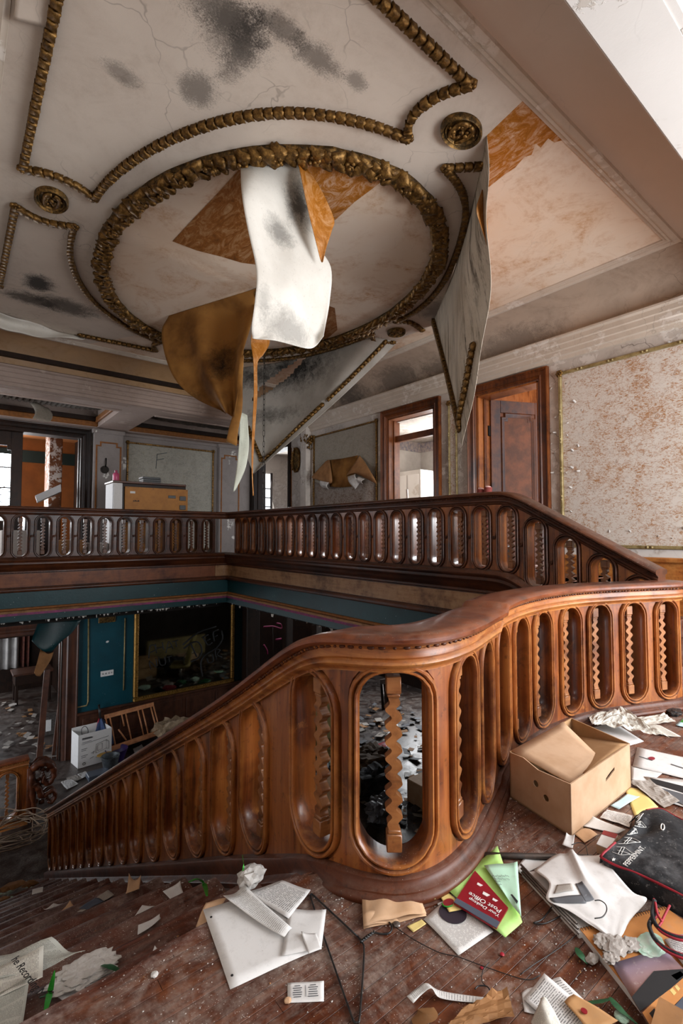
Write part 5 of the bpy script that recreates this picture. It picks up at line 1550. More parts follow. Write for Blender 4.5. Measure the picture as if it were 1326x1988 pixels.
# ================================================================ papers and print
def print_mat(name, base, ink, lines=26, margin=.10, cols=1, k=.75, dirt=.3, words=34, base2=None, top=.06):
    g = M(name, .75, 0, .25)
    v = g.pos; uv = g.uv()
    sx_ = g.node('SeparateXYZ', 0, i0=uv); sy_ = g.node('SeparateXYZ', 1, i0=uv)
    c = base if base2 is None else g.mix(g.mask(g.noise(v, 8, 4), .4, .65), base, base2)
    if lines:
        fy = g.math('FRACT', g.mul(sy_, lines))
        row = g.math('FLOOR', g.mul(sy_, lines))
        ln = g.mul(g.math('GREATER_THAN', fy, .38), g.math('LESS_THAN', fy, .80))
        cu = g.math('FRACT', g.mul(sx_, cols)); ci = g.math('FLOOR', g.mul(sx_, cols))
        cmb = g.node('CombineXYZ', 0, i0=g.mul(sx_, words * cols), i1=g.mul(row, 3.7), i2=ci)
        wd = g.mask(g.noise(cmb, 1.0, 1, .5), .40, .46)
        m = margin
        inm = g.mul(g.mul(g.math('GREATER_THAN', cu, m), g.math('LESS_THAN', cu, 1 - m)), g.mul(g.math('GREATER_THAN', sy_, top), g.math('LESS_THAN', sy_, 1 - top)))
        endr = g.math('LESS_THAN', cu, g.add(.62, g.mul(g.noise(g.node('CombineXYZ', 0, i0=row, i1=3.1, i2=ci), 1.3, 1), .62)))
        c = g.mix(g.mul(g.mul(g.mul(ln, wd), g.mul(inm, endr)), k), c, ink)
    if dirt:
        c = g.mix(g.mul(g.mask(g.noise(v, 26, 5, .75), .52, .70), dirt), c, '8f8880')
        c = g.mix(g.mul(g.mask(g.voro(v, 130), .11, .05), dirt * 1.6), c, '3f3a36')
    return g.done(c, None, g.bump(g.noise(v, 22, 4, .6), .15, .004))
MAT['paper'] = print_mat('blank white paper', 'd8d6d4', '333333', 0, dirt=.22)
MAT['paper_text'] = print_mat('typed white paper', 'd5d3d1', '3a3a3c', 24, .12)
MAT['paper_small'] = print_mat('closely printed paper', 'd2d0cd', '5a5856', 40, .08, 1, .6)
MAT['news'] = print_mat('newsprint', 'bdbdb4', '4a4a48', 60, .05, 3, .62, .2, 20, 'b3b3a8')
MAT['news2'] = print_mat('pale newsprint', 'cfcbc0', '55534f', 46, .06, 2, .6, .15, 22)
MAT['paper_tan'] = print_mat('tan kraft paper', 'c5a180', '333333', 0, dirt=.12, base2='b8916d')
MAT['paper_lime'] = print_mat('lime green paper', 'a3cf6c', '333333', 0, dirt=.15, base2='b4d98a')
MAT['paper_mint'] = print_mat('mint green paper', 'b7dfc6', '333333', 0, dirt=.2)
MAT['paper_yellow'] = print_mat('pale yellow paper', 'd9c27c', '333333', 0, dirt=.15)
MAT['paper_blue'] = print_mat('pale blue paper', 'b9d7df', '333333', 0, dirt=.1)
MAT['paper_grey_dirty'] = print_mat('dirty grey paper', 'a29a92', '4a4642', 18, .1, 1, .4, .5)
MAT['paper_brown'] = print_mat('brown envelope paper', 'b98c5e', '7a4b2a', 0, dirt=.1)
MAT['ink'] = flat('black ink', '1c1c1e', .7)
MAT['ink_grey'] = flat('grey ink', '55565a', .7)
MAT['ink_white'] = flat('white print', 'dfdeda', .7)
MAT['ink_red'] = flat('dark red print', '8a2430', .7)
MAT['card_red'] = flat('dark red booklet cover', '8e1c28', .35, 0, 0, '7d1722', 12)
MAT['card_grey'] = flat('slate grey booklet spine', '4d5563', .4)
MAT['leaf'] = flat('fresh green leaf', '1f7a22', .45, 0, 0, '2f9a2c', 20)
MAT['leaf_dark'] = flat('dark green leaf', '17452a', .5, 0, 0, '24603a', 20)
MAT['black_wire'] = flat('black coated wire', '17171a', .35, 0, 0, '2b2927', 60)
MAT['cardboard'] = print_mat('corrugated cardboard', 'bd9d80', '333333', 0, dirt=.06, base2='b18f70')
MAT['cardboard_in'] = print_mat('inner cardboard', 'b08c66', '333333', 0, dirt=.06, base2='a17d58')
MAT['dark_hole'] = flat('dark gap', '0d0a08', .9)

def lerp4(q, u, v):
    return q[0].lerp(q[1], u).lerp(q[3].lerp(q[2], u), v)
def paper(label, quad, z, mat, cat='paper', bend=.003, curl=(0, 0, 0, 0), n=8, name='paper_sheet', group=None, th=.0009, seed=None, crump=0.0):
    """a loose sheet: quad = four floor points in order, z = height of its corners (one value or four), curl lifts the corners"""
    q = [Vector((p[0], p[1], (z[i] if isinstance(z, (list, tuple)) else z) + (p[2] if len(p) > 2 else 0))) for i, p in enumerate(quad)]
    r = random.Random(seed if seed is not None else label); a, b, c = r.uniform(3, 7), r.uniform(3, 7), r.uniform(0, 6)
    off = Vector((r.uniform(0, 50), r.uniform(0, 50), 0))
    def fn(u, v):
        p = lerp4(q, u, v)
        w = [(1 - u) * (1 - v), u * (1 - v), u * v, (1 - u) * v]
        h = bend * (1 + math.sin(a * u + c) * math.cos(b * v)) * .5
        h += sum(k * (x ** 3) for k, x in zip(curl, w))
        if crump:
            nz = mnoise.fractal(Vector((u * 3.2, v * 3.2, 0)) + off, 1.0, 2.0, 4)
            h += crump * (.5 + abs(nz) * 1.6)
        return p + Vector((0, 0, h))
    o = sheet(name, fn, n, n, mat, None, th, front=(q[0].x, q[0].y, 9), smooth='all' if not crump else False)
    tag(o, label, cat, group)
    return o
def ink_on(o, body, size, origin, xd, yd, mat, lift=.001, name='lettering'):
    return lettering(body, size, origin, xd, yd, mat, o, lift, name)

# ================================================================ loose things on the landing
# --- the big open cardboard box against the balustrade
bx = tag(empty('cardboard_box', (2.12, 1.06, 0)), 'open tan cardboard box with hand hole against the curved balustrade', 'box')
A0 = Vector((1.82, .925, .004)); XH = Vector((.999, .018, 0)); YH = Vector((.225, .974, 0)).normalized(); LX, LY, LZ = .555, .305, .19
BM = Matrix((XH, YH, Vector((0, 0, 1)))).transposed().to_4x4(); BM.translation = A0
def bwall(name, pts, holes=(), mat='cardboard', th=.005, nrm=(0, -1, 0)):
    return polyplate(name, [BM @ Vector(p) for p in pts], th, mat, bx, [[BM @ Vector(p) for p in h] for h in holes], (BM.to_3x3() @ Vector(nrm)))
slot = [(.30, 0, .105), (.34, 0, .113), (.385, 0, .125), (.388, 0, .138), (.345, 0, .130), (.303, 0, .118)]
bwall('front_wall', [(0, 0, 0), (LX, 0, 0), (LX, 0, LZ), (0, 0, LZ)], [slot])
circ = lambda y, z, r: [(0, y + r * math.cos(a), z + r * math.sin(a)) for a in [2 * PI * k / 14 for k in range(14)]]
bwall('side_wall', [(0, 0, 0), (0, LY, 0), (0, LY, LZ * .98), (0, LY * .75, LZ * 1.02), (0, LY * .5, LZ * .93), (0, 0, LZ)], [circ(.115, .085, .013), circ(.165, .118, .013)], nrm=(-1, 0, 0))
bwall('side_wall', [(LX, 0, 0), (LX, LY, 0), (LX, LY, LZ + .01), (LX, 0, LZ)], mat='cardboard_in', nrm=(1, 0, 0))
bwall('back_wall', [(0, LY, 0), (LX, LY, 0), (LX, LY, LZ + .01), (0, LY, LZ)], mat='cardboard_in', nrm=(0, 1, 0))
bwall('bottom', [(0, 0, 0.001), (LX, 0, 0.001), (LX, LY, 0.001), (0, LY, 0.001)], mat='cardboard_in', nrm=(0, 0, -1))
def flap(name, a, b, c, d, mat):
    q = [BM @ Vector(p) for p in (a, b, c, d)]
    sheet(name, lambda u, v: lerp4(q, u, v) + Vector((0, 0, .006 * math.sin(PI * u) * v)), 8, 6, [mat, 'cardboard_in'], bx, .005, front=(1, .5, 3), smooth='all')
flap('flap', (.01, LY - .004, LZ), (LX * .84, LY - .004, LZ + .012), (LX * .66, .045, LZ * .80), (.05, .005, LZ * .86), 'cardboard')
flap('flap', (.14, .006, LZ - .006), (LX - .005, .006, LZ - .004), (LX - .02, LY * .82, LZ * .70), (LX * .42, LY * .40, LZ * .55), 'cardboard_in')
flap('flap', (LX + .003, .02, LZ - .004), (LX + .003, LY - .03, LZ + .002), (LX + .02, LY - .03, .06), (LX + .02, .02, .05), 'cardboard_in')
boxo('packing_tube', tuple(BM @ Vector((.18, .10, .03))), tuple(BM @ Vector((.42, .19, .075))), 'black_wire', bx, .006)
strokes('stencil', [[(.30 + k * .022, .0), (.312 + k * .022, .02 if k % 2 else -.012)] for k in range(8)], lambda x, y: BM @ Vector((x, .10 + y * .6 + (x - .3) * .25, .141 + (x - .3) * .02)), .0016, 'ink', bx)

# --- the hole-punched sheet and its companions at the stair head
pA = paper('large blank hole-punched white sheet lying at the head of the stairs', [(.617, 1.432), (.569, 1.153), (.790, 1.115), (.840, 1.39)], .0012, 'paper', bend=.0025, curl=(.006, 0, 0, 0))
for t in (.13, .47, .88):
    c = Vector((.617, 1.432, 0)).lerp(Vector((.569, 1.153, 0)), t) + Vector((.014, -.003, .0062 if t < .2 else .0040))
    polyplate('punch_hole', [c + Vector((.0035 * math.cos(a), .0035 * math.sin(a), 0)) for a in [k * PI / 5 for k in range(10)]], .0006, 'dark_hole', pA)
paper('typed white sheet overlapping the large hole-punched sheet', [p[:2] for p in [(0.750, 1.416, 0.000), (0.863, 1.387, 0.000), (0.908, 1.293, 0.000), (0.795, 1.243, 0.000)]], .007, 'paper_text', bend=.004, curl=(.0, 0, .006, 0))
paper('long narrow strip of columned figures across the hole-punched sheet', [p[:2] for p in [(0.674, 1.418, 0.000), (0.749, 1.428, 0.000), (0.779, 1.200, 0.000), (0.748, 1.191, 0.000)]], .012, 'paper_small', bend=.008, curl=(.01, .012, 0, 0))
env = paper('white envelope lying beside the black wire hanger', [p[:2] for p in [(0.816, 1.273, 0.000), (0.901, 1.203, 0.000), (0.809, 1.102, 0.000), (0.714, 1.151, 0.000)]], .0065, 'paper', cat='envelope', bend=.003)
paper('small torn white square on the white envelope', [p[:2] for p in [(0.792, 1.174, 0.000), (0.826, 1.149, 0.000), (0.807, 1.098, 0.000), (0.771, 1.107, 0.000)]], .0105, 'paper', bend=.003, curl=(.006, 0, 0, 0))
def crumple(name, label, c, r, mat, cat, sq=(1, 1, .6), sub=3, seed=1, amp=.45, freq=2.2):
    bm = bmesh.new(); bmesh.ops.create_icosphere(bm, subdivisions=sub, radius=1.0)
    off = Vector((seed * 7.3, seed * 3.1, 0)); zmin = 9
    for v in bm.verts:
        n_ = mnoise.fractal(v.co * freq + off, 1.0, 2.0, 4)
        v.co *= 1 + amp * n_
        v.co = Vector((v.co.x * r * sq[0], v.co.y * r * sq[1], v.co.z * r * sq[2])); zmin = min(zmin, v.co.z)
    for v in bm.verts: v.co += Vector((c[0], c[1], c[2] - zmin))
    me = bpy.data.meshes.new(name); bm.to_mesh(me); bm.free()
    o = link(name, me, mat)
    if label: tag(o, label, cat)
    return o
MAT['cloth_white'] = flat('dirty white cloth', 'b9b5b0', .9, 0, 0, '8f8a85', 14, .4)
crumple('cloth', 'crumpled dirty white cloth on the nosing by the base moulding', (0.777, 1.437, 0.000), .042, 'cloth_white', 'cloth', (1, .7, .75), 3, 3)
paper('brown stained paper tucked under the hole-punched sheet at the stair edge', [p[:2] for p in [(0.589, 1.417, -0.020), (0.637, 1.458, -0.020), (0.693, 1.434, -0.020), (0.601, 1.379, -0.020)]], [-.02, .002, .002, -.01], 'paper_tan', bend=.006)

card = paper('small white business card lying alone on the boards', [p[:2] for p in [(0.688, 1.079, 0.000), (0.763, 1.028, 0.000), (0.731, 0.985, 0.000), (0.660, 1.035, 0.000)]], .0012, 'paper', cat='card', bend=.001, th=.0008)
cq = [Vector(p) for p in [(0.688, 1.079, 0.000), (0.763, 1.028, 0.000), (0.731, 0.985, 0.000), (0.660, 1.035, 0.000)]]
cx_ = (cq[1] - cq[0]).normalized(); cy_ = (cq[0] - cq[3]).normalized()
for k in range(6):
    for side in (0, 1):
        w = R.uniform(.012, .026); c = cq[0].lerp(cq[1], .27 if side == 0 else .70).lerp(cq[3].lerp(cq[2], .27 if side == 0 else .70), .2 + k * .11)
        polyplate('printed_line', [c + cx_ * a * w / 2 + cy_ * b * .0009 + Vector((0, 0, .0034)) for a, b in ((-1, -1), (1, -1), (1, 1), (-1, 1))], .0003, 'ink_grey', card)
c = cq[0].lerp(cq[1], .5).lerp(cq[3].lerp(cq[2], .5), .48)
polyplate('printed_rule', [c + cx_ * a * .0006 + cy_ * b * .015 + Vector((0, 0, .0034)) for a, b in ((-1, -1), (1, -1), (1, 1), (-1, 1))], .0003, 'ink_grey', card)

# --- wire hanger
hp = [Vector((p[0], p[1], .0045)) for p in [(0.914, 1.076, 0.004), (0.910, 1.198, 0.004), (0.908, 1.280, 0.004), (0.903, 1.286, 0.004), (0.895, 1.273, 0.004), (0.853, 1.166, 0.004), (0.804, 1.036, 0.004), (0.758, 0.914, 0.004), (0.754, 0.899, 0.004), (0.759, 0.894, 0.004), (0.775, 0.904, 0.004), (0.893, 1.024, 0.004), (0.911, 1.053, 0.004), (0.914, 1.076, 0.004)]]
hk2 = [Vector((p[0], p[1], .006)) for p in [(0.906, 1.054, 0.006), (0.933, 1.059, 0.006), (0.956, 1.056, 0.006), (0.972, 1.038, 0.006), (0.991, 1.028, 0.006), (1.010, 1.038, 0.006), (1.016, 1.055, 0.006)]]
hgr_ = tag(empty('wire_hanger', hp[0]), 'black wire coat hanger lying on the boards beside the papers', 'hanger')
tube('hanger_loop', smooth_pts(hp, 3), .0026, 'black_wire', hgr_, 7)
tube('hanger_hook', smooth_pts(hk2, 4), .0026, 'black_wire', hgr_, 7)
tw = [hk2[0].lerp(hk2[2], i / 30) + Vector((.003 * math.cos(i * 1.3), 0, .002 + .003 * math.sin(i * 1.3))) for i in range(31)]
tube('hanger_twist', tw, .0024, 'black_wire', hgr_, 6)

# --- tan paper bag and the sheets round it
pb = tag(empty('paper_bag', (1.068, 1.088, 0.000)), 'folded tan paper bag at the foot of the balustrade bulge', 'bag')
pq = [Vector(p) for p in [(1.051, 1.219, 0.000), (1.187, 1.125, 0.000), (1.120, 1.007, 0.000), (0.945, 1.086, 0.000)]]
def bagf(h, k): return lambda u, v: lerp4(pq, u * k + (1 - k) * .3, v) + Vector((0, 0, h * (.35 + .65 * math.sin(PI * min(max(u, .02), .98)) ** .4 * math.sin(PI * min(max(v * .9 + .06, .02), .98)) ** .4) + .002 * math.sin(u * 13 + v * 5)))
sheet('bag_front', bagf(.026, 1), 14, 12, 'paper_tan', pb, .001, front=(1, 1, 9))
sheet('bag_back', lambda u, v: lerp4(pq, u, v) + Vector((0, 0, .003 + .002 * math.sin(u * 9))), 8, 8, 'paper_tan', pb, .001, front=(1, 1, 9))
sheet('bag_fold', lambda u, v: lerp4([pq[3], pq[3].lerp(pq[2], .55), pq[3].lerp(pq[2], .5) + Vector((.0, .03, 0)), pq[0].lerp(pq[3], .78)], u, v) + Vector((0, 0, .020 + .004 * math.sin(u * 6) - .012 * (1 - v))), 8, 5, 'paper_tan', pb, .001, front=(1, 1, 9))
crumple('gilt_tassel', 'small tarnished gilt tassel beside the tan paper bag', (1.180, 1.052, 0.000), .016, 'gold_pale', 'tassel', (1, 1.5, .7), 2, 5)
slv = paper('square white record sleeve with a dark label hole below the booklet', [p[:2] for p in [(1.104, 1.004, 0.000), (1.085, 0.864, 0.000), (1.223, 0.851, 0.000), (1.267, 1.018, 0.000)]], .003, 'paper_small', cat='sleeve', bend=.002)
c = Vector((1.186, 0.964, 0.007))
polyplate('record_label', [c + Vector((.040 * math.cos(a), .040 * math.sin(a), 0)) for a in [k * PI / 14 for k in range(28)]], .0008, flat('dark violet record label', '2a2530', .5), slv)
paper('plain white sheet fanned out behind the lime paper', [p[:2] for p in [(1.238, 1.090, 0.000), (1.444, 1.069, 0.000), (1.394, 1.012, 0.000), (1.178, 1.013, 0.000)]], .002, 'paper', bend=.003)
paper('pointed white scrap between the tan bag and the record sleeve', [p[:2] for p in [(1.186, 1.120, 0.000), (1.258, 1.130, 0.000), (1.238, 1.088, 0.000), (1.199, 1.056, 0.000)]], .006, 'paper', bend=.003)
paper('cream scrap poking out below the tan paper bag', [p[:2] for p in [(1.049, 1.017, 0.000), (1.101, 1.009, 0.000), (1.099, 0.989, 0.000), (1.048, 0.992, 0.000)]], .0015, 'paper_yellow', bend=.001)
kc = paper('small yellow card with a red and green picture under the booklet', [p[:2] for p in [(1.216, 1.050, 0.000), (1.244, 1.042, 0.000), (1.223, 0.949, 0.000), (1.177, 0.970, 0.000)]], .009, 'paper_yellow', cat='card', bend=.001)
c = Vector((1.203, 0.994, 0.012))
polyplate('red_motif', [c + Vector((.020 * math.cos(a), .013 * math.sin(a), 0)) for a in [k * PI / 9 for k in range(18)]], .0008, 'card_red', kc)
tube('green_motif', [c + Vector((.022 * math.cos(a), .015 * math.sin(a), .0006)) for a in [2.6 + k * .16 for k in range(14)]], .0022, 'leaf', kc, 5)
paper('lime green sheet under the red booklet', [p[:2] for p in [(1.241, 1.042, 0.000), (1.539, 1.049, 0.000), (1.309, 0.814, 0.000), (1.220, 0.811, 0.000)]], .011, 'paper_lime', bend=.004, curl=(0, .01, 0, 0))
bk = tag(empty('booklet', (1.298, 0.944, 0.000)), 'dark red software booklet lying on the lime green sheet', 'booklet')
bq = [Vector((p[0], p[1], .018)) for p in [(1.209, 0.978, 0.018), (1.375, 1.024, 0.018), (1.318, 0.865, 0.018), (1.225, 0.842, 0.018)]]
dn = Vector((0, 0, -.006))
MB().add(bq + [p + dn for p in bq], [(0, 1, 2, 3), (7, 6, 5, 4), (0, 4, 5, 1), (1, 5, 6, 2), (2, 6, 7, 3), (3, 7, 4, 0)]).build('booklet_cover', 'card_red', bk)
sp = [bq[0], bq[0].lerp(bq[1], .12), bq[3].lerp(bq[2], .28), bq[3]]
polyplate('booklet_spine', [p + Vector((0, 0, .0012)) for p in sp], .001, 'card_grey', bk)
xd = (bq[0] - bq[3]).normalized(); yd = -(bq[1] - bq[0]).normalized(); yd = (yd - xd * yd.dot(xd)).normalized()
bc = lambda a, b: bq[3].lerp(bq[0], a).lerp(bq[2].lerp(bq[1], a), b)
ink_on(bk, 'Your Desktop', .017, bc(.42, .36), xd, yd, 'ink_white')
ink_on(bk, 'Post Office', .0235, bc(.46, .50), xd, yd, 'ink_white')
for (a, b, w, h) in ((.52, .72, .022, .012), (.74, .80, .018, .010), (.30, .80, .016, .009)):
    c = bc(a, b); polyplate('printed_picture', [c + xd * i * w / 2 + yd * j * h / 2 + Vector((0, 0, .0012)) for i, j in ((-1, -1), (1, -1), (.7, 1), (-.6, 1))], .0008, 'ink_white', bk)
mn = paper('mint green note with handwriting resting over the red booklet', [p[:2] for p in [(1.413, 1.016, 0.000), (1.506, 0.951, 0.000), (1.309, 0.817, 0.000), (1.340, 0.879, 0.000)]], .0215, 'paper_mint', bend=.004, curl=(0, .008, 0, 0))
mq = [Vector((p[0], p[1], .029)) for p in [(1.376, 0.989, 0.029), (1.467, 0.926, 0.029), (1.275, 0.796, 0.029), (1.305, 0.856, 0.029)]]
hw = []
for r_ in range(4):
    n_ = 26 if r_ < 2 else 10
    hw.append([(.18 + .55 * i / 26, .10 + r_ * .075 + .018 * math.sin(i * 2.1 + r_) + .01 * math.sin(i * 5.3)) for i in range(n_)])
strokes('handwriting', hw, lambda x, y: lerp4(mq, x, y), .0005, 'ink_grey', mn)
polyplate('ink_block', [lerp4(mq, a, b) for a, b in ((.62, .52), (.70, .50), (.92, .60), (.86, .66))], .0006, 'ink', mn)

# --- iron pipe
pp = [Vector(p) for p in [(1.465, 1.065, 0.011), (1.566, 0.978, 0.011), (1.672, 0.887, 0.011), (1.752, 0.819, 0.011)]]
tag(tube('metal_pipe', pp, .0095, flat('grey iron pipe', '4a4644', .5, .6, 0, '5d5048', 30), None, 10), 'grey iron pipe lying on the boards in front of the cardboard box', 'pipe')

# --- paper heap, binder and spiral pads at the right
paper('white sheet corner lying under the iron pipe', [p[:2] for p in [(1.502, 0.957, 0.000), (1.578, 0.970, 0.000), (1.632, 0.906, 0.000), (1.498, 0.929, 0.000)]], .0025, 'paper', bend=.002)
bi = tag(empty('binder', (1.446, 0.805, 0.000)), 'flat clear binder with metal spine rods beneath the crumpled drawing', 'binder')
q = [Vector((p[0], p[1], .008)) for p in [(1.493, 0.927, 0.008), (1.624, 0.845, 0.008), (1.535, 0.628, 0.008), (1.392, 0.692, 0.008)]]
MB().add([p + Vector((0, 0, .006)) for p in q] + [p - Vector((0, 0, .007)) for p in q], [(0, 1, 2, 3), (7, 6, 5, 4), (0, 4, 5, 1), (1, 5, 6, 2), (2, 6, 7, 3), (3, 7, 4, 0)]).build('binder_pages', 'paper', bi)
MAT['steel'] = flat('dull steel', '8c8682', .35, .7, 0, '6b625c', 30)
for k in range(3):
    o_ = Vector((.010 * k, .008 * k, .006 + .004 * k)); tube('spine_rod', [q[0] + o_, q[3] + o_], .0038, 'steel', bi, 6)
cr_rows = rows_fn([[(1.514, 0.896, 0.020), (1.650, 0.886, 0.020), (1.700, 0.829, 0.020), (1.765, 0.794, 0.020)], [(1.474, 0.823, 0.035), (1.538, 0.784, 0.035), (1.613, 0.756, 0.035), (1.683, 0.715, 0.035)], [(1.411, 0.796, 0.030), (1.495, 0.740, 0.030), (1.589, 0.699, 0.030), (1.641, 0.650, 0.030)], [(1.424, 0.736, 0.025), (1.457, 0.685, 0.025), (1.545, 0.652, 0.025), (1.650, 0.614, 0.025)], [(1.427, 0.654, 0.020), (1.429, 0.632, 0.020), (1.444, 0.607, 0.020), (1.531, 0.616, 0.020)]], 4)
def crf(u, v):
    p = cr_rows(u, v); nz = mnoise.fractal(Vector((u * 2.2, v * 2.2, 4)), 1, 2, 2)
    return p + Vector((0, 0, .008 + .007 * abs(nz) + .020 * math.exp(-((u - .52) / .05) ** 2) * max(0, 1 - v * 1.4)))
dw = sheet('paper_sheet', crf, 30, 30, 'paper', None, .0008, front=(1, 1, 9))
tag(dw, 'large crumpled white drawing with a dark L-shaped mark', 'paper')
def on_dw(nm, uvs, mat):
    pts = [crf(u, v) for u, v in uvs]
    m = sum(pts, Vector()) / len(pts)
    sheet(nm, lambda u, v: lerp4_uv(uvs, u, v), 8, 4, mat, dw, .0006, front=(1, 1, 9))
def lerp4_uv(uvs, u, v):
    q_ = [Vector((a, b, 0)) for a, b in uvs]; w_ = lerp4(q_, u, v); p = crf(w_.x, w_.y); return p + Vector((0, 0, .0026))
on_dw('dark_mark', [(.03, .49), (.42, .49), (.36, .60), (.03, .58)], 'ink_grey'); on_dw('dark_mark', [(.36, .30), (.46, .30), (.46, .58), (.36, .58)], 'ink_grey')
on_dw('grey_wash', [(.10, .30), (.30, .30), (.30, .42), (.08, .43)], 'paper_grey_dirty')
tube('wire_hook', smooth_pts([Vector(p) for p in [(1.474, 0.685, 0.070), (1.486, 0.676, 0.070), (1.483, 0.660, 0.070), (1.461, 0.647, 0.070), (1.429, 0.644, 0.070), (1.406, 0.655, 0.070)]], 5), .0016, 'black_wire', dw, 5)

sp1 = tag(empty('spiral_pad', (1.443, 0.573, 0.000)), 'tan covered spiral sketch pad under the dusty photograph', 'notebook')
q = [Vector((p[0], p[1], .0)) for p in [(1.406, 0.696, 0.000), (1.683, 0.580, 0.000), (1.628, 0.386, 0.000), (1.276, 0.471, 0.000)]]
MB().add([p + Vector((0, 0, .016)) for p in q] + [p for p in q], [(0, 1, 2, 3), (7, 6, 5, 4), (0, 4, 5, 1), (1, 5, 6, 2), (2, 6, 7, 3), (3, 7, 4, 0)]).build('pad_pages', 'paper', sp1)
MAT['pad_cover'] = print_mat('orange tan pad cover', 'c98a50', '333333', 0, dirt=.2, base2='bd7d45')
MB().add([p + Vector((0, 0, .0185)) for p in q] + [p + Vector((0, 0, .016)) for p in q], [(0, 1, 2, 3), (7, 6, 5, 4), (0, 4, 5, 1), (1, 5, 6, 2), (2, 6, 7, 3), (3, 7, 4, 0)]).build('pad_cover', 'pad_cover', sp1)
e0, e1 = q[0] + Vector((0, 0, .012)), q[1] + Vector((0, 0, .012)); ins = (q[3] - q[0]).normalized()
nrg = 34
for k in range(nrg):
    c = e0.lerp(e1, (k + .5) / nrg) + ins * .004
    tube('spiral_ring', [c + ins * .008 * math.cos(a) + Vector((0, 0, .009 * math.sin(a))) for a in [2 * PI * j / 9 for j in range(9)]], .0011, 'black_wire', sp1, 4, True)
ph = tag(empty('photograph', (1.418, 0.516, 0.000)), 'glossy dusk photograph of a lit house lying on the tan sketch pad', 'photograph')
q = [Vector((p[0], p[1], .0205)) for p in [(1.353, 0.589, 0.020), (1.509, 0.525, 0.020), (1.433, 0.389, 0.020), (1.237, 0.455, 0.020)]]
g = M('glossy dusk print', .22)
yy_ = g.node('SeparateXYZ', 1, i0=g.uv())
c_ = g.ramp(yy_, [(0, '7f768d'), (.3, '92777a'), (.5, '7a5548'), (1, '3a2a26')])
c_ = g.mix(g.mul(g.mask(g.noise(g.pos, 60, 5, .8), .58, .68), .5), c_, 'b4aba6')
sheet('photo_print', lambda u, v: lerp4(q, u, v) + Vector((0, 0, .002)), 6, 6, g.done(c_), ph, .0012, front=(1, 1, 9))
for nm, mt_, poly in (('print_roof', 'ink', [(-.0, .52), (.55, .30), (1.0, .42), (1.0, .50), (.6, .60), (.0, .72)]), ('print_wall', 'block_brown', [(.02, .74), (.30, .66), (.55, .60), (1.0, .50), (1.0, .66), (.5, .80), (.02, .95)]),
                      ('print_window', 'ink', [(.10, .78), (.20, .75), (.20, .86), (.10, .90)]), ('print_window', 'ink', [(.26, .73), (.36, .70), (.36, .80), (.26, .83)]), ('print_light', 'paper_yellow', [(.56, .62), (.62, .605), (.62, .68), (.56, .70)]), ('print_light', 'paper_yellow', [(.66, .60), (.71, .585), (.71, .65), (.66, .67)]),
                      ('print_light', 'red_print', [(.74, .44), (.92, .43), (.92, .50), (.76, .53)]), ('print_car', 'card_grey', [(.42, .84), (.9, .68), (1.0, .70), (.95, .78), (.5, .92)])):
    if mt_ == 'red_print': mt_ = 'ink_red'
    if mt_ == 'block_brown' : mt_ = 'pad_cover'
    polyplate(nm, [lerp4(q, a_, b_) + Vector((0, 0, .0034 + (.0004 if nm != 'print_wall' else 0))) for a_, b_ in poly], .0004, mt_, ph)
paper('white printed plan sheet under the red strap', [p[:2] for p in [(1.540, 0.533, 0.000), (1.612, 0.501, 0.000), (1.570, 0.395, 0.000), (1.458, 0.440, 0.000)]], .0235, 'paper_text', bend=.002)
MAT['plaster_chunk'] = flat('fallen plaster lump', 'a9a29c', .9, 0, 0, '8a837c', 20, .6)
MAT['mint_plaster'] = flat('mint painted plaster flake', 'a8cdb8', .8, 0, 0, 'c4cfc4', 30, .5)
for k, (u_, s_) in enumerate((((1175, 1835), .020), ((1195, 1840), .024), ((1220, 1838), .018), ((1190, 1860), .016), ((1165, 1862), .015))):
    pass
for k, (p, r_) in enumerate(zip([(1.404, 0.632, 0.019), (1.413, 0.604, 0.019), (1.448, 0.584, 0.019), (1.370, 0.598, 0.019)], (.020, .027, .020, .017))):
    crumple('plaster_lump', ('grey plaster lump on the pad edge nearest the binder', 'largest grey plaster lump in the row on the sketch pad', 'grey plaster lump touching the mint green flake', 'small grey plaster lump on the pad edge in front of the others')[k], p, r_, 'plaster_chunk', 'plaster', (1.5, 1, .32), 3, k + 2, .5, 3)['group'] = 'plaster lumps on the sketch pad'
crumple('plaster_flake', 'mint green painted plaster flake on the tan sketch pad', (1.492, 0.549, 0.019), .036, 'mint_plaster', 'plaster', (1.35, .85, .12), 3, 9, .25)
crumple('plaster_lump', 'grey plaster lump on the floor beside the small fern leaf', (1.345, 0.635, 0.000), .017, 'plaster_chunk', 'plaster', (1.3, .8, .5), 2, 12)
MAT['block_brown'] = print_mat('brown worn book cover', '9c7048', '333333', 0, dirt=.1, base2='86603c')
wb = tag(empty('old_book', (1.326, 0.463, 0.000)), 'worn brown hardback book standing out of the bottom right papers', 'book')
q = [Vector((p[0], p[1], .05)) for p in [(1.313, 0.468, 0.050), (1.319, 0.420, 0.050), (1.246, 0.408, 0.050), (1.195, 0.450, 0.050)]]
MB().add(q + [p - Vector((0, 0, .028)) for p in q], [(0, 1, 2, 3), (7, 6, 5, 4), (0, 4, 5, 1), (1, 5, 6, 2), (2, 6, 7, 3), (3, 7, 4, 0)]).build('book_cover', 'block_brown', wb)
MB().add([p.lerp((q[0] + q[2]) / 2, .06) - Vector((0, 0, .028)) for p in q] + [p.lerp((q[0] + q[2]) / 2, .06) - Vector((0, 0, .048)) for p in q], [(0, 1, 2, 3), (7, 6, 5, 4), (0, 4, 5, 1), (1, 5, 6, 2), (2, 6, 7, 3), (3, 7, 4, 0)]).build('book_pages', 'paper_tan', wb)

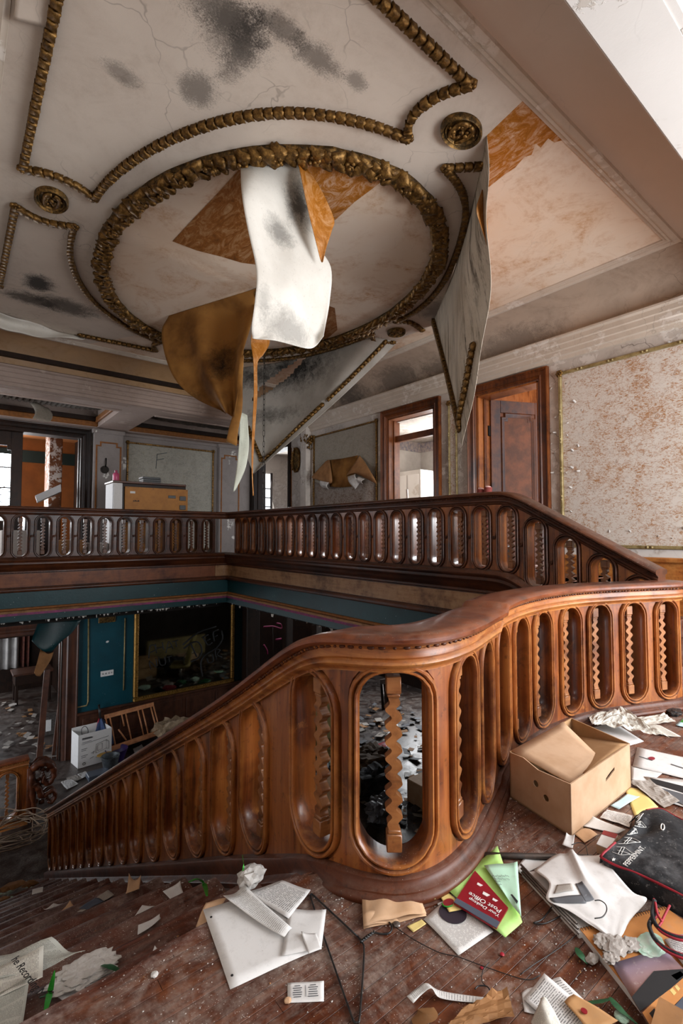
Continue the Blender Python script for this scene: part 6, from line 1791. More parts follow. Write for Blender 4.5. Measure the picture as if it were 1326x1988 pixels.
# --- letters at the bottom edge
paper('typed letter on top of the fan of letters at the near edge', [p[:2] for p in [(1.102, 0.687, 0.000), (1.203, 0.689, 0.000), (1.195, 0.567, 0.000), (1.091, 0.569, 0.000)]], .008, 'paper_text', bend=.004)
paper('second typed letter showing behind the fan of letters', [p[:2] for p in [(1.177, 0.681, 0.000), (1.230, 0.662, 0.000), (1.201, 0.524, 0.000), (1.113, 0.552, 0.000)]], .005, 'paper_text', bend=.003)
paper('crumpled white letter corner under the fan of letters', [p[:2] for p in [(1.119, 0.701, 0.000), (1.165, 0.690, 0.000), (1.121, 0.626, 0.000), (1.080, 0.670, 0.000)]], .002, 'paper', bend=.003)
nr = rows_fn([[(1.115, 0.648, 0.030), (1.118, 0.635, 0.030), (1.092, 0.586, 0.030), (1.064, 0.539, 0.030)], [(1.082, 0.634, 0.045), (1.073, 0.618, 0.045), (1.042, 0.578, 0.045), (1.015, 0.546, 0.045)], [(1.061, 0.643, 0.012), (1.049, 0.630, 0.012), (1.023, 0.608, 0.012), (0.998, 0.588, 0.012)]])
o = sheet('newspaper', lambda u, v: nr(u, v) + Vector((0, 0, .006 * math.sin(u * 5))), 12, 14, 'news2', None, .001, front=(1, 1, 9)); tag(o, 'rolled newspaper page lying over the fan of letters', 'newspaper')
en = paper('brown envelope with a red wax seal among the letters', [p[:2] for p in [(1.160, 0.615, 0.000), (1.196, 0.611, 0.000), (1.211, 0.517, 0.000), (1.131, 0.538, 0.000)]], .020, 'paper_brown', cat='envelope', bend=.003)
c = Vector((1.169, 0.573, 0.026)); polyplate('wax_seal', [c + Vector((.007 * math.cos(a), .007 * math.sin(a), 0)) for a in [k * PI / 8 for k in range(16)]], .002, 'card_red', en)

# --- the black tote bag with red piping
tb = tag(empty('tote_bag', (1.938, 0.711, 0.000)), 'crumpled black tote bag with red piping and white drawings', 'bag')
MAT['tote'] = flat('dusty black tote cloth', '232427', .8, 0, 0, '34353a', 7, .4)
g = M('tote cloth', .8, 0, .3); c_ = g.mix(g.mask(g.noise(g.pos, 8, 6, .7), .50, .72), '1e1f22', '5a5a5c'); c_ = g.mix(g.mul(g.mask(g.noise(g.pos, 60, 4, .8), .6, .68), .6), c_, '8a8886')
MAT['tote'] = g.done(c_, None, g.bump(g.noise(g.pos, 20, 4), .4, .01))
MAT['red_piping'] = flat('red piping', 'a31f30', .6, 0, 0, '861827', 20)
tr = rows_fn([[(2.041, 0.791, 0.060), (2.114, 0.785, 0.060), (2.174, 0.746, 0.060), (2.151, 0.665, 0.060), (2.086, 0.540, 0.060)], [(1.924, 0.756, 0.075), (1.965, 0.735, 0.075), (1.999, 0.681, 0.075), (1.968, 0.603, 0.075), (1.901, 0.495, 0.075)], [(1.780, 0.763, 0.070), (1.809, 0.723, 0.070), (1.844, 0.661, 0.070), (1.823, 0.567, 0.070), (1.802, 0.470, 0.070)], [(1.706, 0.771, 0.055), (1.703, 0.716, 0.055), (1.716, 0.645, 0.055), (1.715, 0.536, 0.055), (1.707, 0.448, 0.055)]])
def trf(u, v): return tr(u, v) + Vector((0, 0, .010 * mnoise.noise(Vector((u * 4, v * 4, 2))) - .02 * math.exp(-((u - .30) / .10) ** 2 - ((v - .30) / .12) ** 2)))
sheet('bag_face', trf, 36, 28, 'tote', tb, .002, front=(1, 1, 9))
def gus(u, v):
    p = trf(u, 1.0); d = Vector((-.25, -.55, 0)).normalized()
    return p + d * (.045 * math.sin(v * PI * .5) * (.5 + u)) - Vector((0, 0, (p.z - .006) * v ** 1.4)) + Vector((0, 0, .006 * math.sin(u * 20) * math.sin(PI * v)))
sheet('bag_gusset', gus, 36, 8, 'tote', tb, .002, front=(.8, -.2, 1))
def gus2(u, v):
    p = trf(u, 0.0); return p + Vector((.4, .5, 0)) * .07 * v - Vector((0, 0, (p.z - .01) * v))
sheet('bag_gusset', gus2, 24, 6, 'tote', tb, .002, front=(1, 1, 9))
sheet('bag_gusset', lambda u, v: trf(0, u) + Vector((-.5, .2, 0)) * .02 * v - Vector((0, 0, (trf(0, u).z - .006) * v)), 14, 6, 'tote', tb, .002, front=(0, 1, 2))
tube('red_piping', [trf(i / 30, 1.0) for i in range(31)], .0042, 'red_piping', tb, 6)
tube('red_piping', [trf(.27 + .73 * i / 20, 0.0) for i in range(21)], .0035, 'red_piping', tb, 6)
tube('red_piping', [trf(0, .62 + .38 * i / 8) for i in range(9)], .0042, 'red_piping', tb, 6)
def on_t(x, y): return trf(min(max(x, 0), 1), min(max(y, 0), 1)) + Vector((0, 0, .003))
dr = []
for k in range(5):                                   # white outline drawings of pointed towers
    y0 = .10 + .165 * k; w_ = .055; l_ = .20 + .05 * math.sin(k * 2.3) + (.05 if k > 2 else 0)
    x0_ = .02 + .015 * k
    dr += [[(x0_, y0 - w_), (x0_ + l_ * .5, y0 - w_), (x0_ + l_, y0), (x0_ + l_ * .5, y0 + w_), (x0_, y0 + w_)], [(x0_ + l_ * .35, y0 - w_), (x0_ + l_ * .35, y0 + w_)], [(x0_ + l_ * .5, y0 - w_), (x0_ + l_ * .5, y0 + w_)], [(x0_ + l_ * .2, y0), (x0_ + l_ * .85, y0 + .01)]]
st_ = [(.16 + .022 * math.cos(PI / 2 + k * 4 * PI / 5), .93 + .035 * math.sin(PI / 2 + k * 4 * PI / 5)) for k in range(6)]
strokes('drawing', [[(a + (c - a) * i / 6, b + (d - b) * i / 6) for (a, b), (c, d) in zip(l, l[1:]) for i in range(7)] for l in dr + [st_]], on_t, .0009, 'ink_white', tb)
def text_on_t(body, size, x, y, dx, dy):
    p = on_t(x, y); p2 = on_t(x + dx, y + dy); xd_ = (p2 - p).normalized(); yd_ = Vector((0, 0, 1)).cross(xd_)
    lettering(body, size, p + Vector((0, 0, .003)), xd_, yd_, 'ink_white', tb)
text_on_t('PEPPERMINT.', .022, .36, .80, .012, -.05)
c = [(.475 + .020 * math.cos(a), .30 + .045 * math.sin(a)) for a in [k * PI / 8 for k in range(17)]]
strokes('round_mark', [c], on_t, .002, 'ink_white', tb)
# strap looping over the pads
for k, (pts, w_) in enumerate((([(1.631, 0.585, 0.050), (1.586, 0.564, 0.050), (1.568, 0.548, 0.050)], .012), ([(1.658, 0.557, 0.045), (1.611, 0.553, 0.045), (1.571, 0.549, 0.045), (1.544, 0.548, 0.045)], .012))):
    tube('red_piping', smooth_pts([Vector(p) for p in pts], 4), .0035, 'red_piping', tb, 5)
for off, mt in ((0, 'red_piping'), (.006, 'tote'), (.012, 'red_piping')):
    for k, pts in enumerate(([(1.603, 0.568, 0.040), (1.558, 0.568, 0.040), (1.524, 0.561, 0.040), (1.491, 0.534, 0.040), (1.481, 0.501, 0.040), (1.494, 0.459, 0.040)], [(1.639, 0.588, 0.045), (1.569, 0.569, 0.045), (1.535, 0.542, 0.045), (1.536, 0.506, 0.045), (1.562, 0.473, 0.045)])):
        tube('strap_edge' if mt == 'red_piping' else 'strap', [Vector(p) + Vector((off, off * .6, 0)) for p in smooth_pts([Vector(p) for p in pts], 6)], .0035 if mt == 'red_piping' else .006, mt, tb, 5)

# ================================================================ on the stairs
def on_step(k, u_): pass
T = lambda k: -RISE * k + .004
def step_paper(label, k, quad, mat, cat='paper', up=.0, curl=(0, 0, 0, 0), bend=.004, droop=0.0):
    z = T(k)
    q = [(p[0], p[1]) for p in quad]
    return paper(label, q, [z + up, z + up, z + up - droop, z + up - droop], mat, cat, bend, curl)
step_paper('tented newspaper page lying across the upper treads', 1, [(0.147, 1.747, -0.170), (0.080, 1.897, -0.170), (0.281, 1.795, -0.170), (0.357, 1.700, -0.170)], 'news', 'newspaper', .02, (0, 0, .02, 0), .02)
step_paper('newspaper sheet with a headline along the second tread', 1, [(0.065, 1.699, -0.170), (0.090, 1.813, -0.170), (0.255, 1.762, -0.170), (0.239, 1.654, -0.170)], 'news2', 'newspaper', .03, (0, .0, .03, .02), .01)
nw = step_paper('newspaper page in front of the headline sheet on the top step', 1, [(0.071, 1.541, -0.160), (0.075, 1.694, -0.160), (0.213, 1.690, -0.160), (0.175, 1.521, -0.160)], 'news', 'newspaper', .035, (0, 0, .01, 0), .01)
p_ = Vector((0.205, 1.669, -0.120)); lettering('he Recording M', .030, p_, (.25, -.97, 0), (.97, .25, 0), 'ink', nw)
cp = [Vector(p) for p in [(0.274, 1.637, -0.150), (0.330, 1.672, -0.150), (0.414, 1.561, -0.150), (0.319, 1.542, -0.150)]]
crumple('plaster_slab', 'white broken plaster slab lying on a sheet on the top step', (0.347, 1.647, -0.183), .085, 'cloth_white', 'plaster', (1.05, .62, .17), 4, 21, .35, 3.5)
MAT['plaster_white'] = flat('white broken plaster', 'cfccc8', .9, 0, 0, 'b9b4ae', 30, .7)
bpy.data.objects['plaster_slab'].data.materials[0] = MAT['plaster_white']
step_paper('white paper under the broken plaster slab on the top step', 1, [(0.270, 1.623, -0.180), (0.359, 1.709, -0.180), (0.437, 1.583, -0.180), (0.296, 1.584, -0.180)], 'paper', 'paper', .003)
step_paper('small white paper pinned under the landing nosing', 1, [(0.481, 1.520, -0.120), (0.515, 1.547, -0.120), (0.552, 1.499, -0.120), (0.503, 1.511, -0.120)], 'paper', 'paper', .05, (0, .02, .02, 0), .002)
step_paper('white folded paper on the second tread', 2, [(0.586, 1.952, -0.370), (0.601, 1.996, -0.370), (0.679, 1.988, -0.370), (0.672, 1.955, -0.370)], 'paper', 'paper', .006, (0, 0, .01, .02), .002)
step_paper('white triangular scrap on the third tread', 3, [(0.683, 2.315, -0.560), (0.726, 2.357, -0.560), (0.768, 2.316, -0.560), (0.700, 2.316, -0.560)], 'paper', 'paper', .006, (0, 0, 0, .0), .002)
step_paper('white crumpled paper against the stringer on the third tread', 3, [(0.826, 2.382, -0.550), (0.905, 2.371, -0.550), (0.895, 2.298, -0.550), (0.835, 2.309, -0.550)], 'paper', 'paper', .01, (0, .02, 0, 0), .004)
step_paper('brown cardboard scrap wedged against the stringer', 4, [(0.759, 2.735, -0.740), (0.794, 2.811, -0.740), (0.845, 2.776, -0.740), (0.825, 2.734, -0.740)], 'paper_tan', 'cardboard', .02, (0, .05, .04, 0), .003)
step_paper('pair of buff papers fallen open on the middle treads', 6, [(0.546, 3.378, -1.100), (0.629, 3.425, -1.100), (0.666, 3.338, -1.100), (0.590, 3.318, -1.100)], 'paper_tan', 'paper', .01, (0, .03, 0, 0), .006)
step_paper('long pale paper strip beside the dark photograph on the treads', 5, [(0.597, 3.056, -0.920), (0.771, 3.131, -0.920), (0.787, 3.061, -0.920), (0.619, 3.038, -0.920)], 'paper_grey_dirty', 'paper', .01)
step_paper('dark torn photograph on the middle treads', 5, [(0.608, 3.071, -0.920), (0.700, 3.105, -0.920), (0.730, 3.046, -0.920), (0.644, 3.033, -0.920)], 'card_grey', 'photograph', .014)
step_paper('white curled paper on the middle treads', 7, [(0.536, 3.756, -1.300), (0.599, 3.791, -1.300), (0.652, 3.749, -1.300), (0.592, 3.740, -1.300)], 'paper', 'paper', .01, (.02, 0, 0, .02), .008)
step_paper('dusty folded paper at the open side of the lower treads', 8, [(0.322, 4.078, -1.500), (0.393, 4.111, -1.500), (0.542, 4.104, -1.500), (0.527, 4.074, -1.500)], 'paper_grey_dirty', 'paper', .01)
step_paper('pale scrap on the lower treads by the plaster heap', 9, [(0.577, 4.602, -1.680), (0.588, 4.666, -1.680), (0.659, 4.645, -1.680), (0.647, 4.582, -1.680)], 'paper', 'paper', .01)
def blade(name, label, pts, w, mat, droop=0, cat='leaf'):
    P = smooth_pts([Vector(p) for p in pts], 6); n = len(P); v = []; f = []
    for i, p in enumerate(P):
        t = (P[min(i + 1, n - 1)] - P[max(i - 1, 0)]).normalized(); s = t.cross(Vector((.3, .3, 1))).normalized() * w * math.sin(PI * (.10 + .88 * i / (n - 1))) ** .7
        u_ = s.cross(t).normalized() * w * .35
        v += [p - s, p - u_, p + s, p + u_ * .25]
    for i in range(n - 1):
        for k in range(4): f.append((4 * i + k, 4 * i + (k + 1) % 4, 4 * i + 4 + (k + 1) % 4, 4 * i + 4 + k))
    f += [(0, 1, 2, 3), (4 * n - 1, 4 * n - 2, 4 * n - 3, 4 * n - 4)]
    o = link(name, meshof(name, v, f, True), mat)
    if label: tag(o, label, cat)
    return o
blade('leaf_blade', 'bright green upright leaf blade in front of the newspapers', [(0.238, 1.592, -0.180), (0.252, 1.620, -0.160), (0.263, 1.620, -0.103)], .008, 'leaf')
blade('leaf_blade', 'dark green curled leaf under the landing nosing', [(0.389, 1.632, -0.160), (0.402, 1.597, -0.150), (0.426, 1.552, -0.150)], .014, 'leaf_dark')
blade('leaf_blade', 'green leaf arching over the dusty tread end', [(0.753, 1.716, -0.170), (0.806, 1.860, -0.235), (0.780, 1.860, -0.201), (0.742, 1.860, -0.196)], .010, 'leaf')
blade('leaf_blade', 'thin grass blade hanging from the base moulding', [(0.759, 1.460, 0.094), (0.758, 1.450, 0.068), (0.748, 1.440, 0.046)], .003, 'leaf')
blade('leaf_blade', 'small dark green leaf on the top step beside the bright blade', [(0.232, 1.638, -0.170), (0.243, 1.630, -0.165), (0.256, 1.634, -0.170)], .010, 'leaf_dark')
# heap of fallen plaster on the lower steps by the open side
hp_ = MB()
for i in range(420):
    t = R.random(); a = R.uniform(0, 6.28)
    c = Vector((0.573, 6.120, -2.300)) + Vector((R.gauss(-.05, .22), R.gauss(0, .38), 0))
    r_ = R.uniform(.015, .07); c.z = -2.55 + max(0, .42 - (c - Vector((0.573, 6.120, -2.300))).to_2d().length * .6) * R.random() - (c.y - 5) * .25
    hp_.ico(c, r_, R.randrange(3), (1.3, .9, .5), .35)
o = hp_.build('plaster_rubble', ['plaster_chunk', 'mint_plaster', 'block_brown'], None); stuff(o); tag(o, 'heap of broken plaster rubble at the foot of the stairs', 'rubble')
# coil of cable above the heap
cb = tag(empty('cable_coil', (0.839, 8.423, -3.150)), 'tangled coil of pale cable on the lower hall floor', 'cable')
MAT['cable'] = flat('pale dusty cable', '9a8470', .7, 0, 0, '7d6a58', 20)
c0 = Vector((0.827, 8.433, -3.150))
for k in range(13):
    a0 = R.uniform(0, 6); rx, ry = R.uniform(.25, .62), R.uniform(.18, .42)
    tube('cable_turn', smooth_pts([c0 + Vector((R.uniform(-.1, .1) + rx * math.cos(a0 + j * .7), R.uniform(-.1, .1) + ry * math.sin(a0 + j * .7), .04 + .02 * k * R.random())) for j in range(9)], 4), .0075, 'cable', cb, 5)

# ================================================================ upper gallery things
org = tag(empty('organ', (2.8, 8.8, GF)), 'electronic organ showing its orange back panel and white side', 'organ')
ya, x0, x1 = 8.55, 2.24, 3.30
boxo('organ_case', (x0 - .17, ya + .03, GF), (x1 - .02, ya + .52, 1.96), 'wood_dark', org, .01)
boxo('white_side', (x0 - .18, ya + .00, GF), (x0 - .165, ya + .5, 1.95), 'paper', org, .004)
boxo('white_corner', (x0 - .18, ya - .01, GF), (x0 - .04, ya + .03, 1.95), 'paper', org, .004)
boxo('organ_lid', (x0 - .19, ya - .01, 1.955), (x1 - .03, ya + .55, 1.99), 'wood_gallery', org, .006)
MAT['orange_board'] = flat('orange hardboard back panel', 'a9702c', .6, 0, 0, '9a6426', 10, .1)
boxo('back_panel', (x0, ya - .01, 1.33), (x1, ya + .03, 1.90), 'orange_board', org, .003)
boxo('back_panel', (x0, ya - .012, GF + .05), (x1, ya + .03, 1.31), 'orange_board', org, .003)
for z in (1.77, 1.61): boxo('socket_plate', (x1 - .15, ya - .025, z - .07), (x1 - .04, ya - .008, z + .01), 'black_wire', org, .004)
boxo('socket_plate', (x1 - .35, ya - .022, 1.735), (x1 - .22, ya - .008, 1.785), 'black_wire', org, .004)
boxo('white_sticker', (x0 + .08, ya - .014, 1.79), (x0 + .16, ya - .009, 1.825), 'paper', org, 0)
for k in range(4): boxo('stencil_mark', (x0 + .13 + k * .026, ya - .013, 1.655), (x0 + .149 + k * .026, ya - .009, 1.672 + (.006 if k in (1, 3) else 0)), 'ink', org, 0)
for x in (x0 + .04, x0 + .45, x0 + .85, x1 - .03): boxo('screw', (x, ya - .014, 1.875), (x + .012, ya - .009, 1.887), 'black_wire', org, 0)
dots = MB()
for i in range(30):
    for j in range(9): dots.box((x0 + .30 + i * .016, ya - .0135, .95 + j * .016), (x0 + .309 + i * .016, ya - .0115, .959 + j * .016))
stuff(dots.build('speaker_holes', 'black_wire', org))
bt = tag(empty('bottle', (2.13, 8.72, 1.992)), 'pink plastic bottle standing on the white organ corner', 'bottle')
def lathe(name, prof, c, mat, parent, n=16):
    v = [(c[0] + r * math.cos(2 * PI * k / n), c[1] + r * math.sin(2 * PI * k / n), c[2] + z) for r, z in prof for k in range(n)]
    f = [(i * n + k, i * n + (k + 1) % n, (i + 1) * n + (k + 1) % n, (i + 1) * n + k) for i in range(len(prof) - 1) for k in range(n)] + [tuple(range(n))[::-1], tuple((len(prof) - 1) * n + k for k in range(n))]
    return link(name, meshof(name, v, f, True), mat, parent)
lathe('bottle_body', [(.045, 0), (.05, .01), (.05, .11), (.042, .13), (.02, .145), (.02, .15)], (2.13, 8.68, 1.99), flat('pink plastic', 'b3476a', .35), bt)
lathe('bottle_cap', [(.022, 0), (.022, .028), (.018, .032)], (2.13, 8.68, 2.14), flat('pink cap', '8e3050', .4), bt)
for k in range(3):
    b_ = tag(empty('book', (2.68, 8.8, 1.99)), ('black bound book at the bottom of the stack on the organ', 'black bound book in the middle of the stack on the organ', 'black bound book on top of the stack on the organ')[k], 'book', 'black books on the organ')
    z = 1.992 + k * .036; d_x = (.0, .004, -.006)[k]
    boxo('book_cover', (2.56 + d_x, 8.66, z), (2.86 + d_x, 8.88, z + .034), 'black_wire', b_, .003)
    boxo('book_pages', (2.555 + d_x, 8.665, z + .005), (2.562 + d_x, 8.875, z + .029), 'paper', b_, 0)
sc_ = tag(empty('wall_sconce', (2.33, YB - .13, 2.45)), 'broken black wall sconce plate on the white pilaster', 'sconce')
c = (2.285, 10.160, 2.344)
lathe_y = MB()
for r_, y in ((.07, -.0), (.075, -.015), (.05, -.028), (.03, -.04)):
    lathe_y.tube([(c[0], 10.165 + y, c[2]), (c[0], 10.15 + y, c[2])], r_, 14)
lathe_y.build('sconce_plate', 'iron', sc_, True)
tube('sconce_arm', [(c[0] + .01, 10.14, c[2] + .05), (c[0] + .01, 10.10, c[2] + .12), (c[0] + .015, 10.13, c[2] + .22)], .014, 'iron', sc_)
# gilt wall bracket and oval mirror frame by the corner
cm = (5.490, 8.357, 2.621)
ct = tag(empty('wall_cartouche', cm), 'dark oval gilt cartouche hanging on the pier beside the corner doorway', 'cartouche')
b = MB()
P = [(5.47, cm[1] + .13 * math.cos(a), cm[2] + .24 * math.sin(a)) for a in [2 * PI * k / 28 for k in range(28)]]
b.tube(P, .022, 6, 0, False, True)
for k in range(28):
    if k % 3 == 0: b.ico((5.455, P[k][1] + .01, P[k][2]), .026)
b.build('cartouche_frame', 'bronze', ct, 'all')
link('cartouche_plate', meshof('cartouche_plate', [(x + .01, y, z) for x, y, z in P] + [(x + .028, y, z) for x, y, z in P], [tuple(range(28)), tuple(range(28, 56))[::-1]] + [(k, (k + 1) % 28, 28 + (k + 1) % 28, 28 + k) for k in range(28)]), 'bronze_dark', ct)
cs = (5.400, 8.093, 3.025)
sw = tag(empty('gilt_swag', cs), 'small gilt swag of drops below the cornice at the corner', 'swag')
b = MB()
for k in range(40):
    t = R.random(); b.ico((5.42 + R.uniform(-.05, .06), cs[1] + R.uniform(-.34, -.02) , cs[2] + .02 - abs(R.gauss(0, .14))), R.uniform(.014, .03), 0, (1, 1, 1.3), .2)
stuff(b.build('swag_beads', 'bronze', sw, 'all'))
# peeled wallpaper in the grey panel
pw = tag(empty('peeled_wallpaper', (5.45, 6.9, 2.2)), 'brown backed wallpaper peeled down from the grey panel', 'wallpaper')
fa = rows_fn([[(5.470, 7.217, 2.485), (5.470, 6.835, 2.468), (5.470, 6.408, 2.470)], [(5.400, 7.156, 2.167), (5.400, 6.704, 2.171), (5.400, 6.395, 2.213)], [(5.420, 7.150, 1.978), (5.420, 6.773, 1.941), (5.420, 6.446, 1.935)]])
sheet('paper_back', lambda u, v: fa(u, v), 8, 8, ['canvas_ochre', 'paper_grey'], pw, .003, front=(0, 6, 1.5))
fb = rows_fn([[(5.450, 6.344, 2.460), (5.450, 6.277, 2.399), (5.450, 6.211, 2.338)], [(5.330, 6.504, 2.165), (5.330, 6.245, 2.166), (5.330, 5.860, 2.044)], [(5.400, 6.647, 2.121), (5.400, 6.395, 2.142), (5.400, 5.851, 1.922)]])
sheet('paper_fold', lambda u, v: fb(u, v), 8, 8, ['block_brown', 'paper_grey'], pw, .003, front=(0, 6, 1.5))
fc = rows_fn([[(5.450, 7.318, 2.466), (5.450, 7.254, 2.487), (5.450, 7.191, 2.480)], [(5.340, 7.595, 2.203), (5.340, 7.330, 2.150), (5.340, 6.969, 2.081)], [(5.380, 7.550, 2.153), (5.380, 7.336, 2.086), (5.380, 7.098, 2.019)]])
sheet('paper_fold', lambda u, v: fc(u, v), 8, 8, ['block_brown', 'paper_grey'], pw, .003, front=(0, 6, 1.5))
for pts in ([(5.360, 6.555, 2.109), (5.360, 6.347, 2.134), (5.360, 6.214, 1.991), (5.360, 6.348, 1.871)], [(5.360, 7.357, 2.115), (5.360, 7.071, 2.053), (5.360, 7.102, 1.924), (5.360, 7.260, 1.954)], [(5.360, 6.280, 2.084), (5.360, 6.109, 2.026), (5.360, 6.148, 1.943), (5.360, 6.240, 1.968)]):
    q_ = [Vector(p) for p in pts]
    sheet('paper_curl', lambda u, v: lerp4(q_, u, v) - Vector((.05 * math.sin(PI * v), 0, 0)), 6, 8, ['plaster_white', 'paper_grey'], pw, .003, front=(0, 6, 1.5))
fd = rows_fn([[(5.494, 7.796, 2.132), (5.494, 6.940, 1.967), (5.494, 5.940, 2.063)], [(5.494, 7.830, 1.883), (5.494, 6.940, 1.780), (5.494, 5.941, 1.850)], [(5.494, 7.846, 1.582), (5.494, 6.940, 1.547), (5.494, 5.942, 1.552)]])
sheet('bare_wall', lambda u, v: fd(u, v), 6, 6, 'paper_stained', wall_right, .004, front=(0, 6, 1.5))
# rolls on the handrail, papers and things on the gallery floor
for k, (u_, p) in enumerate(zip((935, 950), [(3.900, 2.785, 1.537), (3.900, 2.706, 1.550)])):
    rl = tag(empty('paper_roll', p), ('pink ended paper roll standing behind the rail nearest the panelled door', 'pink ended paper roll leaning behind the rail, the taller one')[k], 'roll')
    tube('roll_body', [(p[0], p[1] + .06, GF + .003), p], .036, flat('pink paper roll', '7d3a35', .7), rl, 12)
    tube('roll_core', [(p[0], p[1], p[2]), (p[0] - .001, p[1] - .003, p[2] + .004)], .03, flat('pale roll end', 'cfa9a2', .8), rl, 12)
wd = tag(empty('wardrobe', (6.8, 5.3, GF)), 'white painted wardrobe in the papered room behind the doorway', 'wardrobe')
wp = (6.600, 6.242, 2.447), (6.600, 6.071, 1.641)
boxo('wardrobe_body', (6.6, 6.0, GF), (7.2, 6.63, 2.28), 'room_paper', wd, .01)
boxo('wardrobe_door', (6.58, 6.03, GF + .1), (6.60, 6.30, 2.2), 'soffit', wd, .006); boxo('wardrobe_door', (6.58, 6.33, GF + .1), (6.60, 6.60, 2.2), 'soffit', wd, .006)
sk = tag(empty('stick', (5.9, 5.5, GF)), 'white stick leaning inside the papered room doorway', 'stick')
tube('stick_rod', [(5.800, 5.569, 1.841), tuple((5.850, 5.541, 1.379)[:2]) + (GF + .01,)], .018, 'paper', sk)
for k, (xa, ya2, w_, h_, mt, lb_) in enumerate(((4.3, 4.9, .3, .22, 'paper', 'white carton on the gallery floor behind the middle ovals'), (4.6, 4.2, .26, .3, 'card_red', 'red box on the gallery floor behind the rail'), (5.0, 3.4, .35, .3, 'wood_dark', 'dark crate on the gallery floor by the panelled door'), (.6, 8.9, .5, .5, 'paper_grey_dirty', 'grey carton behind the far balustrade, nearest the doorway'), (1.3, 8.7, .4, .35, 'block_brown', 'brown carton behind the far balustrade'), (1.75, 8.75, .3, .3, 'paper_grey_dirty', 'grey tub behind the far balustrade beside the organ'))):
    o = boxo('carton', (xa, ya2, GF + .002), (xa + w_, ya2 + w_ * .8, GF + h_), mt, None, .01); tag(o, lb_, 'box')
# fallen white mantel piece in the orange room
mt_ = tag(empty('mantel', (1.45, 10.9, 1.7)), 'fallen white mantel shelf in the orange room doorway', 'mantel')
q_ = [Vector(p) for p in ((1.255, 11.000, 1.850), (1.683, 11.000, 2.095), (1.695, 11.000, 1.953), (1.291, 11.000, 1.723))]
MB().add(q_ + [p + Vector((.05, .4, 0)) for p in q_], [(0, 1, 2, 3), (7, 6, 5, 4), (0, 4, 5, 1), (1, 5, 6, 2), (2, 6, 7, 3), (3, 7, 4, 0)]).build('mantel_shelf', 'paper', mt_)
boxo('mantel_block', (1.1, 10.95, GF), (1.55, 11.4, 1.62), 'wood_dark', mt_, .01)

# ================================================================ lower hall things
mr = tag(empty('wall_mirror', (4.15, 10.76, -1.4)), 'tall gilt framed mirror scrawled with black letters on the teal wall', 'mirror')
x0, x1, z0, z1 = 3.05, 5.32, -2.36, -.18
g = M('dim old mirror', .06, 1.0, .5); MAT['mirror'] = g.done(g.mix(g.mask(g.noise(g.pos, 5, 5, .7), .4, .75), '7f7f76', '5d5c52'), g.add(.015, g.mul(g.noise(g.pos, 8, 4), .05)))
boxo('mirror_glass', (x0 + .06, 10.745, z0 + .06), (x1 - .06, 10.765, z1 - .06), 'mirror', mr, 0)
for lo, hi in (((x0, z0), (x1, z0 + .09)), ((x0, z1 - .09), (x1, z1)), ((x0, z0 + .09), (x0 + .09, z1 - .09)), ((x1 - .09, z0 + .09), (x1, z1 - .09))):
    boxo('mirror_frame', (lo[0], 10.70, lo[1]), (hi[0], 10.79, hi[1]), 'gold_frame', mr, .02)
    d = MB(); L_ = max(hi[0] - lo[0], hi[1] - lo[1]); hor = hi[0] - lo[0] > hi[1] - lo[1]
    for k in range(int(L_ / .05)):
        d.ico((lo[0] + .025 + k * .05, 10.70, hi[1] - .015 if lo[1] < -1.5 else lo[1] + .02) if hor else (hi[0] - .015 if lo[0] < 4 else lo[0] + .015, 10.70, lo[1] + .025 + k * .05), .015)
    stuff(d.build('frame_beading', 'gold_frame', mr, 'all'))


gr = MB()
for l in ([(3.357, 10.740, -1.510), (3.374, 10.740, -1.265), (3.470, 10.740, -1.256), (3.482, 10.740, -1.356), (3.376, 10.740, -1.394)], [(3.516, 10.740, -1.426), (3.491, 10.740, -1.227)], [(3.668, 10.740, -1.383), (3.632, 10.740, -1.214)], [(3.503, 10.740, -1.326), (3.656, 10.740, -1.315)], [(3.713, 10.740, -1.455), (3.776, 10.740, -1.211), (3.868, 10.740, -1.390)], [(3.734, 10.740, -1.360), (3.845, 10.740, -1.331)], [(3.855, 10.740, -1.233), (3.979, 10.740, -1.216)], [(3.922, 10.740, -1.220), (3.947, 10.740, -1.357)],
          [(3.403, 10.740, -1.743), (3.368, 10.740, -1.565), (3.521, 10.740, -1.730), (3.507, 10.740, -1.544)], [(3.561, 10.740, -1.552), (3.607, 10.740, -1.690), (3.706, 10.740, -1.685), (3.692, 10.740, -1.529)], [(3.737, 10.740, -1.547), (3.837, 10.740, -1.540)], [(3.781, 10.740, -1.543), (3.794, 10.740, -1.655)]):
    gr.tube(smooth_pts([Vector(p) for p in l], 3), .011, 5)
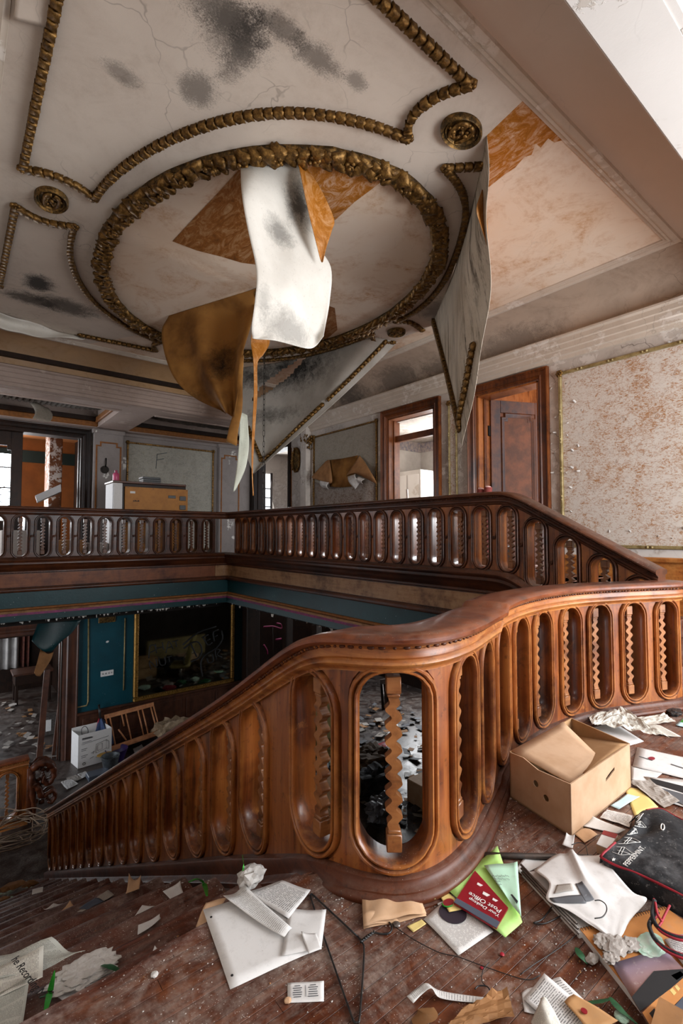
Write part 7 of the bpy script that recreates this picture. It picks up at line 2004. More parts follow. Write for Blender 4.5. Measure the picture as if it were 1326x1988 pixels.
for l in ([(4.108, 10.740, -1.414), (4.283, 10.740, -1.314), (4.438, 10.740, -1.323), (4.524, 10.740, -1.485), (4.478, 10.740, -1.650), (4.277, 10.740, -1.733)], [(4.271, 10.740, -1.346), (4.406, 10.740, -1.639)], [(4.558, 10.740, -1.236), (4.658, 10.740, -1.411), (4.769, 10.740, -1.369)], [(4.521, 10.740, -1.231), (4.667, 10.740, -1.180)], [(4.608, 10.740, -1.323), (4.718, 10.740, -1.280)], [(4.819, 10.740, -1.352), (4.791, 10.740, -1.149), (4.917, 10.740, -1.094)], [(4.805, 10.740, -1.256), (4.893, 10.740, -1.221)], [(4.084, 10.740, -1.331), (4.435, 10.740, -1.105), (4.865, 10.740, -1.017)], [(4.544, 10.740, -2.097), (4.504, 10.740, -1.804), (4.599, 10.740, -1.634), (4.871, 10.740, -1.512), (5.022, 10.740, -1.320), (4.994, 10.740, -1.127)], [(4.649, 10.740, -1.711), (4.688, 10.740, -1.822), (4.799, 10.740, -1.793), (4.772, 10.740, -1.637)], [(4.874, 10.740, -1.782), (4.846, 10.740, -1.555), (4.961, 10.740, -1.572), (4.886, 10.740, -1.666), (5.014, 10.740, -1.745)]):
    gr.tube(smooth_pts([Vector(p) for p in l], 3), .017, 5)
gr.build('graffiti', 'ink', mr, 'all')
# what the mirror shows: things standing under the gallery
vb = lambda p: Vector((p[0], 21.5 - p[1], max(p[2], FL + .002)))
b0, b1 = vb((5.315, 17.200, -2.532)), vb((7.375, 17.200, -4.031))
tbd = tag(empty('mattress', (b0.x, 4.2, FL)), 'tan mattress on edge whose reflection fills the gilt mirror', 'mattress')
boxo('mattress_body', (b0.x, 4.14, FL + .002), (b1.x, 4.3, b0.z), flat('tan ticking', '8d7c55', .8, 0, 0, '7d6e4b', 5), tbd, .03)
b2 = vb((5.891, 16.000, -3.301)); o = boxo('carton', (b2.x, 5.3, FL + .003), (b2.x + .65, 5.7, FL + .36), 'cardboard', None, .01); tag(o, 'brown carton in front of the mattress under the gallery', 'box')
for k in range(12):
    p = vb((4.638, 14.300, -3.155)); crumple('clothes', 'bundle of mixed clothes on the floor facing the gilt mirror', (p.x + R.uniform(-.6, 1.2), 7.4 + R.uniform(-.3, .5), FL), R.uniform(.08, .16), ['mint_plaster', 'black_wire', 'leaf_dark', 'ink_red', 'plaster_chunk'][k % 5], 'clothes', (1.2, .9, .5), 2, 80 + k)['group'] = 'bundles of clothes facing the mirror'
sp_ = tag(empty('switch_plate', (2.556, 10.790, -1.692)), 'white four gang switch plate on the teal wall', 'switch')
c = (2.556, 10.790, -1.692)
boxo('plate', (c[0] - .12, 10.785, c[2] - .055), (c[0] + .12, 10.80, c[2] + .055), 'paper', sp_, .004)
for k in range(4): boxo('switch_toggle', (c[0] - .088 + k * .055, 10.775, c[2] - .014), (c[0] - .076 + k * .055, 10.79, c[2] + .014), 'ink_grey', sp_, .002)
c = (2.544, 10.795, -1.064)
MB().ico((c[0], 10.79, c[2]), .035, 0, (1, .2, .7), .3).build('wall_scar', 'paper', wall_low)
c = (2.534, 10.790, -0.588)
sg_ = tag(boxo('wall_plaque', (c[0] - .16, 10.775, c[2] - .09), (c[0] + .16, 10.80, c[2] + .09), 'bronze_dark', None, .01), 'dark bronze plaque on the teal wall under the beam', 'plaque')
# white carton with a line drawing of an oven
wc = tag(empty('carton', (2.191, 10.377, -3.200)), 'white open appliance carton with a line drawing on the lower hall floor', 'box')
WA = Vector((1.955, 10.22, FL + .003)); WX = Vector((.92, .05, 0)) / .921; WY = Vector((-.15, .98, 0)).normalized()
WM = Matrix((WX, WY, Vector((0, 0, 1)))).transposed().to_4x4(); WM.translation = WA
lx, ly, lz = .58, .36, .60
for nm, pts, nr_ in (('front_wall', [(0, 0, 0), (lx, 0, 0), (lx, 0, lz), (0, 0, lz)], (0, -1, 0)), ('side_wall', [(0, 0, 0), (0, ly, 0), (0, ly, lz), (0, 0, lz)], (-1, 0, 0)), ('side_wall', [(lx, 0, 0), (lx, ly, 0), (lx, ly, lz), (lx, 0, lz)], (1, 0, 0)), ('back_wall', [(0, ly, 0), (lx, ly, 0), (lx, ly, lz + .04), (0, ly, lz + .04)], (0, 1, 0)), ('bottom', [(0, 0, 0), (lx, 0, 0), (lx, ly, 0), (0, ly, 0)], (0, 0, -1))):
    polyplate(nm, [WM @ Vector(p) for p in pts], .006, 'paper', wc, (), WM.to_3x3() @ Vector(nr_))
fr_ = lambda x, z: WM @ Vector((x, -.004, z))
strokes('line_drawing', [[(.30, .20), (.48, .24), (.48, .40), (.30, .36), (.30, .20)], [(.33, .235), (.41, .25), (.41, .355), (.33, .34), (.33, .235)], [(.48, .24), (.53, .22), (.53, .36), (.48, .40)], [(.22, .22), (.27, .25), (.25, .20)], [(.2, .13), (.26, .15)], [(.30, .12), (.36, .14), (.38, .11)], [(.42, .11), (.48, .13)], [(.05, .42), (.52, .46)]], fr_, .003, 'ink_grey', wc)
strokes('printed_line', [[(.06, .515), (.24, .52)], [(.06, .50), (.24, .505)], [(.06, .45), (.22, .455)], [(.05, .33), (.15, .335)], [(.05, .30), (.13, .305)], [(.05, .21), (.16, .215)], [(.05, .18), (.13, .185)]], fr_, .004, 'ink_grey', wc)
strokes('brand_mark', [[(.06 + k * .023, .52 - .008), (.07 + k * .023, .52 + .012), (.08 + k * .023, .52 - .008)] for k in range(7)], fr_, .005, 'ink', wc)
strokes('round_mark', [[(.10 + .022 * math.cos(a), .065 + .022 * math.sin(a)) for a in [k * .5 for k in range(14)]]], fr_, .004, 'ink', wc)
tube('carton_cord', smooth_pts([WM @ Vector(p) for p in ((.1, .1, .5), (.09, .12, .66), (.15, .12, .70), (.2, .12, .62), (.19, .1, .5))], 5), .006, 'black_wire', wc, 5)
# furled umbrella
um = tag(empty('umbrella', (2.461, 10.600, -2.960)), 'half furled blue umbrella with red trim leaning on the wainscot', 'umbrella')
t0, t1 = Vector((2.397, 10.660, -2.346)), Vector((2.440, 10.500, -3.021))
v = []; f = []; n = 20
ax = (t0 - t1).normalized(); px_ = Vector((1, 0, 0)); px_ = (px_ - ax * px_.dot(ax)).normalized(); py_ = ax.cross(px_)
ts = [(0.22, .02), (.3, .05), (.6, .13), (.85, .17), (1.0, .15)]
for t, r_ in ts:
    for k in range(n):
        a = 2 * PI * k / n; q = r_ * (1 + .28 * math.cos(5 * a)); c = t0.lerp(t1, t); v.append(c + px_ * q * math.cos(a) + py_ * q * math.sin(a) * .7)
f = [(i * n + k, i * n + (k + 1) % n, (i + 1) * n + (k + 1) % n, (i + 1) * n + k) for i in range(len(ts) - 1) for k in range(n)] + [tuple(range(n))[::-1], tuple((len(ts) - 1) * n + k for k in range(n))]
link('canopy', meshof('canopy', v, f, True), flat('denim blue umbrella cloth', '3a4f78', .7, 0, 0, '2c3d60', 6), um)
tube('handle', [t0 + ax * .10, t0.lerp(t1, .25)], .022, 'black_wire', um, 8)
tube('trim', [v[i * n + 10] - Vector((.01, 0.02, 0)) for i in range(len(ts))], .014, 'red_piping', um, 5)
# spindle side of a cot lying against the wainscot
rk = tag(empty('spindle_frame', (3.192, 10.756, -3.200)), 'light wooden spindle frame leaning on the wainscot with broken rods', 'frame')
P00, P01, P10, P11 = [Vector(p) for p in ((2.517, 10.350, -3.040), (3.477, 10.350, -2.945), (2.485, 10.620, -2.495), (3.430, 10.620, -2.446))]
def bar(name, a, b, w, h, mat=None):
    d = (b - a).normalized(); s = d.cross(Vector((0, .3, 1))).normalized(); u_ = s.cross(d)
    vs = [p + s * i * w / 2 + u_ * j * h / 2 for p in (a, b) for i, j in ((-1, -1), (1, -1), (1, 1), (-1, 1))]
    return MB().add(vs, [(3, 2, 1, 0), (4, 5, 6, 7), (0, 1, 5, 4), (1, 2, 6, 5), (2, 3, 7, 6), (3, 0, 4, 7)]).build(name, mat or 'wood_rack', rk)
bar('rail', P00, P01, .05, .09); bar('rail', P10, P11, .05, .08)
for t in (.02, .10, .33, .41, .66, .75, .93, .99):
    a = P10.lerp(P11, t); b = P00.lerp(P01, t + .02)
    if t == .33: a = a.lerp(b, 0); b = a.lerp(b, .45)
    tube('spindle', [a, b], .014, 'wood_rack', rk, 6)
tube('broken_rod', [Vector((2.665, 10.300, -2.680)), Vector((2.812, 10.300, -2.924))], .014, 'wood_rack', rk, 6)
# bucket, violet basin, shoe, heaps of clothes
bu = tag(empty('bucket', (2.401, 9.846, -3.200)), 'dented galvanised bucket behind the descending handrail', 'bucket')
c = Vector((2.416, 9.834, -3.200))
MAT['galv'] = flat('galvanised metal', '7d8286', .35, .8, 0, '5d6266', 14)
lathe('bucket_wall', [(.11, .002), (.155, .24), (.162, .245), (.162, .255), (.15, .25), (.105, .012)], c, 'galv', bu)
tube('bucket_handle', [c + Vector((.16 * math.cos(a), .05, .25 - .06 * math.sin(a))) for a in [PI * k / 12 for k in range(13)]], .006, 'galv', bu, 5)
ba = tag(empty('basin', (2.560, 10.136, -3.200)), 'dark violet plastic basin with a yellow lid behind the bucket', 'basin')
c2 = Vector((2.608, 10.180, -3.200))
lathe('basin_wall', [(.13, .002), (.20, .20), (.205, .21), (.19, .2), (.12, .015)], c2, flat('violet plastic', '2f1f52', .4), ba)
polyplate('lid', [c2 + Vector((-.22 + .14 * math.cos(a), -.06 + .09 * math.sin(a), .19)) for a in [k * PI / 9 for k in range(18)]], .01, flat('yellow lid', 'b58a3a', .5), ba)
crumple('clothes', 'heap of beige clothes on the lower hall floor behind the spindle frame', (3.75, 10.38, FL), .28, flat('beige cloth', 'b09a80', .9, 0, 0, '7d6850', 6, .3), 'clothes', (1.25, .7, .75), 4, 31, .5)
paper('white sheet in front of the beige clothes', [p[:2] for p in [(3.781, 10.200, -2.702), (3.866, 10.200, -2.595), (4.021, 10.200, -2.683), (3.912, 10.200, -2.785)]] if False else [(4.12, 10.15), (4.2, 10.4), (4.4, 10.42), (4.34, 10.17)], [FL + .02, FL + .28, FL + .28, FL + .02], 'paper', bend=.02)
paper('orange envelope in front of the beige clothes', [(4.02, 10.0), (4.08, 10.14), (4.28, 10.14), (4.2, 9.98)], [FL + .02, FL + .14, FL + .14, FL + .02], 'paper_yellow', cat='envelope', bend=.02)
crumple('shoe', 'black shoe lying on the lower hall floor below the spindle frame', (2.957, 10.566, -3.200), .13, 'black_wire', 'shoe', (1.5, .6, .6), 3, 33, .2)
o = boxo('book', (2.0, 9.55, FL + .002), (2.35, 9.80, FL + .09), 'card_grey', None, .01); tag(o, 'navy book with white lettering on the lower hall floor', 'book')
LP_ = [('paper', 'white'), ('paper_text', 'printed'), ('paper_grey_dirty', 'grey'), ('news', 'newsprint')]
for k, pts in enumerate(([(1.618, 9.826, -3.190), (1.764, 9.892, -3.190), (1.848, 9.598, -3.190), (1.657, 9.489, -3.190)], [(1.714, 9.932, -3.190), (1.867, 9.975, -3.190), (1.941, 9.751, -3.190), (1.771, 9.704, -3.190)], [(2.983, 11.120, -3.190), (3.123, 11.178, -3.190), (3.067, 10.824, -3.190), (2.926, 10.746, -3.190)], [(2.978, 10.429, -3.190), (3.181, 10.543, -3.190), (3.162, 10.312, -3.190), (2.949, 10.187, -3.190)], [(1.896, 9.952, -3.190), (2.033, 10.013, -3.190), (2.087, 9.824, -3.190), (1.941, 9.751, -3.190)], [(3.178, 10.999, -3.190), (3.398, 11.028, -3.190), (3.366, 10.782, -3.190), (3.168, 10.744, -3.190)])):
    paper(('black and white printed sheet beside the carved scroll bracket', 'white printed sheet beyond the carved scroll bracket', 'white sheet behind the spindle frame rods', 'white sheet under the lower rail of the spindle frame', 'small white sheet in front of the appliance carton', 'grey sheet behind the spindle frame, further along')[k], pts, FL + .01 + 3.19 - 3.19 - FL + FL - 0 + 0 if False else 0.0, LP_[(k + 1) % 4][0], bend=.01, crump=.006)
# teal sheet peeled from the beam, its tan end curling out
ts_ = tag(empty('peeled_lining', (1.309, 8.600, -0.282)), 'teal painted lining sheet hanging from the beam with a tan curled end', 'lining')
f1 = rows_fn([[(1.021, 8.200, -0.118), (1.245, 8.200, -0.105), (1.569, 8.200, -0.163)], [(0.974, 8.150, -0.250), (1.210, 8.150, -0.315), (1.441, 8.150, -0.329)], [(0.934, 8.100, -0.358), (1.111, 8.100, -0.483), (1.290, 8.100, -0.435)], [(0.947, 8.100, -0.388), (1.081, 8.100, -0.522), (1.176, 8.100, -0.565)]])
sheet('lining_sheet', lambda u, v: f1(u, v) - Vector((.3, .9, 0)) * .06 * math.sin(u * PI), 12, 14, ['teal', 'block_brown'], ts_, .004, front=(1, 1, 0))
f2 = rows_fn([[(1.049, 8.150, -0.490), (1.133, 8.150, -0.582), (1.210, 8.150, -0.579)], [(1.009, 8.100, -0.654), (1.092, 8.100, -0.739), (1.166, 8.100, -0.679)], [(0.964, 8.050, -0.806), (1.001, 8.050, -0.848), (1.039, 8.050, -0.869)]])
sheet('curled_end', lambda u, v: f2(u, v) - Vector((.3, .9, 0)) * .03 * math.sin(u * PI), 8, 10, ['block_brown', 'teal'], ts_, .004, front=(1, 1, 0))
# timber props and a small appliance in the lower doorway
for k, (a, b, lb_) in enumerate((((1.471, 11.200, -2.752), (1.585, 11.350, -1.574), 'dark timber prop leaning in the lower doorway, the thicker one'), ((1.671, 11.000, -2.886), (1.804, 11.100, -1.859), 'thin timber prop leaning beside the lower door casing'))):
    a = Vector(a); b = Vector(b); a.z = FL; d = Vector((.10 if k == 0 else .05, 0, 0))
    o = MB().add([a - d * .5, a + d * .5, a + d * .5 + Vector((0, .06, 0)), a - d * .5 + Vector((0, .06, 0)), b - d * .5, b + d * .5, b + d * .5 + Vector((0, .06, 0)), b - d * .5 + Vector((0, .06, 0))], [(3, 2, 1, 0), (4, 5, 6, 7), (0, 1, 5, 4), (1, 2, 6, 5), (2, 3, 7, 6), (3, 0, 4, 7)]).build('timber_prop', 'wood_wainscot'); tag(o, lb_, 'timber')
hv = tag(empty('heater', (1.815, 12.356, -3.200)), 'small grey heater standing between the two timber props', 'heater')
c = Vector((1.793, 12.269, -3.200)); boxo('heater_case', (c.x - .16, c.y, FL + .002), (c.x + .16, c.y + .22, FL + .42), 'steel', hv, .02); boxo('heater_grille', (c.x - .08, c.y - .01, FL + .1), (c.x + .02, c.y + .02, FL + .34), 'paper', hv, .004)
dk = tag(empty('desk', (1.558, 14.794, -3.200)), 'dark writing desk in the room beyond the lower doorway', 'desk')
d0 = Vector((1.327, 14.846, -2.430)); boxo('desk_top', (d0.x, d0.y, -2.47), (d0.x + .9, d0.y + .7, -2.42), 'wood_wainscot', dk, .01); boxo('desk_drawer', (d0.x + .05, d0.y + .05, -2.72), (d0.x + .85, d0.y + .65, -2.47), 'wood_dark', dk, .01)
for dx, dy in ((.06, .06), (.78, .06), (.06, .58), (.78, .58)): boxo('leg', (d0.x + dx, d0.y + dy, FL), (d0.x + dx + .07, d0.y + dy + .07, -2.7), 'wood_dark', dk, .01)
MAT['curtain'] = flat('white net curtain', 'b5b1ae', .9, 0, 0, '8f8b88', 3, .1)
for k, (u0, u1, mt, lb_) in enumerate(((-30, 38, 'curtain', 'white net curtain at the front room window'), (40, 58, flat('dark patterned curtain', '3a1d16', .9, 0, 0, '5a2f22', 12), 'dark red patterned curtain beside the net curtain'))):
    a, b = Vector((1.132, 16.200, -1.670)), Vector((1.159, 16.200, -2.743))
    xa = (u0 - 0) / 60 * 1.0; A = (1.132, 16.200, -1.670); B = (1.819, 16.200, -1.802); fx = lambda u: A[0] + (B[0] - A[0]) * u / 58
    o = sheet('curtain', lambda u, v: (fx(u0 + (u1 - u0) * u), 16.2 + .05 * math.sin(u * (26 if k == 0 else 12)), -.95 - 1.6 * v), 40, 6, mt, None, .006, front=(1, 10, -2)); tag(o, lb_, 'curtain')
# paper litter on the front room floor, beyond counting
lt = MB()
for i in range(130):
    x = R.uniform(-.6, 1.75); y = R.uniform(11.0, 15.2); s = R.uniform(.015, .07) + .06 * R.random() ** 4; a = R.uniform(0, 6.28); z = FL + .005 + R.random() * .03
    d1 = Vector((math.cos(a), math.sin(a), R.uniform(-.1, .3))) * s; d2 = Vector((-math.sin(a), math.cos(a), R.uniform(-.1, .3))) * s * .7
    p = Vector((x, y, z + .03)); lt.add([p - d1 - d2, p + d1 - d2, p + d1 + d2, p - d1 + d2, p - d1 - d2 - Vector((0, 0, .006)), p + d1 - d2 - Vector((0, 0, .006)), p + d1 + d2 - Vector((0, 0, .006)), p - d1 + d2 - Vector((0, 0, .006))], [(0, 1, 2, 3), (7, 6, 5, 4), (0, 4, 5, 1), (1, 5, 6, 2), (2, 6, 7, 3), (3, 7, 4, 0)], R.randrange(3))
o = stuff(lt.build('paper_litter', ['paper_grey_dirty', 'plaster_chunk', 'block_brown'], None, fix=False)); tag(o, 'scattered paper litter on the front room floor beyond the lower doorway', 'litter')

# --- what shows through the bulge of the balustrade
MAT['yellow_pad'] = flat('dull yellow upholstery', '8f7f48', .7, 0, 0, '7d6e3c', 6)
chx = tag(empty('swivel_chair', (5.491, 7.235, -3.200)), 'dull yellow swivel chair seen through the oval openings', 'chair')
c = Vector((5.376, 7.206, -3.200))
def pad(name, M4, w, d, h): return MB().box((-w / 2, -d / 2, -h / 2), (w / 2, d / 2, h / 2), 0, h * .45, M4).build(name, 'yellow_pad', chx, True)
pad('seat', Matrix.Translation(c + Vector((0, 0, .5))) @ Matrix.Rotation(.5, 4, 'Z'), .55, .55, .13)
pad('backrest', Matrix.Translation(c + Vector((.22, .18, .95))) @ Matrix.Rotation(.5, 4, 'Z') @ Matrix.Rotation(.25, 4, 'Y'), .13, .55, .85)
tube('armrest', smooth_pts([c + Vector(p) for p in ((.0, .3, .55), (-.02, .32, .8), (.1, .34, .92), (.25, .32, .85))], 5), .016, 'steel', chx)
tube('column', [c + Vector((0, 0, .06)), c + Vector((0, 0, .45))], .03, 'steel', chx)
for k in range(5):
    a = k * 2 * PI / 5; tube('leg', [c + Vector((0, 0, .10)), c + Vector((.3 * math.cos(a), .3 * math.sin(a), .04))], .02, 'black_wire', chx)
for k, (u_, v_, w_, h_, lb_) in enumerate(((655, 1580, .45, .30, 'brown carton under the yellow chair, the lower one of two'), (652, 1545, .42, .26, 'brown carton on top of another below the yellow chair'))):
    c = Vector((4.692, 6.026, -3.200)); o = boxo('carton', (c.x - .25 + .03 * k, c.y - .2, FL + .004 + .31 * k), (c.x + .30 + .03 * k, c.y + .25, FL + .30 + .29 * k), 'cardboard_in', None, .012); tag(o, lb_, 'box')
crumple('clothes', 'brown coat heap seen through the large oval opening', (6.089, 6.759, -3.200), .34, flat('brown coat cloth', '4f3a26', .9, 0, 0, '3d2c1c', 6, .3), 'clothes', (1.1, .9, .55), 4, 41, .5)
crumple('clothes', 'black jacket heap in front of the brown coat heap', (5.574, 6.063, -3.200), .36, flat('black cloth', '17171b', .9, 0, 0, '24242a', 6, .3), 'clothes', (1.0, .8, .6), 4, 42, .5)
crumple('plastic_bag', 'grey plastic bag heap seen through the large oval opening', (5.168, 5.477, -3.200), .24, flat('grey plastic', '6a6a6e', .4, 0, 0, '4a4a50', 9, .3), 'bag', (1, .9, .7), 4, 43, .6)
pd = tag(empty('panelled_board', (8.166, 8.552, -3.200)), 'black panelled board leaning at the back of the lower hall', 'board')
q_ = [Vector(p) for p in ((8.389, 9.000, -2.481), (8.634, 9.000, -2.501), (8.763, 8.900, -3.348), (8.360, 8.900, -3.344))]
MB().add(q_ + [p + Vector((.04, .05, 0)) for p in q_], [(0, 1, 2, 3), (7, 6, 5, 4), (0, 4, 5, 1), (1, 5, 6, 2), (2, 6, 7, 3), (3, 7, 4, 0)]).build('board_slab', 'wood_dark', pd)
qq = [lerp4(q_, a, b) - Vector((.01, .012, 0)) for a, b in ((.25, .12), (.8, .12), (.8, .75), (.25, .75))]
tube('board_moulding', qq, .02, 'steel', pd, 5, True)
ch2 = 'ABCD'
for k, pts in enumerate(([(7.761, 8.129, -3.190), (8.069, 8.113, -3.190), (7.953, 7.901, -3.190), (7.614, 7.879, -3.190)], [(7.423, 7.856, -3.190), (7.707, 7.877, -3.190), (7.565, 7.639, -3.190), (7.300, 7.648, -3.190)], [(6.549, 7.150, -3.190), (6.812, 7.167, -3.190), (6.660, 6.895, -3.190), (6.436, 6.913, -3.190)], [(6.925, 7.591, -3.190), (7.193, 7.536, -3.190), (7.039, 7.345, -3.190), (6.763, 7.383, -3.190)], [(6.533, 6.378, -3.190), (6.655, 6.330, -3.190), (6.531, 6.187, -3.190), (6.405, 6.241, -3.190)])):
    paper(('white sheet below the black panelled board', 'white card with holes below the black panelled board', 'white and green wrapper beside the brown coat heap', 'dark red folder on the lower hall floor', 'white slip beyond the wavy baluster on the lower floor')[k], pts, 0.0, ('paper', 'paper', 'paper_mint', 'card_red', 'paper')[k], bend=.012, crump=.03 if k == 2 else 0)
lt = MB()
for i in range(420):
    x = R.uniform(4.6, 9.0); y = R.uniform(4.6, 9.4); s = R.uniform(.012, .07) + .07 * R.random() ** 4; a = R.uniform(0, 6.28)
    p = Vector((x, y, FL + .03 + R.random() * .06)); d1 = Vector((math.cos(a), math.sin(a), R.uniform(-.2, .3))) * s; d2 = Vector((-math.sin(a), math.cos(a), R.uniform(-.2, .3))) * s * .7
    lt.add([p - d1 - d2, p + d1 - d2, p + d1 + d2, p - d1 + d2, p - d1 - d2 - Vector((0, 0, .006)), p + d1 - d2 - Vector((0, 0, .006)), p + d1 + d2 - Vector((0, 0, .006)), p - d1 + d2 - Vector((0, 0, .006))], [(0, 1, 2, 3), (7, 6, 5, 4), (0, 4, 5, 1), (1, 5, 6, 2), (2, 6, 7, 3), (3, 7, 4, 0)], R.randrange(4))
o = stuff(lt.build('paper_litter', ['paper_grey_dirty', 'ink_grey', 'block_brown', 'wood_dark'], None, fix=False)); tag(o, 'scattered dirty paper litter under the gallery, seen through the ovals', 'litter')
# red chair and hanging things glimpsed beyond the lower posts
rc = tag(empty('pink_chair', (6.0, 11.6, FL)), 'magenta chair frame glimpsed in the dark beyond the mirror', 'chair')
MAT['magenta'] = flat('magenta plastic', '8a1f4d', .4)
tube('chair_back', smooth_pts([Vector(p) for p in [(6.711, 11.800, -1.401), (7.000, 11.800, -1.421), (7.264, 11.800, -1.508), (7.246, 11.800, -1.393), (7.114, 11.800, -1.350)]], 4), .02, 'magenta', rc)
tube('armrest', smooth_pts([Vector(p) for p in [(6.715, 11.800, -1.884), (6.811, 11.800, -2.036), (6.828, 11.800, -2.149)]], 4), .025, 'magenta', rc)
tube('chair_rail', [Vector(p) for p in [(7.084, 11.800, -1.796), (7.265, 11.800, -1.792)]], .025, 'magenta', rc)
tube('chair_post', [Vector((7.029, 11.850, -1.432)), Vector((7.034, 11.850, -2.078)) - Vector((0, 0, .9))], .015, 'wood_dark', rc)

# ================================================================ litter and crumbs on the landing
nwp = rows_fn([[(2.975, 1.398, 0.030), (3.204, 1.400, 0.030), (3.311, 1.384, 0.030), (3.184, 1.231, 0.030)], [(2.836, 1.310, 0.045), (3.038, 1.285, 0.045), (3.086, 1.207, 0.045), (3.047, 1.095, 0.045)], [(2.883, 1.304, 0.030), (2.923, 1.198, 0.030), (2.962, 1.096, 0.030), (3.010, 0.990, 0.030)]])
o = sheet('newspaper', lambda u, v: nwp(u, v) + Vector((0, 0, .012 + .03 * abs(mnoise.fractal(Vector((u * 4, v * 4, 1)), 1, 2, 4)))), 24, 18, 'news2', None, .001, front=(1, 0, 9), smooth=False); tag(o, 'crumpled newspaper heap between the cardboard box and the balustrade', 'newspaper')
paper('white envelope standing against the balustrade behind the box', [(3.009, 1.507, 0.000), (3.222, 1.471, 0.000), (3.360, 1.529, 0.000), (3.141, 1.559, 0.000)], [.01, .01, .05, .05], 'paper', cat='envelope')
paper('large white sheet under the crumpled newspaper heap', [(2.828, 1.371, 0.000), (3.169, 1.401, 0.000), (2.954, 1.094, 0.000), (2.796, 1.122, 0.000)], .002, 'paper')
paper('torn white newsprint by the right hand end of the balustrade', [(3.245, 1.255, 0.000), (3.466, 1.164, 0.000), (3.379, 1.076, 0.000), (3.172, 1.172, 0.000)], .004, 'news2', crump=.01)
paper('pointed newsprint sheet beyond the crumpled heap', [(3.189, 1.178, 0.000), (3.247, 1.113, 0.000), (3.157, 0.983, 0.000), (3.089, 1.090, 0.000)], .006, 'news2', bend=.01)
pm = paper('white pamphlet with a red oval emblem behind the cardboard box', [(2.843, 1.085, 0.000), (2.922, 0.747, 0.000), (2.688, 0.689, 0.000), (2.590, 1.011, 0.000)], .004, 'paper')
for k in range(4):
    a_, b_ = Vector((2.722, 1.021, 0.008)), Vector((2.791, 0.714, 0.008))
    c_ = a_.lerp(b_, (.06, .48, .72, .9)[k]); polyplate('printed_line', [c_ + Vector((dx * .004, dy * .03, 0)) for dx, dy in ((-1, -1), (1, -1), (1, 1), (-1, 1))], .0004, 'ink_grey', pm)
c = Vector((2.748, 0.984, 0.009)); polyplate('red_emblem', [c + Vector((.022 * math.cos(a), .013 * math.sin(a), 0)) for a in [k * PI / 9 for k in range(18)]], .0008, 'ink_red', pm)
paper('white sheet under the emblem pamphlet', [(2.595, 1.020, 0.000), (2.652, 0.897, 0.000), (2.493, 0.902, 0.000), (2.453, 0.964, 0.000)], .002, 'paper')
ph2 = paper('black and white photograph of curved stripes beside the tote bag', [(2.523, 0.938, 0.000), (2.743, 0.703, 0.000), (2.400, 0.619, 0.000), (2.368, 0.785, 0.000)], .003, 'paper', cat='photograph')
for k in range(2):
    q_ = [Vector(p) for p in ([(2.527, 0.914, 0.008), (2.561, 0.787, 0.008), (2.495, 0.768, 0.008), (2.486, 0.887, 0.008)], [(2.463, 0.871, 0.008), (2.488, 0.747, 0.008), (2.382, 0.717, 0.008), (2.397, 0.794, 0.008)])[k]]
    polyplate('dark_stripe', q_, .0006, ('ink', 'ink_grey')[k], ph2)
paper('clear grey plastic sleeve beyond the yellow paper', [(2.411, 0.956, 0.000), (2.503, 0.906, 0.000), (2.402, 0.759, 0.000), (2.300, 0.782, 0.000)], .003, 'paper_grey_dirty', cat='sleeve', crump=.006)
paper('pale yellow paper between the cardboard box and the tote bag', [(2.354, 0.955, 0.000), (2.394, 0.912, 0.000), (2.297, 0.803, 0.000), (2.150, 0.837, 0.000)], .002, 'paper_yellow')
paper('pale blue paper on the yellow paper by the box corner', [(2.144, 0.925, 0.000), (2.296, 0.920, 0.000), (2.315, 0.879, 0.000), (2.148, 0.893, 0.000)], .006, 'paper_blue')
paper('printed white sheet with an inked stamp under the box corner', [(2.028, 0.915, 0.000), (2.108, 0.920, 0.000), (2.136, 0.839, 0.000), (2.046, 0.815, 0.000)], .003, 'paper_text', crump=.004)
paper('white sheet with ruled marks beneath the tote bag', [(1.912, 0.930, 0.000), (1.997, 0.931, 0.000), (2.018, 0.817, 0.000), (1.972, 0.826, 0.000)], .006, 'paper', curl=(0, .01, 0, 0))
paper('tan torn paper in front of the cardboard box', [(1.852, 0.937, 0.000), (1.931, 0.924, 0.000), (1.912, 0.873, 0.000), (1.825, 0.880, 0.000)], .002, 'paper_tan')
rb = tag(empty('paperback', (1.864, 0.834, 0.000)), 'red and white paperback tucked under the tote bag', 'book')
q_ = [Vector(p) for p in [(1.803, 0.828, 0.030), (1.904, 0.847, 0.030), (1.919, 0.804, 0.030), (1.808, 0.789, 0.030)]]
MB().add(q_ + [p - Vector((0, 0, .028)) for p in q_], [(0, 1, 2, 3), (7, 6, 5, 4), (0, 4, 5, 1), (1, 5, 6, 2), (2, 6, 7, 3), (3, 7, 4, 0)]).build('book_block', 'paper_tan', rb)
polyplate('book_cover', [p + Vector((0, 0, .003)) for p in q_], .002, 'paper', rb); polyplate('cover_band', [p + Vector((0, 0, .0045)) for p in (q_[1], q_[2], q_[2].lerp(q_[3], .3), q_[1].lerp(q_[0], .3))], .001, 'card_red', rb)
paper('small white die-cut card by the box corner', [(1.734, 0.916, 0.000), (1.804, 0.936, 0.000), (1.809, 0.908, 0.000), (1.746, 0.884, 0.000)], .012, 'paper', cat='card', curl=(0, .01, .01, 0))
o = crumple('dark_debris', 'dark crushed debris by the right hand end of the balustrade', (3.536, 1.131, 0.000), .05, 'black_wire', 'debris', (1.3, .8, .3), 3, 51, .4)
gb = paper('green and white booklet at the right hand edge', [(3.332, 1.064, 0.000), (3.546, 1.079, 0.000), (3.589, 0.960, 0.000), (3.358, 0.949, 0.000)], .004, 'paper_blue', cat='booklet')
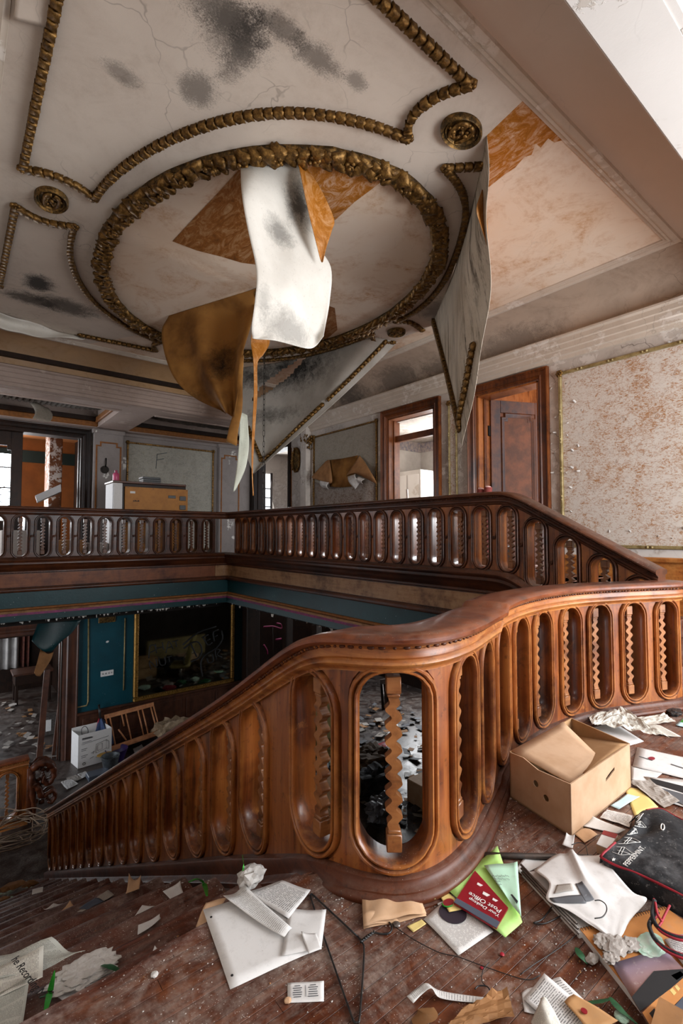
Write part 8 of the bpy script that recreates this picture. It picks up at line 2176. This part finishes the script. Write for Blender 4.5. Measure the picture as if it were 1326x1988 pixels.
polyplate('green_band', [Vector(p) for p in [(3.409, 1.064, 0.008), (3.509, 1.068, 0.008), (3.528, 1.021, 0.008), (3.419, 1.016, 0.008)]], .0008, 'leaf', gb)
rs = rows_fn([[(0.887, 0.862, 0.012), (0.886, 0.840, 0.012)], [(0.919, 0.855, 0.018), (0.915, 0.838, 0.018)], [(0.938, 0.845, 0.026), (0.937, 0.828, 0.026)], [(0.958, 0.826, 0.012), (0.945, 0.812, 0.012)], [(0.994, 0.792, 0.006), (0.979, 0.781, 0.006)], [(1.037, 0.750, 0.004), (1.024, 0.742, 0.004)]])
o = sheet('paper_strip', lambda u, v: rs(u, v), 4, 28, 'paper_small', None, .0008, front=(1, 0, 9)); tag(o, 'curled narrow paper strip printed with small type', 'paper')
paper('brown patterned cloth scrap at the near edge of the boards', [(0.897, 0.752, 0.000), (0.977, 0.757, 0.000), (1.092, 0.723, 0.000), (1.039, 0.669, 0.000)], .004, 'block_brown', cat='cloth', crump=.012)
for k, (pts, lb_) in enumerate((([(1.020, 1.034, 0.004), (1.028, 0.977, 0.004), (1.050, 0.904, 0.004), (1.080, 0.860, 0.004), (1.115, 0.789, 0.004), (1.158, 0.714, 0.004), (1.200, 0.697, 0.004)], 'thin black thread trailing from the hanger across the boards'), ([(1.396, 0.700, 0.004), (1.302, 0.710, 0.004), (1.222, 0.723, 0.004), (1.161, 0.730, 0.004)], 'thin dark wire curving from the binder to the boards'), ([(1.439, 0.795, 0.006), (1.369, 0.788, 0.006), (1.338, 0.796, 0.006), (1.365, 0.774, 0.006), (1.449, 0.756, 0.006)], 'bent dark wire lying against the binder'), ([(1.130, 0.800, 0.004), (1.096, 0.795, 0.004), (1.069, 0.779, 0.004), (1.066, 0.758, 0.004)], 'short black loop of thread on the boards'), ([(1.032, 0.773, 0.010), (1.047, 0.772, 0.010), (1.061, 0.759, 0.010), (1.057, 0.746, 0.010)], 'small bent hook of wire over the paper strip'), ([(1.735, 0.882, 0.030), (1.764, 0.874, 0.030), (1.772, 0.853, 0.030), (1.719, 0.818, 0.030)], 'black hooked wire over the iron pipe'))):
    tag(tube('loose_wire', smooth_pts([Vector(p) for p in pts], 5), (.0012, .0012, .0022, .0012, .0016, .0016)[k], 'black_wire', None, 5), lb_, 'wire')
blade('fern_leaf', 'small dark fern leaf beside the plaster lumps', [(1.350, 0.679, 0.006), (1.328, 0.656, 0.012), (1.323, 0.638, 0.006)], .010, 'leaf_dark')
blade('leaf_blade', 'long green leaf lying on the boards right of the letters', [(1.208, 0.594, 0.006), (1.230, 0.571, 0.012), (1.268, 0.552, 0.012)], .009, 'leaf_dark')
blade('leaf_blade', 'long green leaf curling towards the brown book', [(1.265, 0.557, 0.012), (1.248, 0.526, 0.016), (1.251, 0.489, 0.008)], .010, 'leaf_dark')
blade('dry_leaf', 'brown dry leaf on the boards near the paper strip', [(0.857, 0.816, 0.004), (0.885, 0.803, 0.012), (0.919, 0.806, 0.006)], .03, 'block_brown')
for k, (p, r_, mt, lb_) in enumerate((((0.436, 1.308, 0.000), .010, 'plaster_white', 'round white plaster chip on the boards near the stair edge'), ((0.663, 1.039, 0.000), .009, 'paper_tan', 'small buff chip at the corner of the business card'), ((1.179, 0.794, 0.000), .006, 'red_piping', 'small red bead on the boards below the record sleeve'), ((1.103, 0.804, 0.000), .005, 'red_piping', 'smaller red bead on the boards near the thread'), ((1.242, 0.522, 0.000), .016, 'mint_plaster', 'pale green plaster chip at the near edge by the leaves'), ((1.030, 1.039, 0.000), .011, 'steel', 'small metal disc under the hanger hook'))):
    crumple('chip', lb_, p, r_, mt, 'debris', (1, 1, .4), 2, 60 + k, .2)
cb_ = MB()
def crumbs(n, fx, fy, smin, smax, zf):
    for i in range(n):
        x, y = fx(), fy(); z = zf(x, y)
        if z is None: continue
        s = smin + (smax - smin) * R.random() ** 3; a = R.uniform(0, 6.28)
        p = Vector((x, y, z)); d = [Vector((math.cos(a + k * 2.1 + R.uniform(-.4, .4)) * s, math.sin(a + k * 2.1) * s, 0)) for k in range(3)]
        cb_.add([p + d[0], p + d[1], p + d[2], p + Vector((0, 0, s * R.uniform(.4, .9)))], [(0, 1, 3), (1, 2, 3), (2, 0, 3), (0, 2, 1)], R.choice((0, 0, 0, 1, 2)))
flz = lambda x, y: .0008 if (y < rail_face_y(x) - .04 if x > .95 else y < 1.37) else None
crumbs(2600, lambda: R.uniform(.1, 3.2), lambda: R.uniform(.3, 1.38), .0006, .0035, flz)
crumbs(900, lambda: R.gauss(1.3, .14), lambda: R.gauss(.55, .12), .0006, .004, flz)
def along():
    q = R.uniform(.4, 2.9); p, d, nn = near.at(q); w_ = HALF + .06 + abs(R.gauss(0, .035)); return p.x + nn.x * w_, p.y + nn.y * w_
for i in range(1500):
    x, y = along(); crumbs(1, lambda: x, lambda: y, .0006, .0045, lambda a, b: .0008)
for k in range(1, 12):
    zt_ = -RISE * k + .003; yn = 1.385 + .35 + GO * (k - 1)
    crumbs(170, lambda: R.uniform(-.3, .93), lambda: R.uniform(yn - .30, yn), .001, .005, lambda a, b: zt_)
    crumbs(60, lambda: .94 - abs(R.gauss(0, .04)), lambda: R.uniform(yn - .30, yn), .001, .006, lambda a, b: zt_)
o = stuff(cb_.build('plaster_crumbs', ['plaster_white', 'plaster_chunk', 'block_brown'], None, fix=False)); tag(o, 'plaster crumbs and dust scattered over the boards and treads', 'crumbs')
